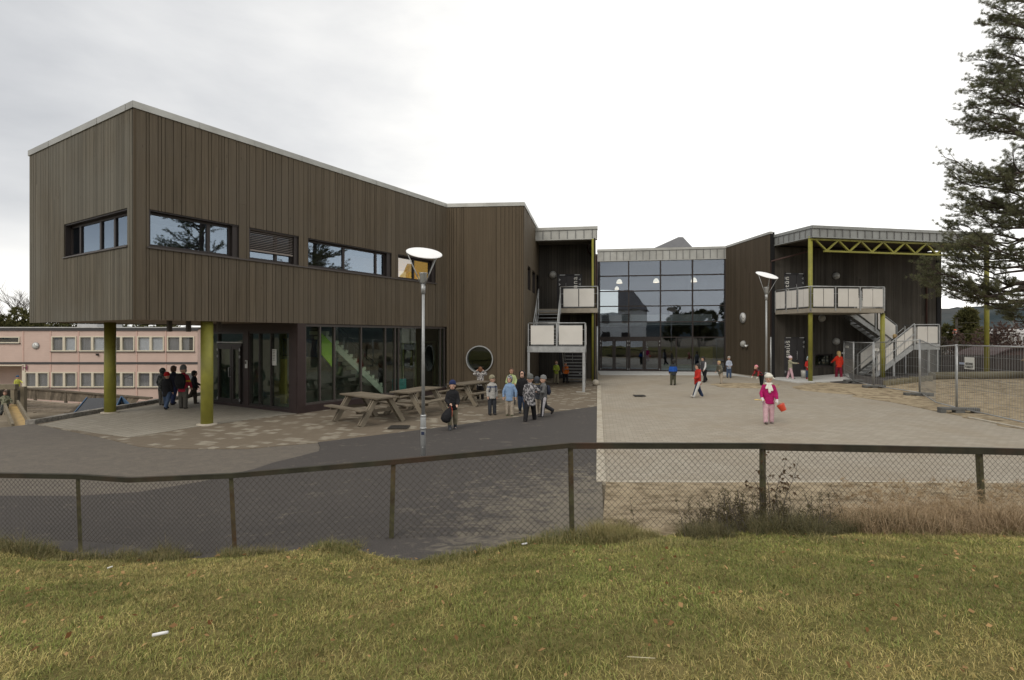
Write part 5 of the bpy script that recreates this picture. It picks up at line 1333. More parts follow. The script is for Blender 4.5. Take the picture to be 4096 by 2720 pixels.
bushg=leafmat('bush_green',(.045,.05,.018),(.15,.14,.055)); bushr=leafmat('bush_red',(.06,.038,.033),(.16,.11,.09)); bushb=leafmat('twigs_brown',(.06,.05,.042),(.16,.14,.12))
class Fast:
    """numpy collected triangles/quads of loose foliage"""
    def __init__(s): s.v=[];s.n=0;s.tone=[];s.k=4
    def add(s,q,tone):   # q: (m,k,3)
        s.k=q.shape[1]; s.v.append(q.reshape(-1,3)); s.tone.append(tone)
    def build(s,name,mat,parent):
        v=np.concatenate(s.v).astype(np.float32); t=np.concatenate(s.tone).astype(np.float32); k=s.k; m=len(v)//k
        me=bpy.data.meshes.new(name); me.vertices.add(len(v)); me.vertices.foreach_set('co',v.ravel())
        me.loops.add(len(v)); me.loops.foreach_set('vertex_index',np.arange(len(v),dtype=np.int32))
        me.polygons.add(m); me.polygons.foreach_set('loop_start',np.arange(0,len(v),k,dtype=np.int32)); me.polygons.foreach_set('loop_total',np.full(m,k,dtype=np.int32))
        a=me.attributes.new('tone','FLOAT','FACE'); a.data.foreach_set('value',t); me.materials.append(mat); me.update(calc_edges=True)
        ob=bpy.data.objects.new(name,me); link(ob,parent)
        if parent is not None: CH.setdefault(parent.name,[]).append(ob)
        return ob
rng=np.random.default_rng(5)
def tuft(F,c,d,n,ln,w,spread,tone):
    d=np.array(d)/max(np.linalg.norm(d),1e-6)
    dirs=rng.normal(size=(n,3))*spread+d; dirs/=np.linalg.norm(dirs,axis=1)[:,None]
    l=ln*rng.uniform(.6,1.1,(n,1)); base=np.array(c)+dirs*l*.1+rng.normal(size=(n,3))*ln*.12
    sd=np.cross(dirs,rng.normal(size=(n,3))); sd/=np.linalg.norm(sd,axis=1)[:,None]; sd*=w/2
    q=np.stack([base-sd,base+sd,base+dirs*l],axis=1); F.add(q,np.clip(tone+rng.normal(size=n)*.18,0,1))
def pine(name,x,y,z0,H,r0,reach,label,group,seed,dense=1.0,zmin=2.9,leftprof=None,needles=32,cat='tree'):
    rg=random.Random(seed); t=thing(name,(x,y,z0),label,cat,group)
    mb=MB(); pts=[];rr=[]
    for i in range(14):
        f=i/13; pts.append(Vector((x+.9*f**1.3+.2*math.sin(f*4+seed)-.2*math.sin(seed),y+.2*math.cos(f*3+seed),z0-.3+H*f))); rr.append(r0*(1-f)**.7+.03)
    mb.tube(pts,rr,12); mb.build('trunk',barkp,t)
    def tr(z):
        f=min(max((z-z0+.3)/H,0),1)*13; i=min(int(f),12); return pts[i].lerp(pts[i+1],f-i)
    lb=MB(); F=Fast(); limbs=[]
    z=zmin
    while z<z0+H*.97:
        rch=reach(z); k=rg.choice([2,3])
        for j in range(k): limbs.append((z+rg.uniform(-.25,.25),rg.uniform(0,2*PI),rch*rg.uniform(.7,1.05)))
        z+=.62/dense
    if leftprof:
        for zz,rc in leftprof: limbs.append((zz,PI+rg.uniform(-.12,.12),rc*.93)); limbs.append((zz-.25,PI+rg.uniform(-.5,.5),rc*.8)); limbs.append((zz+.2,PI+rg.uniform(-.8,.8),rc*.7))
    for zz,az,ln in limbs:
        b=tr(zz-.06*ln); fz=(zz-z0)/H; lift=.34*ln if fz>.5 else .12*ln
        d=Vector((math.cos(az),math.sin(az),0)); P_=[];n=7; wob=rg.uniform(-.25,.25)
        for i in range(n):
            f=i/(n-1); P_.append(b+d*ln*f+Vector((-d.y,d.x,0))*wob*ln*math.sin(f*3)*.35+Vector((0,0,lift*f+.12*ln*math.sin(f*PI)*(-1 if fz<.5 else .6)+.06*ln*f*f+rg.uniform(-.05,.05)*ln)))
        lb.tube(P_,[max(.009,.034*ln**.5*(1-.85*i/(n-1))) for i in range(n)],5)
        ns=int(5+ln*6.0)
        for s in range(ns):
            f=rg.uniform(.22,1.0); i=min(int(f*(n-1)),n-2); c=P_[i].lerp(P_[i+1],f*(n-1)-i)
            a2=az+rg.choice([-1,1])*rg.uniform(.3,1.2)*(1.1-f*.7); l2=(.28+.62*rg.random())*ln**.35*(1.15-f*.6)
            d2_=Vector((math.cos(a2),math.sin(a2),rg.uniform(-.25,.75))).normalized(); e=c+d2_*l2+Vector((0,0,.06)); m_=c.lerp(e,.5)-Vector((0,0,.03))
            lb.tube([c,m_,e],[.012,.009,.005],3,cap=False)
            tn=.35+.35*(mnoise.noise(Vector((c.x,c.y,c.z))*.9))+.2*rg.random()
            nt_=3+int(l2*5.5)
            for q in range(nt_):
                g=.35+.65*(q+rg.random())/nt_; cc=c.lerp(e,g)+Vector((rg.uniform(-1,1),rg.uniform(-1,1),rg.uniform(-.5,.7)))*.07
                tuft(F,cc,(d2_+Vector((0,0,.55))),needles,.11,.0082,1.0,tn)
    lb.build('branches',barkp,t); F.build('crown',needle,t)
    return t
Hx=18.75
def reach1(z):
    for (a,ra),(b,rb) in zip(prof[:-1],prof[1:]):
        if a<=z<=b: return ra+(rb-ra)*(z-a)/(b-a)
    return 1.4
prof=[(2.6,1.1),(3.6,1.9),(4.6,2.8),(6,2.3),(7.6,2.6),(9,2.7),(11,2.1),(13,1.9),(16,1.7),(18.5,.8)]
def LP(px,py): z=CAMZ-(py-HOR)/FPX*20; return (z,(19.3-(px-512)/FPX*20))
lp=[LP(*q) for q in ((978,5),(966,27),(979,51),(965,78),(974,95),(961,111),(957,131),(962,142),(933,165),(944,180),(939,197),(946,214),(950,230),(934,246),(938,258),(909,277),(922,286),(940,292),(1000,313))]
pine('pine_tree',19.3,20,.1,17.8,.21,reach1,'tall ragged pine reaching over the right edge of the photo in front of the roof','pine trees',3,dense=1.0,zmin=3.6,leftprof=lp)
p2=[o for o in COL.objects if o.name=='pine_tree'][0]
c=copy_tree(p2); c.location=(17.0,12.4,.1); c.rotation_euler=(0,0,2.3); c['label']='second tall pine beside the yard, mirrored in the upper corner windows'
# bare/leafy recursion
def bare(name,x,y,z0,H,label,group,seed,mat=barkd,levels=4,spread=.6,leaf=None,leafn=0,leafsz=.06,r0=None,width=1.0,first=.28):
    rg=random.Random(seed); t=thing(name,(x,y,z0),label,'tree' if H>2.5 else 'bush',group); mb=MB(); br=MB(); F=Fast(); r0=r0 or H*.018
    def grow(p,d,l,r,lv):
        e=p+d*l; mid=p.lerp(e,.5)+Vector((rg.uniform(-1,1),rg.uniform(-1,1),0))*l*.06
        (mb if lv==levels else br).tube([p,mid,e],[r,r*.85,r*.65],5 if lv>1 else 3,cap=False)
        if lv<=1 and leafn:
            for q in range(leafn): tuft(F,tuple(mid.lerp(e,rg.random())),(rg.uniform(-1,1),rg.uniform(-1,1),rg.uniform(-.3,1)),5,leafsz,leafsz*.5,.9,.2+.7*rg.random())
        if lv==0: return
        k=rg.choice([3,4]) if lv>1 else 3
        for i in range(k):
            a=rg.uniform(0,2*PI); s=spread*rg.uniform(.5,1.2); nd=(d+Vector((math.cos(a)*s*width,math.sin(a)*s*width,rg.uniform(-.05,.25)))).normalized()
            grow(p.lerp(e,rg.uniform(.55,1)) if i else e,nd,l*rg.uniform(.62,.85),r*.6,lv-1)
    grow(Vector((x,y,z0-.2)),Vector((rg.uniform(-.05,.05),rg.uniform(-.05,.05),1)).normalized(),H*first,r0,levels)
    mb.build('trunk',mat,t); br.build('branches',mat,t)
    if leafn: F.build('crown',leaf,t)
    return t
def bush(name,x,y,z0,rx,ry,H,mat,label,group,seed,n=900,sz=.12,cat='bush',tri=8):
    """irregular shrub/conifer of leaf clumps around stems"""
    rg=random.Random(seed); t=thing(name,(x,y,z0),label,cat,group); mb=MB(); F=Fast()
    lobes=[(rg.uniform(-.55,.55)*rx,rg.uniform(-.55,.55)*ry,rg.uniform(.35,.8)*H,rg.uniform(.3,.55)) for _ in range(9)]+[(0,0,.55*H,.6),(0,0,.85*H,.3)]
    for lx,ly,lz,k in lobes:
        mb.tube([(x+lx*.1,y+ly*.1,z0-.2),(x+lx*.6,y+ly*.6,z0+lz*.6),(x+lx,y+ly,z0+lz)],[.05,.03,.012],4,cap=False)
    for i in range(n):
        lx,ly,lz,k=rg.choice(lobes); v=Vector((rg.gauss(0,1),rg.gauss(0,1),rg.gauss(0,1))).normalized()*rg.uniform(.55,1)**.6
        c=Vector((x+lx+v.x*k*rx*.8,y+ly+v.y*k*ry*.8,z0+max(.05,lz+v.z*k*H*.42)))
        if mnoise.noise(c*(2.2/max(H,1.5)*2))<-.22: continue
        tuft(F,tuple(c),tuple(v+Vector((0,0,.4))),tri,sz*2.2,sz,.8,.35+.4*mnoise.noise(c*1.3)+.2*rg.random())
    mb.build('stems',barkd,t); F.build('crown',mat,t); return t
bg='trees and bushes beyond the yard at right'
q=PY(968,350,46); bush('conifer',q.x,46,-3,2.4,2.2,8.3-.3,bushg,'broad rounded olive green evergreen behind the utility pole',bg,11,1300,.16,'tree')
q=PY(945,350,50); bush('conifer',q.x,50,-3,1.5,1.5,6.4,bushg,'slim olive evergreen close to the right wall of the school',bg,12,600,.14,'tree')
q=PY(990,350,48); bush('conifer',q.x,48,-3,2.6,2.2,5.6,bushg,'low wide evergreen behind the right green column',bg,13,800,.16,'tree')
q=PY(1008,350,42); bush('shrub',q.x,42,-3,3.0,2,7.2,bushr,'reddish brown bare shrub mass at the right edge',bg,14,1200,.09,tri=6)
q=PY(955,350,38); bush('shrub',q.x,38,-3,2.4,1.5,5.9,bushr,'reddish brown bare shrub behind the prohibition sign',bg,15,1100,.08,tri=6)
q=PY(978,350,38.5); bush('shrub',q.x,38.5,-3,2.4,1.5,5.6,bushb,'grey brown bare shrub left of the right green column',bg,18,900,.08,tri=6)
q=PY(942,350,36); bush('shrub',q.x,36,-3,1.3,1.0,5.6,bushb,'pale twiggy shrub tight against the right wall corner',bg,19,600,.07,tri=6)
q=PY(1006,345,44); bare('birch_tree',q.x,44,-3,8.0,'bare white stemmed birch at right behind the shrubs',bg,21,pm('birch_bark',(.36,.34,.31),.8,.25,6,bmp=.2),4,.45,r0=.10)
q=PY(1014,345,47); bare('birch_tree',q.x,47,-3,8.5,'bare birch farthest right behind the shrubs',bg,22,MATS['birch_bark'],4,.45,r0=.10)
lg_='trees behind the pink building'
q=PY(15,330,75); bare('bare_tree',q.x,75,-3,19.0,'large bare round crowned tree at the far left above the pink building',lg_,31,barkd,5,.62,r0=.2,width=1.25,first=.25)
for i,(px,hh_,rx,lab_) in enumerate(((18,9.0,4.2,'dark evergreen under the bare tree at far left'),(37,8.2,3.5,'dark evergreen right of the bare tree beside the raised corner'),(-6,8.0,4,'dark evergreen at the left photo edge'),(58,7.5,4,'olive tree crown just under the raised block corner'),(92,7.4,5,'olive tree crown behind the roof left of the shaded column'),(130,7.3,5,'olive tree crown behind the pink roof between the columns'),(165,7.2,4,'olive tree crown behind the pink roof beside the near column'))):
    Y=66 if i<3 else 62; q=PY(px,330,Y); bush('evergreen_tree',q.x,Y,-3,rx,3,hh_,bushg,lab_,lg_,40+i,900,.2,'tree')
# trees behind the photographer (seen mirrored)
for i,(x,y,h) in enumerate(((-16,-30,9),(9,-34,8),(13,-30,7),(19,-36,10),(27,-28,8),(30,-10,9))):
    bush('garden_tree',x,y,.0,3.4,3,h,bushg,['dark tree left of the white house behind the lawn','dark tree right of the white house mirrored in the glass','smaller dark tree in the row mirrored in the glass','tallest dark tree of the mirrored row','dark tree at the end of the mirrored row','dark tree beside the lawn to the right'][i],'trees around the lawn behind',60+i,900,.24,'tree')
# hills
hm,nt,b,o=newmat('forest_hill'); f=nz(nt,coords(nt,(1,1,2.5)),.03,8,.7); f2=nz(nt,coords(nt),.012,4)
c=mixc(nt,ramp(nt,f,[(.35,0),(.65,1)]),(.030,.042,.048),(.072,.088,.092)); c=mixc(nt,ramp(nt,f2,[(.45,0),(.65,.5)]),c,(.10,.09,.085))  # bluish tones carry the distance haze in the forest colour
L(nt,c,b.inputs['Base Color']); b.inputs['Roughness'].default_value=1; b.inputs['Specular IOR Level'].default_value=0; bump(nt,b,f,1,3)
mb=MB(); n=720; rings=[]
def hh_at(az):   # elevation angle tangent of the crest by azimuth (0 = straight ahead, + right)
    e=.028+.012*math.sin(az*2.1+.6)+.008*math.sin(az*5.3+1)
    if R(30)<az<R(60): e=.034*.77+.006*(az-R(36))/R(10)+.016
    return e
vs=[];
for k,(rad,fz) in enumerate(((420,-.3),(470,.25),(520,.6),(560,.88),(600,1.0),(660,.9),(800,-.2))):
    for i in range(n):
        az=2*PI*i/n; a=az if az<PI else az-2*PI; e=hh_at(a)*.93
        z=-3+(e*600+5.4)*max(fz,-.2)+(mnoise.noise(Vector((math.cos(az)*40,math.sin(az)*40,k)))*2.2+mnoise.noise(Vector((math.cos(az)*160,math.sin(az)*160,k)))*1.2)*(fz>0)
        vs.append((math.sin(az)*rad,math.cos(az)*rad,z))
fs=[(k*n+i,k*n+(i+1)%n,(k+1)*n+(i+1)%n,(k+1)*n+i) for k in range(6) for i in range(n)]
mb.add(vs,fs); tag(mb.build('hills',hm),kind='structure')
# ------------------------------------------------------------------ grass bank
def Zb(x,y):
    ye=yedge(x); base=G(x,ye)
    t=ye-y
    if t<=0: return base+t*.6-.0
    r=.235*t if t<3.6 else .235*3.6+(t-3.6)*.235*math.exp(-(t-3.6)*.6)*.6
    z=base*math.exp(-t*.35)+ r*(1-.15*math.exp(-t)) +.03*mnoise.noise(Vector((x*.9,y*.9,2)))+.012*mnoise.noise(Vector((x*4,y*4,2)))
    return z-.02*math.exp(-t*6)
xs=np.arange(-16,16.01,.22); ys=np.concatenate([np.arange(-9,0,.5),np.arange(0,7.6,.13)])
vs=[(x,y,Zb(x,y)) for y in ys for x in xs]; nx=len(xs)
fs=[(j*nx+i,j*nx+i+1,(j+1)*nx+i+1,(j+1)*nx+i) for j in range(len(ys)-1) for i in range(nx-1)]
mb=MB(); mb.smooth=True; mb.add(vs,fs); tag(mb.build('grass_bank',MATS['bank_soil']),kind='structure')
gm,nt,b,o=newmat('grass_blades'); at=N(nt,'ShaderNodeAttribute',attribute_name='gcol'); L(nt,at.outputs['Color'],b.inputs['Base Color'])
b.inputs['Roughness'].default_value=.7; b.inputs['Specular IOR Level'].default_value=.2
def vnoise(x,y,sc,seed):
    r=np.random.default_rng(seed); g=r.random((128,128)); X=x*sc+500; Y=y*sc+500
    i=np.floor(X).astype(int); j=np.floor(Y).astype(int); fx=X-i; fy=Y-j; fx=fx*fx*(3-2*fx); fy=fy*fy*(3-2*fy)
    a=g[i%128,j%128];b_=g[(i+1)%128,j%128];c=g[i%128,(j+1)%128];d=g[(i+1)%128,(j+1)%128]
    return (a*(1-fx)+b_*fx)*(1-fy)+(c*(1-fx)+d*fx)*fy
ZB=np.array([[Zb(x,y) for x in np.arange(-16,16.01,.2)] for y in np.arange(-1,8,.1)])
def zb_np(x,y):
    X=np.clip((x+16)/.2,0,ZB.shape[1]-2); Y=np.clip((y+1)/.1,0,ZB.shape[0]-2); i=X.astype(int); j=Y.astype(int); fx=X-i; fy=Y-j
    return (ZB[j,i]*(1-fx)+ZB[j,i+1]*fx)*(1-fy)+(ZB[j+1,i]*(1-fx)+ZB[j+1,i+1]*fx)*fy
def blades(name,x,y,h,w,bend,col,parent=None,lean=.5,z=None):
    n=len(x); r=np.random.default_rng(len(x)); z=zb_np(x,y)-.008 if z is None else z
    a=r.uniform(0,2*np.pi,n); ld=np.stack([np.cos(a),np.sin(a)],1); la=r.uniform(.1,1,n)*lean
    wa=r.uniform(0,2*np.pi,n); wd=np.stack([np.cos(wa),np.sin(wa)*.6],1)*w[:,None]/2
    base=np.stack([x,y,z],1); up1=np.stack([ld[:,0]*la*h*.35,ld[:,1]*la*h*.35,h*.55*(1-.25*la)],1)
    up2=np.stack([ld[:,0]*la*h*(.7+bend),ld[:,1]*la*h*(.7+bend),h*(1-.45*la)*(1-.35*bend)],1)
    W=np.concatenate([wd,np.zeros((n,1))],1)
    v=np.empty((n,5,3),np.float32); v[:,0]=base-W; v[:,1]=base+W; v[:,2]=base+up1+W*.8; v[:,3]=base+up1-W*.8; v[:,4]=base+up2
    me=bpy.data.meshes.new(name); me.vertices.add(n*5); me.vertices.foreach_set('co',v.ravel())
    idx=np.arange(n)[:,None]*5; lo=np.concatenate([idx+np.array([[0,1,2,3]]),idx+np.array([[3,2,4]])],1).astype(np.int32)
    me.loops.add(n*7); me.loops.foreach_set('vertex_index',lo.ravel())
    ls=(np.arange(n)[:,None]*7+np.array([[0,4]])).astype(np.int32).ravel(); lt=np.tile(np.array([4,3],np.int32),n)
    me.polygons.add(n*2); me.polygons.foreach_set('loop_start',ls); me.polygons.foreach_set('loop_total',lt)
    at=me.attributes.new('gcol','FLOAT_COLOR','FACE'); c=np.ones((n,2,4),np.float32); c[:,:,:3]=col[:,None,:]; c[:,1,:3]*=1.12; at.data.foreach_set('color',c.ravel())
    me.materials.append(gm); me.update(calc_edges=True)
    ob=bpy.data.objects.new(name,me); COL.objects.link(ob)
    return ob
def lerpc(a,b,t): return np.array(a)[None,:]*(1-t[:,None])+np.array(b)[None,:]*t[:,None]
r=np.random.default_rng(1)
def area(n,y0,y1,dens=None,pad=.5):
    # sample lawn positions inside the view fan, denser close to the lens
    u=r.random(n*2); y=y0+(y1-y0)*u**1.25; x=r.uniform(-1,1,n*2)*(y*.95+pad+1.3); return x[:n],y[:n]
NB=430000
x,y=area(NB,1.9,6.9)
ye=np.array([yedge(v) for v in np.arange(-16,16,.1)]); yev=ye[np.clip(((x+16)/.1).astype(int),0,len(ye)-1)]
m=y<yev-.02+.10*(vnoise(x,y,3,3)-.5)-np.where((x>1.9)|((x<-2.4)&(x>-9)),.45*np.clip(np.abs(x)-1.9,0,1)+.5*vnoise(x,y,1.7,41)*(x>1.9),0); x,y,yev=x[m],y[m],yev[m]
p1=vnoise(x,y,.55,11); p2=vnoise(x,y,2.1,12); p3=vnoise(x,y,7,13)
gr=np.clip((p1*.42+p2*.36+p3*.22-.30)*2.5+r.normal(0,.18,len(x)),0,1)
green_=lerpc((.075,.105,.022),(.17,.20,.05),r.random(len(x))); straw=lerpc((.27,.215,.075),(.50,.40,.17),r.random(len(x)))
t_=np.clip(.12+.72*gr+r.normal(0,.28,len(x)),0,1); col=(green_*(1-t_[:,None])+straw*t_[:,None])*1.12
brt=.56+.88*(.5*vnoise(x,y,1.1,31)+.5*vnoise(x,y,4.5,32)); col*=brt[:,None]
br=r.random(len(x))<.05; col[br]=np.array((.09,.055,.025))
h=r.uniform(.012,.044,len(x))*(1+.7*(1-gr)*p2); h*=np.where(r.random(len(x))<.03,1.9,1.0)
w=r.uniform(.0022,.0048,len(x))*(.6+y*.15)
tag(blades('grass',x,y,h,w,r.uniform(0,.5,len(x)),col,lean=1.35),'short autumn lawn of mixed green and straw blades','grass',kind='stuff')
# rough taller grass along the fence
def strip(n,x0,x1,off0,off1,h0,h1,c0,c1,lean,label,name='tall_grass',wk=1.0,clump=.45,bend=.5):
    x=r.uniform(x0,x1,n*3); o=r.uniform(off0,off1,n*3); c=vnoise(x,o,1.6,21)*.6+vnoise(x,o,5,22)*.4; m=c>clump; x,o,c=x[m][:n],o[m][:n],c[m][:n]
    yv=np.array([yedge(v) for v in x])+o; hh=r.uniform(h0,h1,len(x))*(.5+1.1*(c-clump)/(1-clump)); col=lerpc(c0,c1,r.random(len(x)))
    ob=blades(name,x,yv,hh,r.uniform(.003,.006,len(x))*wk,r.uniform(0,1,len(x))*bend*2,col,lean=lean); tag(ob,label,'grass',kind='stuff'); return ob
strip(26000,-9,9,-.55,.12,.07,.21,(.05,.07,.016),(.24,.20,.085),1.1,'rough green and straw grass growing along the foot of the chain link fence',clump=.42)
strip(7000,-8.5,-2.4,-.75,.05,.12,.34,(.05,.06,.02),(.20,.16,.08),1.0,'taller unmown grass at the left fence posts','tall_grass')
strip(15000,3.95,9,-.95,.35,.22,.62,(.18,.125,.07),(.42,.31,.19),1.05,'dry golden brown grass standing at the right fence post','dry_grass',.9,.22,.8)
strip(13000,2.0,4.9,-.75,.25,.14,.42,(.045,.05,.02),(.15,.125,.065),1.2,'dark tangled weeds around the middle right fence post','weeds',.7,.25)
strip(3500,.9,3.0,-.6,.1,.12,.30,(.10,.10,.03),(.27,.22,.10),1.2,'arching pale grass tufts right of the centre post','tall_grass')
strip(7000,.9,9,-1.25,-.45,.05,.17,(.06,.075,.02),(.34,.28,.12),1.5,'arching tufts of grass where the lawn meets the weeds at right')
strip(3500,-9,.5,-1.0,-.4,.05,.15,(.06,.075,.02),(.30,.25,.11),1.4,'low coarse tufts where the lawn meets the fence at left')
# seed heads and dry twiggy weeds above the rough grass
F=Fast(); rq=random.Random(77)
for i in range(900):
    x_=rq.uniform(4.1,9); o_=rq.uniform(-.85,.3); y_=yedge(x_)+o_; zz=Zb(x_,y_)+rq.uniform(.22,.62)*(1-.35*abs(mnoise.noise(Vector((x_*2,y_*2,0)))))
    tuft(F,(x_,y_,zz),(rq.uniform(-.6,.9),rq.uniform(-.3,.3),rq.uniform(-.3,.5)),9,.075,.007,.35,rq.uniform(.3,1))
tag(F.build('seed_heads',leafmat('seed_head',(.20,.14,.08),(.46,.35,.22)),None),'pale drooping seed heads over the dry grass at the right fence post','grass',kind='stuff')
F=Fast(); mb=MB()
for i in range(150):
    x_=rq.gauss(3.05,.45); y_=yedge(x_)+rq.uniform(-.55,.2); b_=Vector((x_,y_,Zb(x_,y_))); t_=b_+Vector((rq.uniform(-.22,.22),rq.uniform(-.1,.1),rq.uniform(.18,.52)))
    m_=b_.lerp(t_,.5)+Vector((rq.uniform(-.05,.05),0,0)); mb.tube([b_,m_,t_],[.004,.003,.0015],3,cap=False)
    for q in range(7): c_=b_.lerp(t_,rq.uniform(.35,1)); tuft(F,tuple(c_),(rq.uniform(-1,1),rq.uniform(-.6,.6),rq.uniform(-.2,1)),4,.05,.008,.8,rq.random())
wd=thing('weed_tangle',(3.05,6.6,.1),'dark tangled dry weeds growing round the middle right fence post','weed'); mb.build('stems',barkd,wd); F.build('leaves',leafmat('weed_leaf',(.05,.04,.022),(.14,.12,.06)),wd)
# dead flower stalks
st=thing('dry_weed_stalk',(3.2,6.8,.05),'tall dead branching weed with curled brown leaves beside the middle right post','weed')
mb=MB(); F=Fast(); rgx=random.Random(8)
for (dx,hh2) in ((.02,.95),(.22,.75),(.38,.85),(-.12,.6)):
    b_=Vector((3.2+dx*.6,6.82,Zb(3.2,6.6))); P_=[b_+Vector((dx*.4*f+.05*math.sin(f*5+dx*9),0,hh2*f)) for f in (0,.25,.5,.75,1)]; mb.tube(P_,[.006,.005,.004,.003,.002],4)
    for i in range(9):
        f=rgx.uniform(.35,1); k=min(int(f*4),3); c=P_[k].lerp(P_[k+1],f*4-k); e=c+Vector((rgx.uniform(-.16,.16),rgx.uniform(-.05,.05),rgx.uniform(.0,.12))); mb.tube([c,e],.002,3)
        tuft(F,tuple(e),(0,0,-1),4,.05,.028,.7,.5)
mb.build('stem',barkd,st); F.build('leaves',leafmat('dead_leaf',(.06,.04,.025),(.15,.10,.06)),st)
# fallen leaves
n=520; u=r.random(n); ly=2.1+4.0*u; lx=r.uniform(-1,1,n)*(ly*.95+.4); ok=np.array([a<yedge(b)-.1 for a,b in zip(ly,lx)]); lx,ly=lx[ok],ly[ok]; n=len(lx)
lz=zb_np(lx,ly)+r.uniform(.022,.045,n); a=r.uniform(0,2*np.pi,n); s=r.uniform(.008,.020,n)*(.75+.1*ly)
t1=np.stack([np.cos(a),np.sin(a),r.uniform(-.5,.5,n)],1)*s[:,None]; t2=np.stack([-np.sin(a),np.cos(a),r.uniform(-.5,.5,n)],1)*s[:,None]*.7; c=np.stack([lx,ly,lz],1)
F=Fast(); F.add(np.stack([c-t1*1.2,c-t2*.9-t1*.2,c+t1*.9,c+t2-t1*.1+np.array([0,0,.006])],1),r.random(n))
lm=leafmat('fallen_leaf',(.13,.055,.02),(.56,.36,.17)); tag(F.build('fallen_leaves',lm,None),'fallen brown and tan birch leaves scattered over the lawn','leaves',kind='stuff')
# litter
def lit(px,py,Y,ln,label,name='paper_litter',col=(.75,.75,.74),ang=.2,w=.018):
    q=PY(px,py,Y); z=float(zb_np(np.array([q.x]),np.array([q.y]))[0])+.035; mb=MB(); u_=Vector((math.cos(ang),math.sin(ang)*.6,.15)).normalized(); c=Vector((q.x,q.y,z))
    mb.tube([c-u_*ln/2,c+u_*ln*.1,c+u_*ln/2],[w*.5,w*.5,w*.42],8); tag(mb.build(name,pm(name+label[:4],col,.6,.06,20,bmp=.05)),label,'litter')
def solve(px,py):
    Y=3.0
    for _ in range(40):
        X=(px-512)/FPX*Y; z=Zb(X,Y); Y=.6*Y+.4*(CAMZ-z)*FPX/(py-HOR)
    return Y
lit(160.4,640,solve(160.4,640),.075,'white rolled paper lying on the lawn at lower left')
lit(641,665,solve(641,665),.13,'long pale straw stalk lying near the bottom centre of the lawn','dry_stalk',(.5,.45,.3),-.6,.004)
lit(524.5,546.5,solve(524.5,546.5)-.02,.06,'small crumpled white paper in the grass left of the centre post','paper_scrap',(.7,.7,.7),.1,.02)
lit(110,570.5,solve(110,570.5),.045,'small white paper bit below the left fence bay','paper_bit',(.7,.7,.66),.9,.015)
# ------------------------------------------------------------------ people
skin=pm('skin',(.50,.31,.23),.55,.06,6,bmp=0); hairc={'blond':(.42,.30,.14),'brown':(.09,.05,.03),'black':(.02,.017,.015),'red':(.16,.07,.035)}
def cloth(name,c,kind='plain',c2=(.5,.5,.5),sc=18,z=None):
    if name in MATS: return MATS[name]
    m,nt,b,o=newmat(name); v=coords(nt); f=nz(nt,v,7,4)
    col=mixc(nt,ramp(nt,f,[(.3,0),(.7,1)]),tuple(x*.82 for x in c),tuple(x*1.12 for x in c))
    if kind=='camo':
        g=nz(nt,v,sc,2,.5,.6); col=mixc(nt,ramp(nt,g,[(.50,0),(.54,1)]),col,c2); g2=nz(nt,coords(nt,(1.3,1,1)),sc*1.3,2,.5,.6); col=mixc(nt,ramp(nt,g2,[(.58,0),(.61,.9)]),col,tuple(x*.4 for x in c2))
    if kind=='stripe':
        tc=N(nt,'ShaderNodeTexCoord'); sp=N(nt,'ShaderNodeSeparateXYZ'); L(nt,tc.outputs['Object'],sp.inputs[0]); g=math_(nt,'FRACT',math_(nt,'MULTIPLY',sp.outputs[2],sc)); col=mixc(nt,ramp(nt,g,[(.5,0),(.52,1)]),col,c2)
    if kind=='band':
        tc=N(nt,'ShaderNodeTexCoord'); sp=N(nt,'ShaderNodeSeparateXYZ'); L(nt,tc.outputs['Object'],sp.inputs[0])
        g=math_(nt,'LESS_THAN',math_(nt,'ABSOLUTE',math_(nt,'SUBTRACT',sp.outputs[2],z[0])),z[1]); col=mixc(nt,g,col,c2)
    if kind=='sidestripe':
        tc=N(nt,'ShaderNodeTexCoord'); sp=N(nt,'ShaderNodeSeparateXYZ'); L(nt,tc.outputs['Object'],sp.inputs[0])
        ax=math_(nt,'ABSOLUTE',sp.outputs[0]); g=math_(nt,'GREATER_THAN',ax,z[0]); col=mixc(nt,g,col,c2)
    L(nt,col,b.inputs['Base Color']); b.inputs['Roughness'].default_value=.8; b.inputs['Specular IOR Level'].default_value=.2
    bump(nt,b,nz(nt,coords(nt,(1,1,1.8)),11,3),.8,.03); MATS[name]=m; return m
black=cloth('cloth_black',(.014,.014,.016)); navy=cloth('cloth_navy',(.025,.035,.07)); jeans=cloth('jeans',(.055,.085,.15)); dkjeans=cloth('dark_jeans',(.035,.038,.045)); khaki=cloth('khaki',(.21,.19,.13)); beige=cloth('beige_trousers',(.36,.31,.25)); shoed=cloth('dark_shoe',(.035,.032,.03)); boot=pm('rubber_boot',(.045,.05,.06),.35,.1,5,bmp=0,spec=.5)
greyt=cloth('grey_trousers',(.10,.095,.085)); whitec=cloth('white_wool',(.68,.66,.58)); pinkt=cloth('pink_trousers',(.58,.38,.42)); redj=cloth('red_coat',(.42,.025,.018)); eyem=pm('eye_dark',(.02,.015,.012),.3,0,3,bmp=0); lip=pm('lip',(.35,.13,.11),.5,0,3,bmp=0)
def rm(ob,vox,sm=3,disp=0):
    m=ob.modifiers.new('Remesh','REMESH'); m.mode='VOXEL'; m.voxel_size=vox; m.use_smooth_shade=True
    if sm: s=ob.modifiers.new('Smooth','SMOOTH'); s.factor=.5; s.iterations=sm
    return ob
PEOPLE=[]
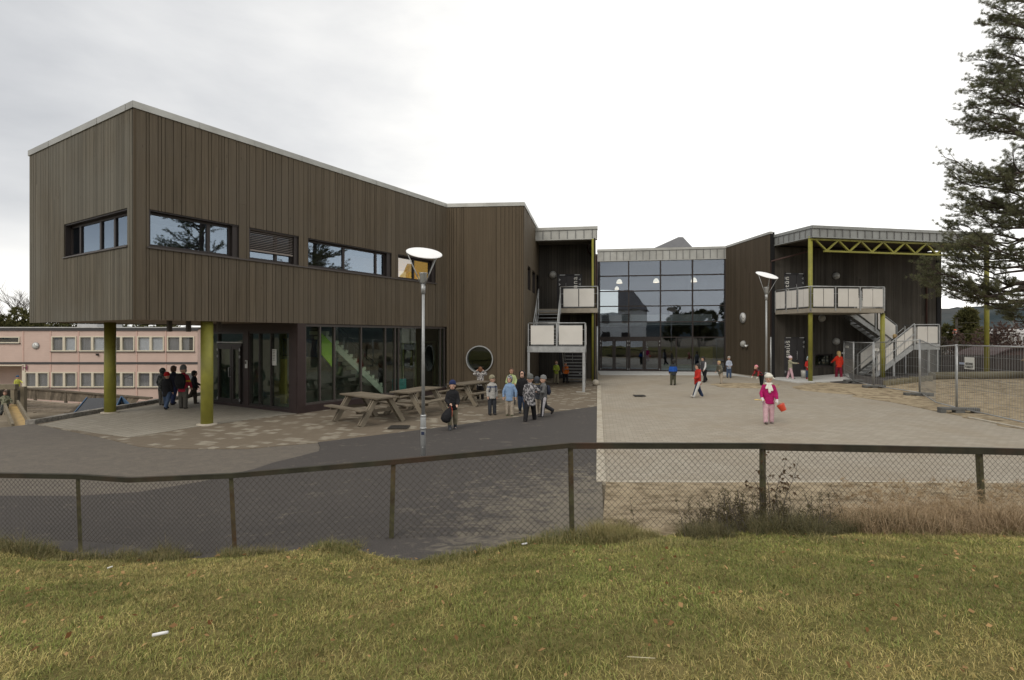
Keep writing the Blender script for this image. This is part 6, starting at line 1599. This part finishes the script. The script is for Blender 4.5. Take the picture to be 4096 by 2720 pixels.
def person(label,px,py,top,yaw=0,legs=((8,0),(-8,4)),arms=((5,8,15),(5,8,15)),lean=0,jacket=None,trousers=None,shoes=None,hat=None,hair='brown',hood=None,
           boots=False,head=(0,0),long_hair=False,pos=None,H=None,scarf=None,hem=.0,gloves=None,sit=0,wide=1.0,group='children in the school yard',pattern=None,zlift=0,skinm=None,fur=None,hatk='beanie'):
    if pos is None: q=P(px,py,off=zlift)
    else: q=Vector(pos)
    if H is None: H=(py-top)/FPX*q.y
    t=thing('person',tuple(q),label,'person',group,rz=R(yaw)); far=H/ q.y*FPX<34
    u=H; f=Vector((0,-1,0)); X=Vector((1,0,0)); Zv=Vector((0,0,1))
    hipz=.475*u; lr=[]
    def dirn(a,side=0): a=R(a); s=math.sin(R(side)); return Vector((s,-math.sin(a)*math.cos(R(side)),-math.cos(a)*math.cos(R(side))))
    ank=[]
    for i,(a,kb) in enumerate(legs):
        sg=1 if i==0 else -1; hp=Vector((sg*.05*u,0,hipz)); k=hp+dirn(a,sg*3)*.225*u; an=k+dirn(a-kb,sg*1)*.21*u; lr.append([hp,k,an]); ank.append(an.z)
    dz=.04*u-min(ank)
    if sit: dz=sit-hipz
    for l in lr:
        for p in l: p.z+=dz
    hip=Vector((0,0,hipz+dz)); sp=(Vector((0,-math.sin(R(lean)),math.cos(R(lean)))))
    ch=hip+sp*.17*u; sh=hip+sp*.315*u; nk=hip+sp*.355*u; hs=u*.165
    hd=Euler((R(-head[1]),0,R(head[0]))).to_matrix(); up_=(sp*.5+Zv*.5).normalized(); hc=nk+up_*.10*u+f*.008*u
    hu=u*1.12; arm=[]
    for i,(a,sd,el,*r_) in enumerate(arms):
        sg=1 if i==0 else -1; inw=r_[0] if r_ else 0
        s0=sh+X*sg*.105*u*wide+Vector((0,0,-.012*u)); e=s0+dirn(a,sg*sd)*.155*u; w=e+dirn(a+el,-sg*inw)*.13*u; arm.append([s0,e,w,(w-e).normalized(),sg])
    sk=skinm or skin
    # body: one continuous surface
    mb=MB(); mb.capsule(hip,ch,.072*u,.068*u,12); mb.capsule(ch,sh-sp*.03*u,.066*u,.055*u,12); mb.capsule(sh-X*.075*u-sp*.012*u,sh+X*.07*u-sp*.012*u,.024*u,.024*u,10); mb.capsule(sh,nk+up_*.05*u,.03*u,.028*u,10)
    mb.ell(hc+hd@Vector((0,0,.015*hu)),(.054*hu,.064*hu,.070*hu),hd,14,10); mb.ell(hc+hd@Vector((0,-.012*hu,-.032*hu)),(.042*hu,.046*hu,.045*hu),hd,12,8)
    mb.ell(hc+hd@Vector((0,-.064*hu,-.012*hu)),(.009*hu,.012*hu,.014*hu),hd,8,6)
    for s in (1,-1): mb.ell(hc+hd@Vector((s*.055*hu,.004*hu,-.008*hu)),(.008*hu,.012*hu,.019*hu),hd,8,6)
    for l in lr: mb.capsule(l[0],l[1],.058*u,.036*u,10); mb.capsule(l[1],l[2],.036*u,.019*u,10); mb.capsule(l[2],l[2]+f*.055*u-Vector((0,0,.014*u)),.017*u,.013*u,8)
    for s0,e,w,d,sg in arm:
        mb.capsule(s0,e,.024*u,.021*u,8); mb.capsule(e,w,.021*u,.016*u,8)
        side=d.cross(Vector((0,-1,.2))).normalized(); pl=w+d*.035*u; mb.capsule(w,pl,.017*u,.018*u,8); mb.capsule(pl-side*.010*u,pl+side*.010*u,.013*u,.013*u,8)
        curl=(d+f*.45*(1 if d.z<-.3 else .1)).normalized()
        for j,ln in enumerate((.034,.040,.038,.030)):
            o=pl+d*.010*u+side*(j-1.5)*.0095*u; k1=o+d*ln*.55*u; k2=k1+curl*ln*.5*u; mb.capsule(o,k1,.0062*u,.0056*u,6); mb.capsule(k1,k2,.0056*u,.0048*u,6)
        th=w+d*.012*u+side*.016*u*sg; mb.capsule(th,th+(side*sg*.6+d*.8).normalized()*.026*u,.0072*u,.006*u,6)
    rm(mb.build('body',gloves and sk or sk,t,world=False),.0085 if not far else .0115,2)
    mb=MB()
    for s in (1,-1): mb.ell(hc+hd@Vector((s*.021*hu,(-.0575 if hood!='up' else -.0605)*hu,.006*hu)),(.008*hu,.006*hu,.0055*hu),hd,8,6)
    mb.build('eyes',eyem,t,world=False); mb=MB(); mb.ell(hc+hd@Vector((0,-.055*hu,-.040*hu)),(.015*hu,.005*hu,.0045*hu),hd,8,6); mb.build('mouth',lip,t,world=False)
    if gloves:
        mb=MB()
        for s0,e,w,d,sg in arm:
            side=d.cross(Vector((0,-1,.2))).normalized(); mb.capsule(w-d*.02*u,w+d*.02*u,.026*u,.028*u,10); mb.capsule(w+d*.02*u,w+d*.075*u,.028*u,.018*u,10); mb.capsule(w+d*.02*u,w+d*.045*u+side*sg*.03*u,.014*u,.011*u,8)
        rm(mb.build('mittens',gloves,t,world=False),.009,2)
    # trousers
    tm=trousers or dkjeans; mb=MB(); mb.ell(hip+Vector((0,0,.0)),(.098*u,.078*u,.075*u),n=14,m=8); mb.capsule(hip,hip+sp*.05*u,.082*u,.08*u,12)
    cuff=.14 if boots else .05
    for l in lr:
        mb.capsule(l[0],l[1],.072*u,.054*u,12); e=l[2]+(l[1]-l[2]).normalized()*(cuff-.045)*u; mb.capsule(l[1],e,.054*u,.047*u,12)
        kn=l[1].lerp(l[2],.55); mb.ell(kn,(.047*u,.047*u,.02*u),n=10,m=6)
    rm(mb.build('trousers',tm,t,world=False),.012 if not far else .015,3)
    for l in lr:
        an=l[2]; sd=(l[1]-an).normalized(); fw=(f-sd*f.dot(sd)).normalized() if abs(f.dot(sd))<.9 else f; mb=MB(); sole=an-sd*.022*u
        if boots: mb.capsule(an,an+sd*.12*u,.035*u,.041*u,12)
        mb.capsule(an-fw*.014*u-sd*.006*u,an-sd*.008*u,.034*u,.034*u,10); mb.capsule(sole+sd*.004*u,sole+fw*.08*u+sd*.004*u,.031*u,.027*u,10)
        rm(mb.build('boot' if boots else 'shoe',shoes or shoed,t,world=False),.010 if not far else .013,2)
    # jacket
    if jacket:
        mb=MB(); hemz=-(.045+hem)*u
        def ring(c,rx,ry): return [c+X*rx*math.cos(2*PI*k/16)+Vector((0,1,0))*ry*math.sin(2*PI*k/16) for k in range(16)]
        b0=hip+sp*hemz
        mb.loft([ring(b0,.110*u*wide,.088*u),ring(b0+sp*.02*u,.116*u*wide,.094*u),ring(hip+sp*.06*u,.108*u*wide,.088*u),ring(ch,.108*u*wide,.086*u),ring(hip+sp*.25*u,.112*u*wide,.084*u),ring(sh-sp*.012*u,.112*u*wide,.080*u),ring(sh+sp*.014*u,.088*u,.070*u),ring(nk-sp*.004*u,.056*u,.056*u),ring(nk+sp*.034*u,.047*u,.050*u)])
        mb.capsule(sh-X*.08*u*wide-sp*.006*u,sh+X*.08*u*wide-sp*.006*u,.046*u,.046*u,12)
        for s0,e,w,d,sg in arm:
            mb.capsule(s0-X*sg*.02*u,e,.047*u,.038*u,12); mb.capsule(e,w-d*.004*u,.038*u,.030*u,12)
            mb.ell(e.lerp(w,.5),(.036*u,.036*u,.014*u),n=8,m=6)
        if hood=='down': mb.ell(nk+Vector((0,.05*u,-.015*u)),(.075*u,.045*u,.045*u),n=12,m=8); mb.capsule(nk+X*.045*u,nk+Vector((.02*u,-.045*u,-.03*u)),.022*u,.014*u,8); mb.capsule(nk-X*.045*u,nk+Vector((-.02*u,-.045*u,-.03*u)),.022*u,.014*u,8)
        if hood=='up':
            mb.ell(hc+hd@Vector((0,.016*hu,.016*hu)),(.070*hu,.073*hu,.080*hu),hd,14,10); mb.capsule(nk,nk+up_*.05*u+Vector((0,.03*u,0)),.052*u,.052*u,10)
        rm(mb.build('jacket',jacket,t,world=False),.0125 if not far else .016,3)
        if hood=='up':
            # face opening: a skin oval set proud of the hood
            mb=MB(); mb.ell(hc+hd@Vector((0,-.026*hu,-.016*hu)),(.043*hu,.042*hu,.046*hu),hd,14,10); mb.build('face',sk,t,world=False)
            mb=MB(); mb.ell(hc+hd@Vector((0,-.034*hu,.026*hu)),(.036*hu,.034*hu,.022*hu),hd,12,8); mb.build('fringe',pm('hair_'+hair,hairc[hair],.6,.3,20,bmp=.6),t,world=False)
    if fur:
        mb=MB(); 
        for k in range(13):
            a=R(-20+220*k/12); mb.ell(nk+Vector((.085*u*math.cos(a),.06*u*math.sin(a),-.005*u)),(.022*u,.022*u,.02*u),n=8,m=6)
        mb.build('fur_trim',fur,t,world=False)
    if scarf:
        mb=MB(); 
        for k in range(12):
            a=2*PI*k/12; b=2*PI*(k+1)/12; c0=nk+up_*.008*u; mb.capsule(c0+Vector((.056*u*math.cos(a),.056*u*math.sin(a),0)),c0+Vector((.056*u*math.cos(b),.056*u*math.sin(b),0)),.024*u,.024*u,8)
        mb.capsule(nk+Vector((.02*u,-.07*u,-.01*u)),nk+Vector((.045*u,-.10*u,-.12*u)),.02*u,.026*u,8); mb.capsule(nk+Vector((-.02*u,-.07*u,-.01*u)),nk+Vector((.0*u,-.105*u,-.16*u)),.02*u,.026*u,8); mb.capsule(nk+Vector((-.03*u,-.07*u,-.01*u)),nk+Vector((-.06*u,-.09*u,-.08*u)),.02*u,.024*u,8)
        rm(mb.build('scarf',scarf,t,world=False),.009,2)
    # hat / hair
    if hat:
        mb=MB(); rings=[]
        for (rr,h) in ((1.0,-.012),(1.06,.0),(1.04,.022),(.98,.045),(.82,.068),(.5,.086),(.12,.094)):
            rings.append([hc+hd@Vector((.061*hu*rr*math.cos(2*PI*k/18),.069*hu*rr*math.sin(2*PI*k/18)+.004*hu+(-.012*hu*0),.030*hu+h*hu*.92+.012*hu*math.sin(2*PI*k/18)*(-1 if h<.03 else 0))) for k in range(18)])
        mb.loft(rings)
        if hatk=='floppy': mb.capsule(hc+hd@Vector((.05*hu,.02*hu,.03*hu)),hc+hd@Vector((.085*hu,.03*hu,.01*hu)),.03*hu,.016*hu,8); mb.ell(hc+hd@Vector((0,0,.05*hu)),(.075*hu,.075*hu,.05*hu),hd,12,8)
        mb.build('hat',hat,t,world=False)
        if hatk=='flaps':
            mb=MB()
            for s in (1,-1): mb.capsule(hc+hd@Vector((s*.056*hu,.0,.0)),hc+hd@Vector((s*.05*hu,-.005*hu,-.045*hu)),.018*hu,.012*hu,8)
            mb.build('ear_flaps',hat,t,world=False)
    elif hood!='up':
        hm_=pm('hair_'+hair,hairc[hair],.6,.3,20,bmp=.6); mb=MB(); M_=hd
        mb.ell(hc+hd@Vector((0,.012*hu,.026*hu)),(.062*hu,.068*hu,.068*hu),hd,16,10); mb.ell(hc+hd@Vector((0,.035*hu,-.01*hu)),(.052*hu,.042*hu,.06*hu),hd,12,8)
        for s in (1,-1): mb.ell(hc+hd@Vector((s*.052*hu,.012*hu,-.002*hu)),(.014*hu,.03*hu,.045*hu),hd,10,6)
        mb.ell(hc+hd@Vector((0,-.045*hu,.052*hu)),(.045*hu,.022*hu,.018*hu),hd,12,6)
        if long_hair: mb.capsule(hc+hd@Vector((0,.03*hu,.0)),hc+hd@Vector((0,.05*hu,-.10*hu)),.058*hu,.045*hu,12)
        rm(mb.build('hair',hm_,t,world=False),.009 if not far else .012,1)
    info=dict(t=t,q=q,u=u,nk=nk,hip=hip,sh=sh,arm=arm,hc=hc,M=Matrix.Translation(q)@Matrix.Rotation(R(yaw),4,'Z'),f=f,sp=sp); PEOPLE.append(info); return info
def backpack(p,label,mat,mat2=None,k=1.0):
    M=p['M']; u=p['u']; c=p['hip']+p['sp']*.2*u+Vector((0,.125*u,0)); loc=M@c; t=thing('backpack',tuple(loc),label,'backpack','backpacks worn by children'); t.rotation_euler=(0,0,M.to_euler().z)
    mb=MB(); mb.ell((0,0,0),(.085*u*k,.055*u*k,.125*u*k),n=14,m=8); mb.ell((0,.03*u,-.04*u),(.065*u*k,.045*u*k,.065*u*k),n=12,m=8); mb.box(-.06*u*k,.06*u*k,-.03*u,.03*u,-.12*u*k,.10*u*k); rm(mb.build('bag_body',mat,t,world=False),.012,3)
    mb=MB()
    for s in (1,-1): mb.tube([Vector((s*.05*u,-.04*u,.10*u)),Vector((s*.065*u,-.12*u,.135*u)),Vector((s*.075*u,-.225*u,.06*u)),Vector((s*.09*u,-.2*u,-.05*u)),Vector((s*.085*u,-.08*u,-.1*u))],.012*u,6)
    mb.build('strap',mat2 or mat,t,world=False); return t
camo1=cloth('camo_grey',(.06,.06,.065),'camo',(.36,.35,.36),17); camo2=cloth('camo_dark',(.03,.035,.035),'camo',(.12,.12,.11),17); camo3=cloth('camo_green',(.10,.11,.07),'camo',(.24,.24,.17),17); camo4=cloth('camo_light',(.26,.25,.17),'camo',(.42,.40,.30),19)
pat=cloth('patterned_shirt',(.10,.09,.09),'camo',(.5,.48,.46),22); 
# 1 boy with bag
p=person('boy in black jacket and navy beanie walking with a black drawstring bag',452.5,429.8,382,yaw=12,legs=((-10,6),(14,6)),arms=((12,6,40,15),(12,10,48,28)),jacket=black,trousers=khaki,shoes=boot,boots=True,hat=cloth('hat_navy',(.02,.03,.09),'band',(.45,.45,.45),z=(1.09,.006)),head=(-14,0),hood='down')
M=p['M']; w=M@(p['arm'][1][2]+p['arm'][1][3]*.05*p['u']); t=thing('drawstring_bag',tuple(w),'black drawstring bag held low by the boy in rubber boots','bag')
mb=MB(); e=w+Vector((-.14,-.1,-.40)); ax=(e-w).normalized()
rg_=[];xx=ax.cross(Vector((0,1,0))).normalized(); yy=ax.cross(xx)
for rr,h in ((.015,.0),(.03,.07),(.08,.16),(.125,.30),(.12,.40),(.05,.46)): rg_.append([w+ax*h+xx*rr*math.cos(2*PI*k/14)*(1+.1*math.sin(3*k))+yy*rr*.75*math.sin(2*PI*k/14) for k in range(14)])
mb.loft(rg_); mb.build('bag_body',black,t); mb=MB(); mb.tube([w,w+ax*.1+xx*.07,w+ax*.25+xx*.12,w+ax*.42+xx*.06],.006,5); mb.tube([w,w+ax*.12-xx*.05,w+ax*.3-xx*.1],.006,5); mb.build('red_cord',cloth('cord_red',(.5,.06,.03)),t)
mb=MB()
for a in p['arm']: c=M@a[1].lerp(a[2],.55); d=(M.to_3x3()@a[3]); mb.tube([c-d*.045,c+d*.045],.046,10)
# 2 grey beanie
p=person('boy in grey hooded sweater and beige beanie with a red backpack',492,415,376.8,yaw=18,legs=((3,0),(4,0)),arms=((0,6,10),(4,8,14)),jacket=cloth('sweater_grey',(.36,.35,.33),'band',(.09,.11,.17),z=(.86,.022)),trousers=dkjeans,hat=cloth('hat_beige',(.24,.22,.15)),head=(62,0),hood='down')
backpack(p,'red and white backpack on the boy with the beige beanie',cloth('pack_red',(.45,.03,.02),'camo',(.5,.5,.5),7),MATS['cloth_navy'] if 'cloth_navy' in MATS else navy)
# 3 blue jacket
person('child in light blue jacket and black and white beanie',509.7,416,377.2,yaw=-8,legs=((2,0),(-3,5)),arms=((0,22,8),(2,20,10)),jacket=cloth('jacket_blue',(.20,.30,.46)),trousers=beige,shoes=cloth('shoe_green',(.08,.085,.05)),hat=cloth('hat_bw',(.04,.04,.05),'camo',(.5,.5,.52),24),head=(-20,10),hem=.04,hatk='flaps')
# 4 green shirt
person('boy in pale green T-shirt standing behind the child in blue',511.4,404.5,368.8,yaw=5,arms=((14,14,60,20),(14,14,65,20)),jacket=cloth('shirt_green',(.36,.42,.20)),trousers=dkjeans,hair='brown',head=(-10,18),skinm=pm('skin_tan',(.36,.21,.14),.55,.06,6,bmp=0))
# 5 black hood
person('laughing boy with black hood up and blue jeans',522.2,413.4,371.8,yaw=-12,legs=((2,0),(-6,8)),arms=((0,8,10),(5,8,30)),jacket=black,trousers=jeans,shoes=boot,boots=True,hood='up',head=(6,0))
# 6 camo back
person('tall boy in grey camouflage jacket and black trousers seen from behind',530,421.3,374.7,yaw=165,legs=((-22,0),(22,2)),arms=((4,8,12),(30,30,40,10)),jacket=camo1,trousers=black,hat=cloth('hat_grey',(.12,.125,.12)),head=(20,0),hem=.07,wide=1.05)
# 7 hidden kid
person('child with fur hood half hidden behind the camouflage jacket boy',536.8,415,376.8,yaw=200,legs=((-16,0),(16,0)),arms=((0,8,10),(0,8,10)),jacket=cloth('jacket_slate',(.05,.055,.065)),trousers=beige,shoes=cloth('shoe_pale',(.35,.3,.28)),hood='up',fur=cloth('fur_brown',(.20,.16,.10)))
# 8 striped beanie
p=person('boy in grey shirt and black and grey striped beanie with dark backpack',543.5,417,376.8,yaw=-75,legs=((10,4),(-20,40)),arms=((20,6,75),(30,6,80)),jacket=cloth('shirt_darkgrey',(.12,.12,.12)),trousers=cloth('track_bottoms',(.03,.03,.035),'sidestripe',(.5,.48,.5),z=(.128,)),hat=cloth('hat_striped',(.06,.06,.06),'stripe',(.28,.28,.28),26),head=(0,0))
backpack(p,'dark blue backpack on the boy with the striped beanie',cloth('pack_navy',(.025,.03,.05)))
# 9 at round window
person('child in black white and red patterned shirt leaning at the round window',480.3,399.5,367.5,yaw=186,arms=((95,35,60,40),(95,35,60,40)),jacket=pat,trousers=black,hair='red')
# 10,11 under the stairs
person('child in green and white jacket standing under the stair landing',556.2,383.6,361,yaw=8,arms=((16,10,55,30),(16,10,55,30)),jacket=cloth('jacket_green',(.24,.30,.04),'band',(.45,.46,.44),z=(.92,.045)),trousers=khaki,hair='brown',head=(0,20))
person('child in orange jacket behind the open stair steps',565.5,383,361.5,yaw=20,jacket=cloth('jacket_orange',(.60,.14,.02)),trousers=black,hair='black')
# 12-16 by the entrance
person('boy seen from behind in blue and black jacket facing the glass doors',673.1,385.2,360.2,yaw=185,legs=((3,0),(-2,0)),arms=((2,14,8),(2,14,8)),jacket=cloth('jacket_blueblack',(.03,.035,.04),'band',(.02,.09,.38),z=(.74,.11)),trousers=cloth('trousers_olive',(.07,.07,.045)),hair='black',hem=.03)
person('boy in red hooded sweater striding left across the light paving',697.8,397.3,363.3,yaw=-78,legs=((24,2),(-20,8)),arms=((20,4,60),(-6,6,20)),jacket=redj,trousers=cloth('track_navy',(.025,.04,.085),'sidestripe',(.5,.5,.48),z=(.125,)),shoes=cloth('shoe_white',(.42,.4,.36)),hair='black',hood='down',hem=.02)
person('boy in dark vest with white hood and sleeves behind the boy in red',704.3,382.2,357,yaw=-60,legs=((10,0),(-22,14)),arms=((10,6,25),(0,6,15)),lean=10,jacket=cloth('vest_dark',(.07,.07,.08),'sidestripe',(.55,.55,.55),z=(.13,)),trousers=black,hair='black',hood='down')
person('blond child in dark camouflage jacket running in front of the glass',720.6,383.8,361,yaw=-62,legs=((6,6),(-28,70)),arms=((10,20,70),(-20,20,60)),lean=14,jacket=cloth('camo_brown',(.08,.075,.055),'camo',(.20,.19,.15),17),trousers=beige,hair='blond',head=(0,-5))
person('child in pale blue sweater and jeans standing at the end of the glass wall',728.9,377.8,357.2,yaw=-10,legs=((3,0),(-3,0)),arms=((14,8,55,25),(14,8,55,25)),jacket=cloth('sweater_pale',(.34,.38,.46)),trousers=jeans,hair='blond',hat=cloth('hat_pale_grey',(.34,.32,.29)))
# 17 bending
person('small child in pink beanie bending over beside the far lamp',761.5,386.3,368.5,yaw=-70,legs=((4,0),(-6,0)),arms=((18,6,10),(26,6,10)),lean=48,jacket=cloth('jacket_redblack',(.30,.03,.03),'camo',(.04,.03,.04),6),trousers=black,hat=cloth('hat_pink',(.65,.25,.28)),gloves=whitec,head=(0,30),H=1.05)
# 18 girl with bucket
p=person('girl in magenta jacket white hat and scarf carrying a red bucket',768.6,423.6,375.5,yaw=-14,legs=((-6,2),(10,4)),arms=((4,14,28),(10,16,38)),jacket=cloth('jacket_magenta',(.36,.012,.11)),trousers=pinkt,shoes=cloth('shoe_girl',(.16,.13,.12)),hat=whitec,hatk='floppy',scarf=whitec,gloves=cloth('mitten_white',(.66,.64,.62)),fur=cloth('fur_tan',(.34,.28,.18)),head=(-12,0),hem=.015)
M=p['M']; w=M@(p['arm'][0][2]+p['arm'][0][3]*.06*p['u']); t=thing('toy_bucket',tuple(w),'red plastic sand bucket tilted in the hand of the girl in magenta','bucket')
ax=Vector((.45,-.1,-.85)).normalized(); c=w+Vector((.07,-.02,-.06)); xx=ax.cross(Vector((0,1,0))).normalized(); yy=ax.cross(xx)
mb=MB(); n=18; ro_=[[c+ax*h+(xx*math.cos(2*PI*k/n)+yy*math.sin(2*PI*k/n))*rr for k in range(n)] for rr,h in ((.095,0),(.103,.0),(.103,.02),(.075,.18))]
mb.loft([ro_[1],ro_[2],ro_[3]],cap=False); mb.add(ro_[3],[tuple(range(n))]); ri=[[c+ax*h+(xx*math.cos(2*PI*k/n)+yy*math.sin(2*PI*k/n))*rr for k in range(n)] for rr,h in ((.096,0),(.07,.172))]; mb.loft(ri); mb.build('bucket_body',pm('bucket_red',(.55,.06,.025),.4,.05,3,bmp=0,spec=.5),t)
mb=MB(); mb.tube([c+xx*.1,w+xx*.03,w-xx*.03+Vector((0,0,.0)),c-xx*.1],.006,6); mb.build('handle',pm('handle_cream',(.6,.5,.3),.5,.05,3,bmp=0),t)
w=M@(p['arm'][1][2]+p['arm'][1][3]*.06*p['u']); t=thing('toy_shovel',tuple(w),'pale yellow plastic shovel in the left side hand of the girl in magenta','shovel')
mb=MB(); mb.tube([w+Vector((.05,0,-.01)),w+Vector((-.12,-.02,.015))],.012,8); mb.build('handle',pm('shovel_yellow',(.62,.45,.16),.5,.05,3,bmp=0),t)
mb=MB(); mb.ell(w+Vector((-.17,-.025,.02)),(.07,.035,.016),n=12,m=6); mb.build('blade',MATS['shovel_yellow'],t)
# 19-21 by the right doors
person('girl in pale camouflage jacket and pink trousers pointing at the SIRIUS door',790.2,379.2,356.6,yaw=70,legs=((-12,4),(16,6)),arms=((70,4,20),(68,4,24)),jacket=camo4,trousers=pinkt,hat=cloth('hat_palepink',(.66,.55,.60)),head=(0,0),hem=.02,hood='down')
person('child in red jacket jeans and pale blue hat beside the green column',808.6,380.1,357.2,yaw=-25,arms=((16,8,60,20),(16,8,55,20)),jacket=redj,trousers=jeans,shoes=cloth('boot_red',(.30,.02,.03)),boots=True,hat=cloth('hat_paleblue',(.45,.58,.62)),hatk='flaps')
person('blond child in bright red coat facing the wall by the fence',838.8,377.7,351.6,yaw=170,arms=((30,20,30,-10),(4,12,10)),jacket=cloth('coat_bright_red',(.56,.035,.015)),trousers=cloth('trousers_maroon',(.16,.012,.03)),shoes=cloth('shoe_pinkgrey',(.35,.2,.22)),hair='blond',long_hair=True,hood='down',hem=.03)
# 22 on stairs
person('child in black climbing the outdoor stair with arms on the rail',0,0,0,yaw=75,pos=(19.35,27.6,1.25),H=1.25,legs=((35,50),(-5,5)),arms=((40,10,40),(30,10,30)),lean=22,jacket=black,trousers=black,hair='blond')
# 23.. group under the overhang
dd_=.02
person('child with dark camouflage hood up at the left of the group under the overhang',162.8,405.5,368.8,yaw=185,legs=((4,0),(-10,4)),arms=((6,14,30),(0,12,14)),jacket=camo2,trousers=greyt,hood='up',hem=.03)
person('child in red cap and black jacket walking away under the overhang',166.8,409.4,373.4,yaw=180,legs=((14,6),(-14,18)),arms=((4,10,12),(4,10,12)),jacket=black,trousers=jeans,hat=cloth('cap_red',(.40,.015,.015)),hem=.06)
person('tallest boy of the group in dark jacket and blue jeans with no hat',173.6,404.8,366.4,yaw=176,legs=((10,0),(-18,4)),arms=((4,8,10),(4,8,10)),jacket=cloth('jacket_ink',(.018,.02,.035)),trousers=cloth('jeans_bright',(.025,.035,.09)),hair='brown',hem=.05,wide=1.05)
p=person('child in grey hood and red yellow striped coat with a large black backpack',183.2,408.9,367.0,yaw=182,legs=((4,0),(-4,2)),arms=((6,14,25),(6,14,25)),jacket=cloth('coat_maroon',(.28,.02,.04),'band',(.40,.22,.02),z=(.92,.03)),trousers=cloth('trousers_grey',(.09,.085,.075)),hat=cloth('hood_grey',(.16,.16,.16)),hatk='flaps',hem=.02)
backpack(p,'large black backpack hanging low on the child in the red striped coat',black,k=1.5)
person('dark dressed child half hidden behind the near green column',194.2,404.4,371.3,yaw=120,legs=((6,4),(-26,40)),arms=((20,10,40),(10,10,30)),jacket=black,trousers=cloth('trousers_brown',(.055,.045,.035)),hair='black')
# slide child, yellow child
pp=q2p(42,1185,16.9)
person('small child in dark camouflage overall sliding down the wooden slide',0,0,0,yaw=35,pos=(pp.x,pp.y,pp.z-.05),H=.82,legs=((55,20),(50,15)),arms=((10,30,20),(10,30,20)),lean=-8,sit=.14,jacket=camo3,trousers=camo2,hair='brown',group='children in the school yard')
pp=q2p(150,985,38.2)
person('child in yellow jacket and blue cap behind the ramp railing',0,0,0,yaw=60,pos=(pp.x,38.2,-1.75),H=1.3,jacket=cloth('jacket_yellow',(.42,.42,.08)),trousers=khaki,hat=cloth('cap_blue',(.03,.08,.16)),arms=((60,10,10),(10,10,10)))
# ------------------------------------------------------------------ sky, sun, camera
w=bpy.data.worlds.new('World'); scene.world=w; w.use_nodes=True; nt=w.node_tree
for n in list(nt.nodes): nt.nodes.remove(n)
out=N(nt,'ShaderNodeOutputWorld'); bgn=N(nt,'ShaderNodeBackground'); L(nt,bgn.outputs[0],out.inputs[0]); bgn.inputs[1].default_value=.10
SUN_EL=R(42); SUN_AZ=R(215)
sky=N(nt,'ShaderNodeTexSky'); sky.sky_type='NISHITA'; sky.sun_disc=False; sky.sun_elevation=SUN_EL; sky.sun_rotation=SUN_AZ; sky.air_density=1; sky.dust_density=2
tc=N(nt,'ShaderNodeTexCoord'); sp=N(nt,'ShaderNodeSeparateXYZ'); L(nt,tc.outputs['Generated'],sp.inputs[0])
mp=N(nt,'ShaderNodeMapping'); mp.inputs['Scale'].default_value=(1,1,2.6); L(nt,tc.outputs['Generated'],mp.inputs[0])
f=nz(nt,mp.outputs[0],2.2,7,.55,.35)
mp2=N(nt,'ShaderNodeMapping'); mp2.inputs['Scale'].default_value=(1,1,3); mp2.inputs['Location'].default_value=(3,1,0); L(nt,tc.outputs['Generated'],mp2.inputs[0]); f2=nz(nt,mp2.outputs[0],5.5,5,.5)
# brightness of the cloud deck: brightest ahead and to the right, greyer to the upper left
dx=math_(nt,'MULTIPLY_ADD',sp.outputs[0],1.0,.95)      # -1 left .. right
g=ramp(nt,math_(nt,'ADD',math_(nt,'MULTIPLY',dx,.62),math_(nt,'MULTIPLY_ADD',f,.5,-.30)),[(.04,.61),(.2,.72),(.40,.87),(.57,1.06),(.75,1.17)])
lowb=math_(nt,'MULTIPLY',math_(nt,'SUBTRACT',1.0,math_(nt,'MINIMUM',1.0,math_(nt,'MAXIMUM',0.0,math_(nt,'MULTIPLY_ADD',sp.outputs[2],11.0,-1.0)))),.35)
wisp=math_(nt,'MULTIPLY_ADD',f2,.24,-.12)
br=math_(nt,'ADD',math_(nt,'ADD',g,lowb),wisp)
rear=N(nt,'ShaderNodeMapRange'); rear.inputs['From Min'].default_value=.15; rear.inputs['From Max'].default_value=-.5; L(nt,sp.outputs[1],rear.inputs[0]); rear.inputs['To Min'].default_value=1; rear.inputs['To Max'].default_value=.86
br=math_(nt,'MULTIPLY',br,rear.outputs[0])
cc=mixc(nt,ramp(nt,br,[(.5,0),(1.0,1)]),(.93,.955,1.0),(1.0,.985,.95))
vm=N(nt,'ShaderNodeVectorMath',operation='SCALE'); L(nt,cc,vm.inputs[0]); L(nt,math_(nt,'MULTIPLY',br,9.6),vm.inputs['Scale'])
cl=mixc(nt,.93,sky.outputs[0],vm.outputs[0]); L(nt,cl,bgn.inputs[0])
sd=bpy.data.lights.new('sun','SUN'); sd.energy=1.3; sd.angle=R(28); sd.color=(1,.93,.82); so=bpy.data.objects.new('sun',sd); COL.objects.link(so)
# sun from behind-left of the camera
az=SUN_AZ; dirv=Vector((math.sin(az)*math.cos(SUN_EL),math.cos(az)*math.cos(SUN_EL),math.sin(SUN_EL)))
so.rotation_euler=dirv.to_track_quat('Z','Y').to_euler(); so.location=(0,0,30)
cd=bpy.data.cameras.new('camera'); cam=bpy.data.objects.new('camera',cd); COL.objects.link(cam); scene.camera=cam
cam.location=(0,0,CAMZ); cam.rotation_euler=(R(90),0,0); cd.sensor_width=36; cd.lens=FPX/1024*36; cd.shift_y=-4/1024; cd.clip_end=5000; cd.clip_start=.05
scene.view_settings.view_transform='Standard'; scene.view_settings.look='None'; scene.view_settings.exposure=.22; scene.view_settings.gamma=1
scene.cycles.max_bounces=6; scene.cycles.transparent_max_bounces=12; scene.cycles.caustics_reflective=False; scene.cycles.caustics_refractive=False
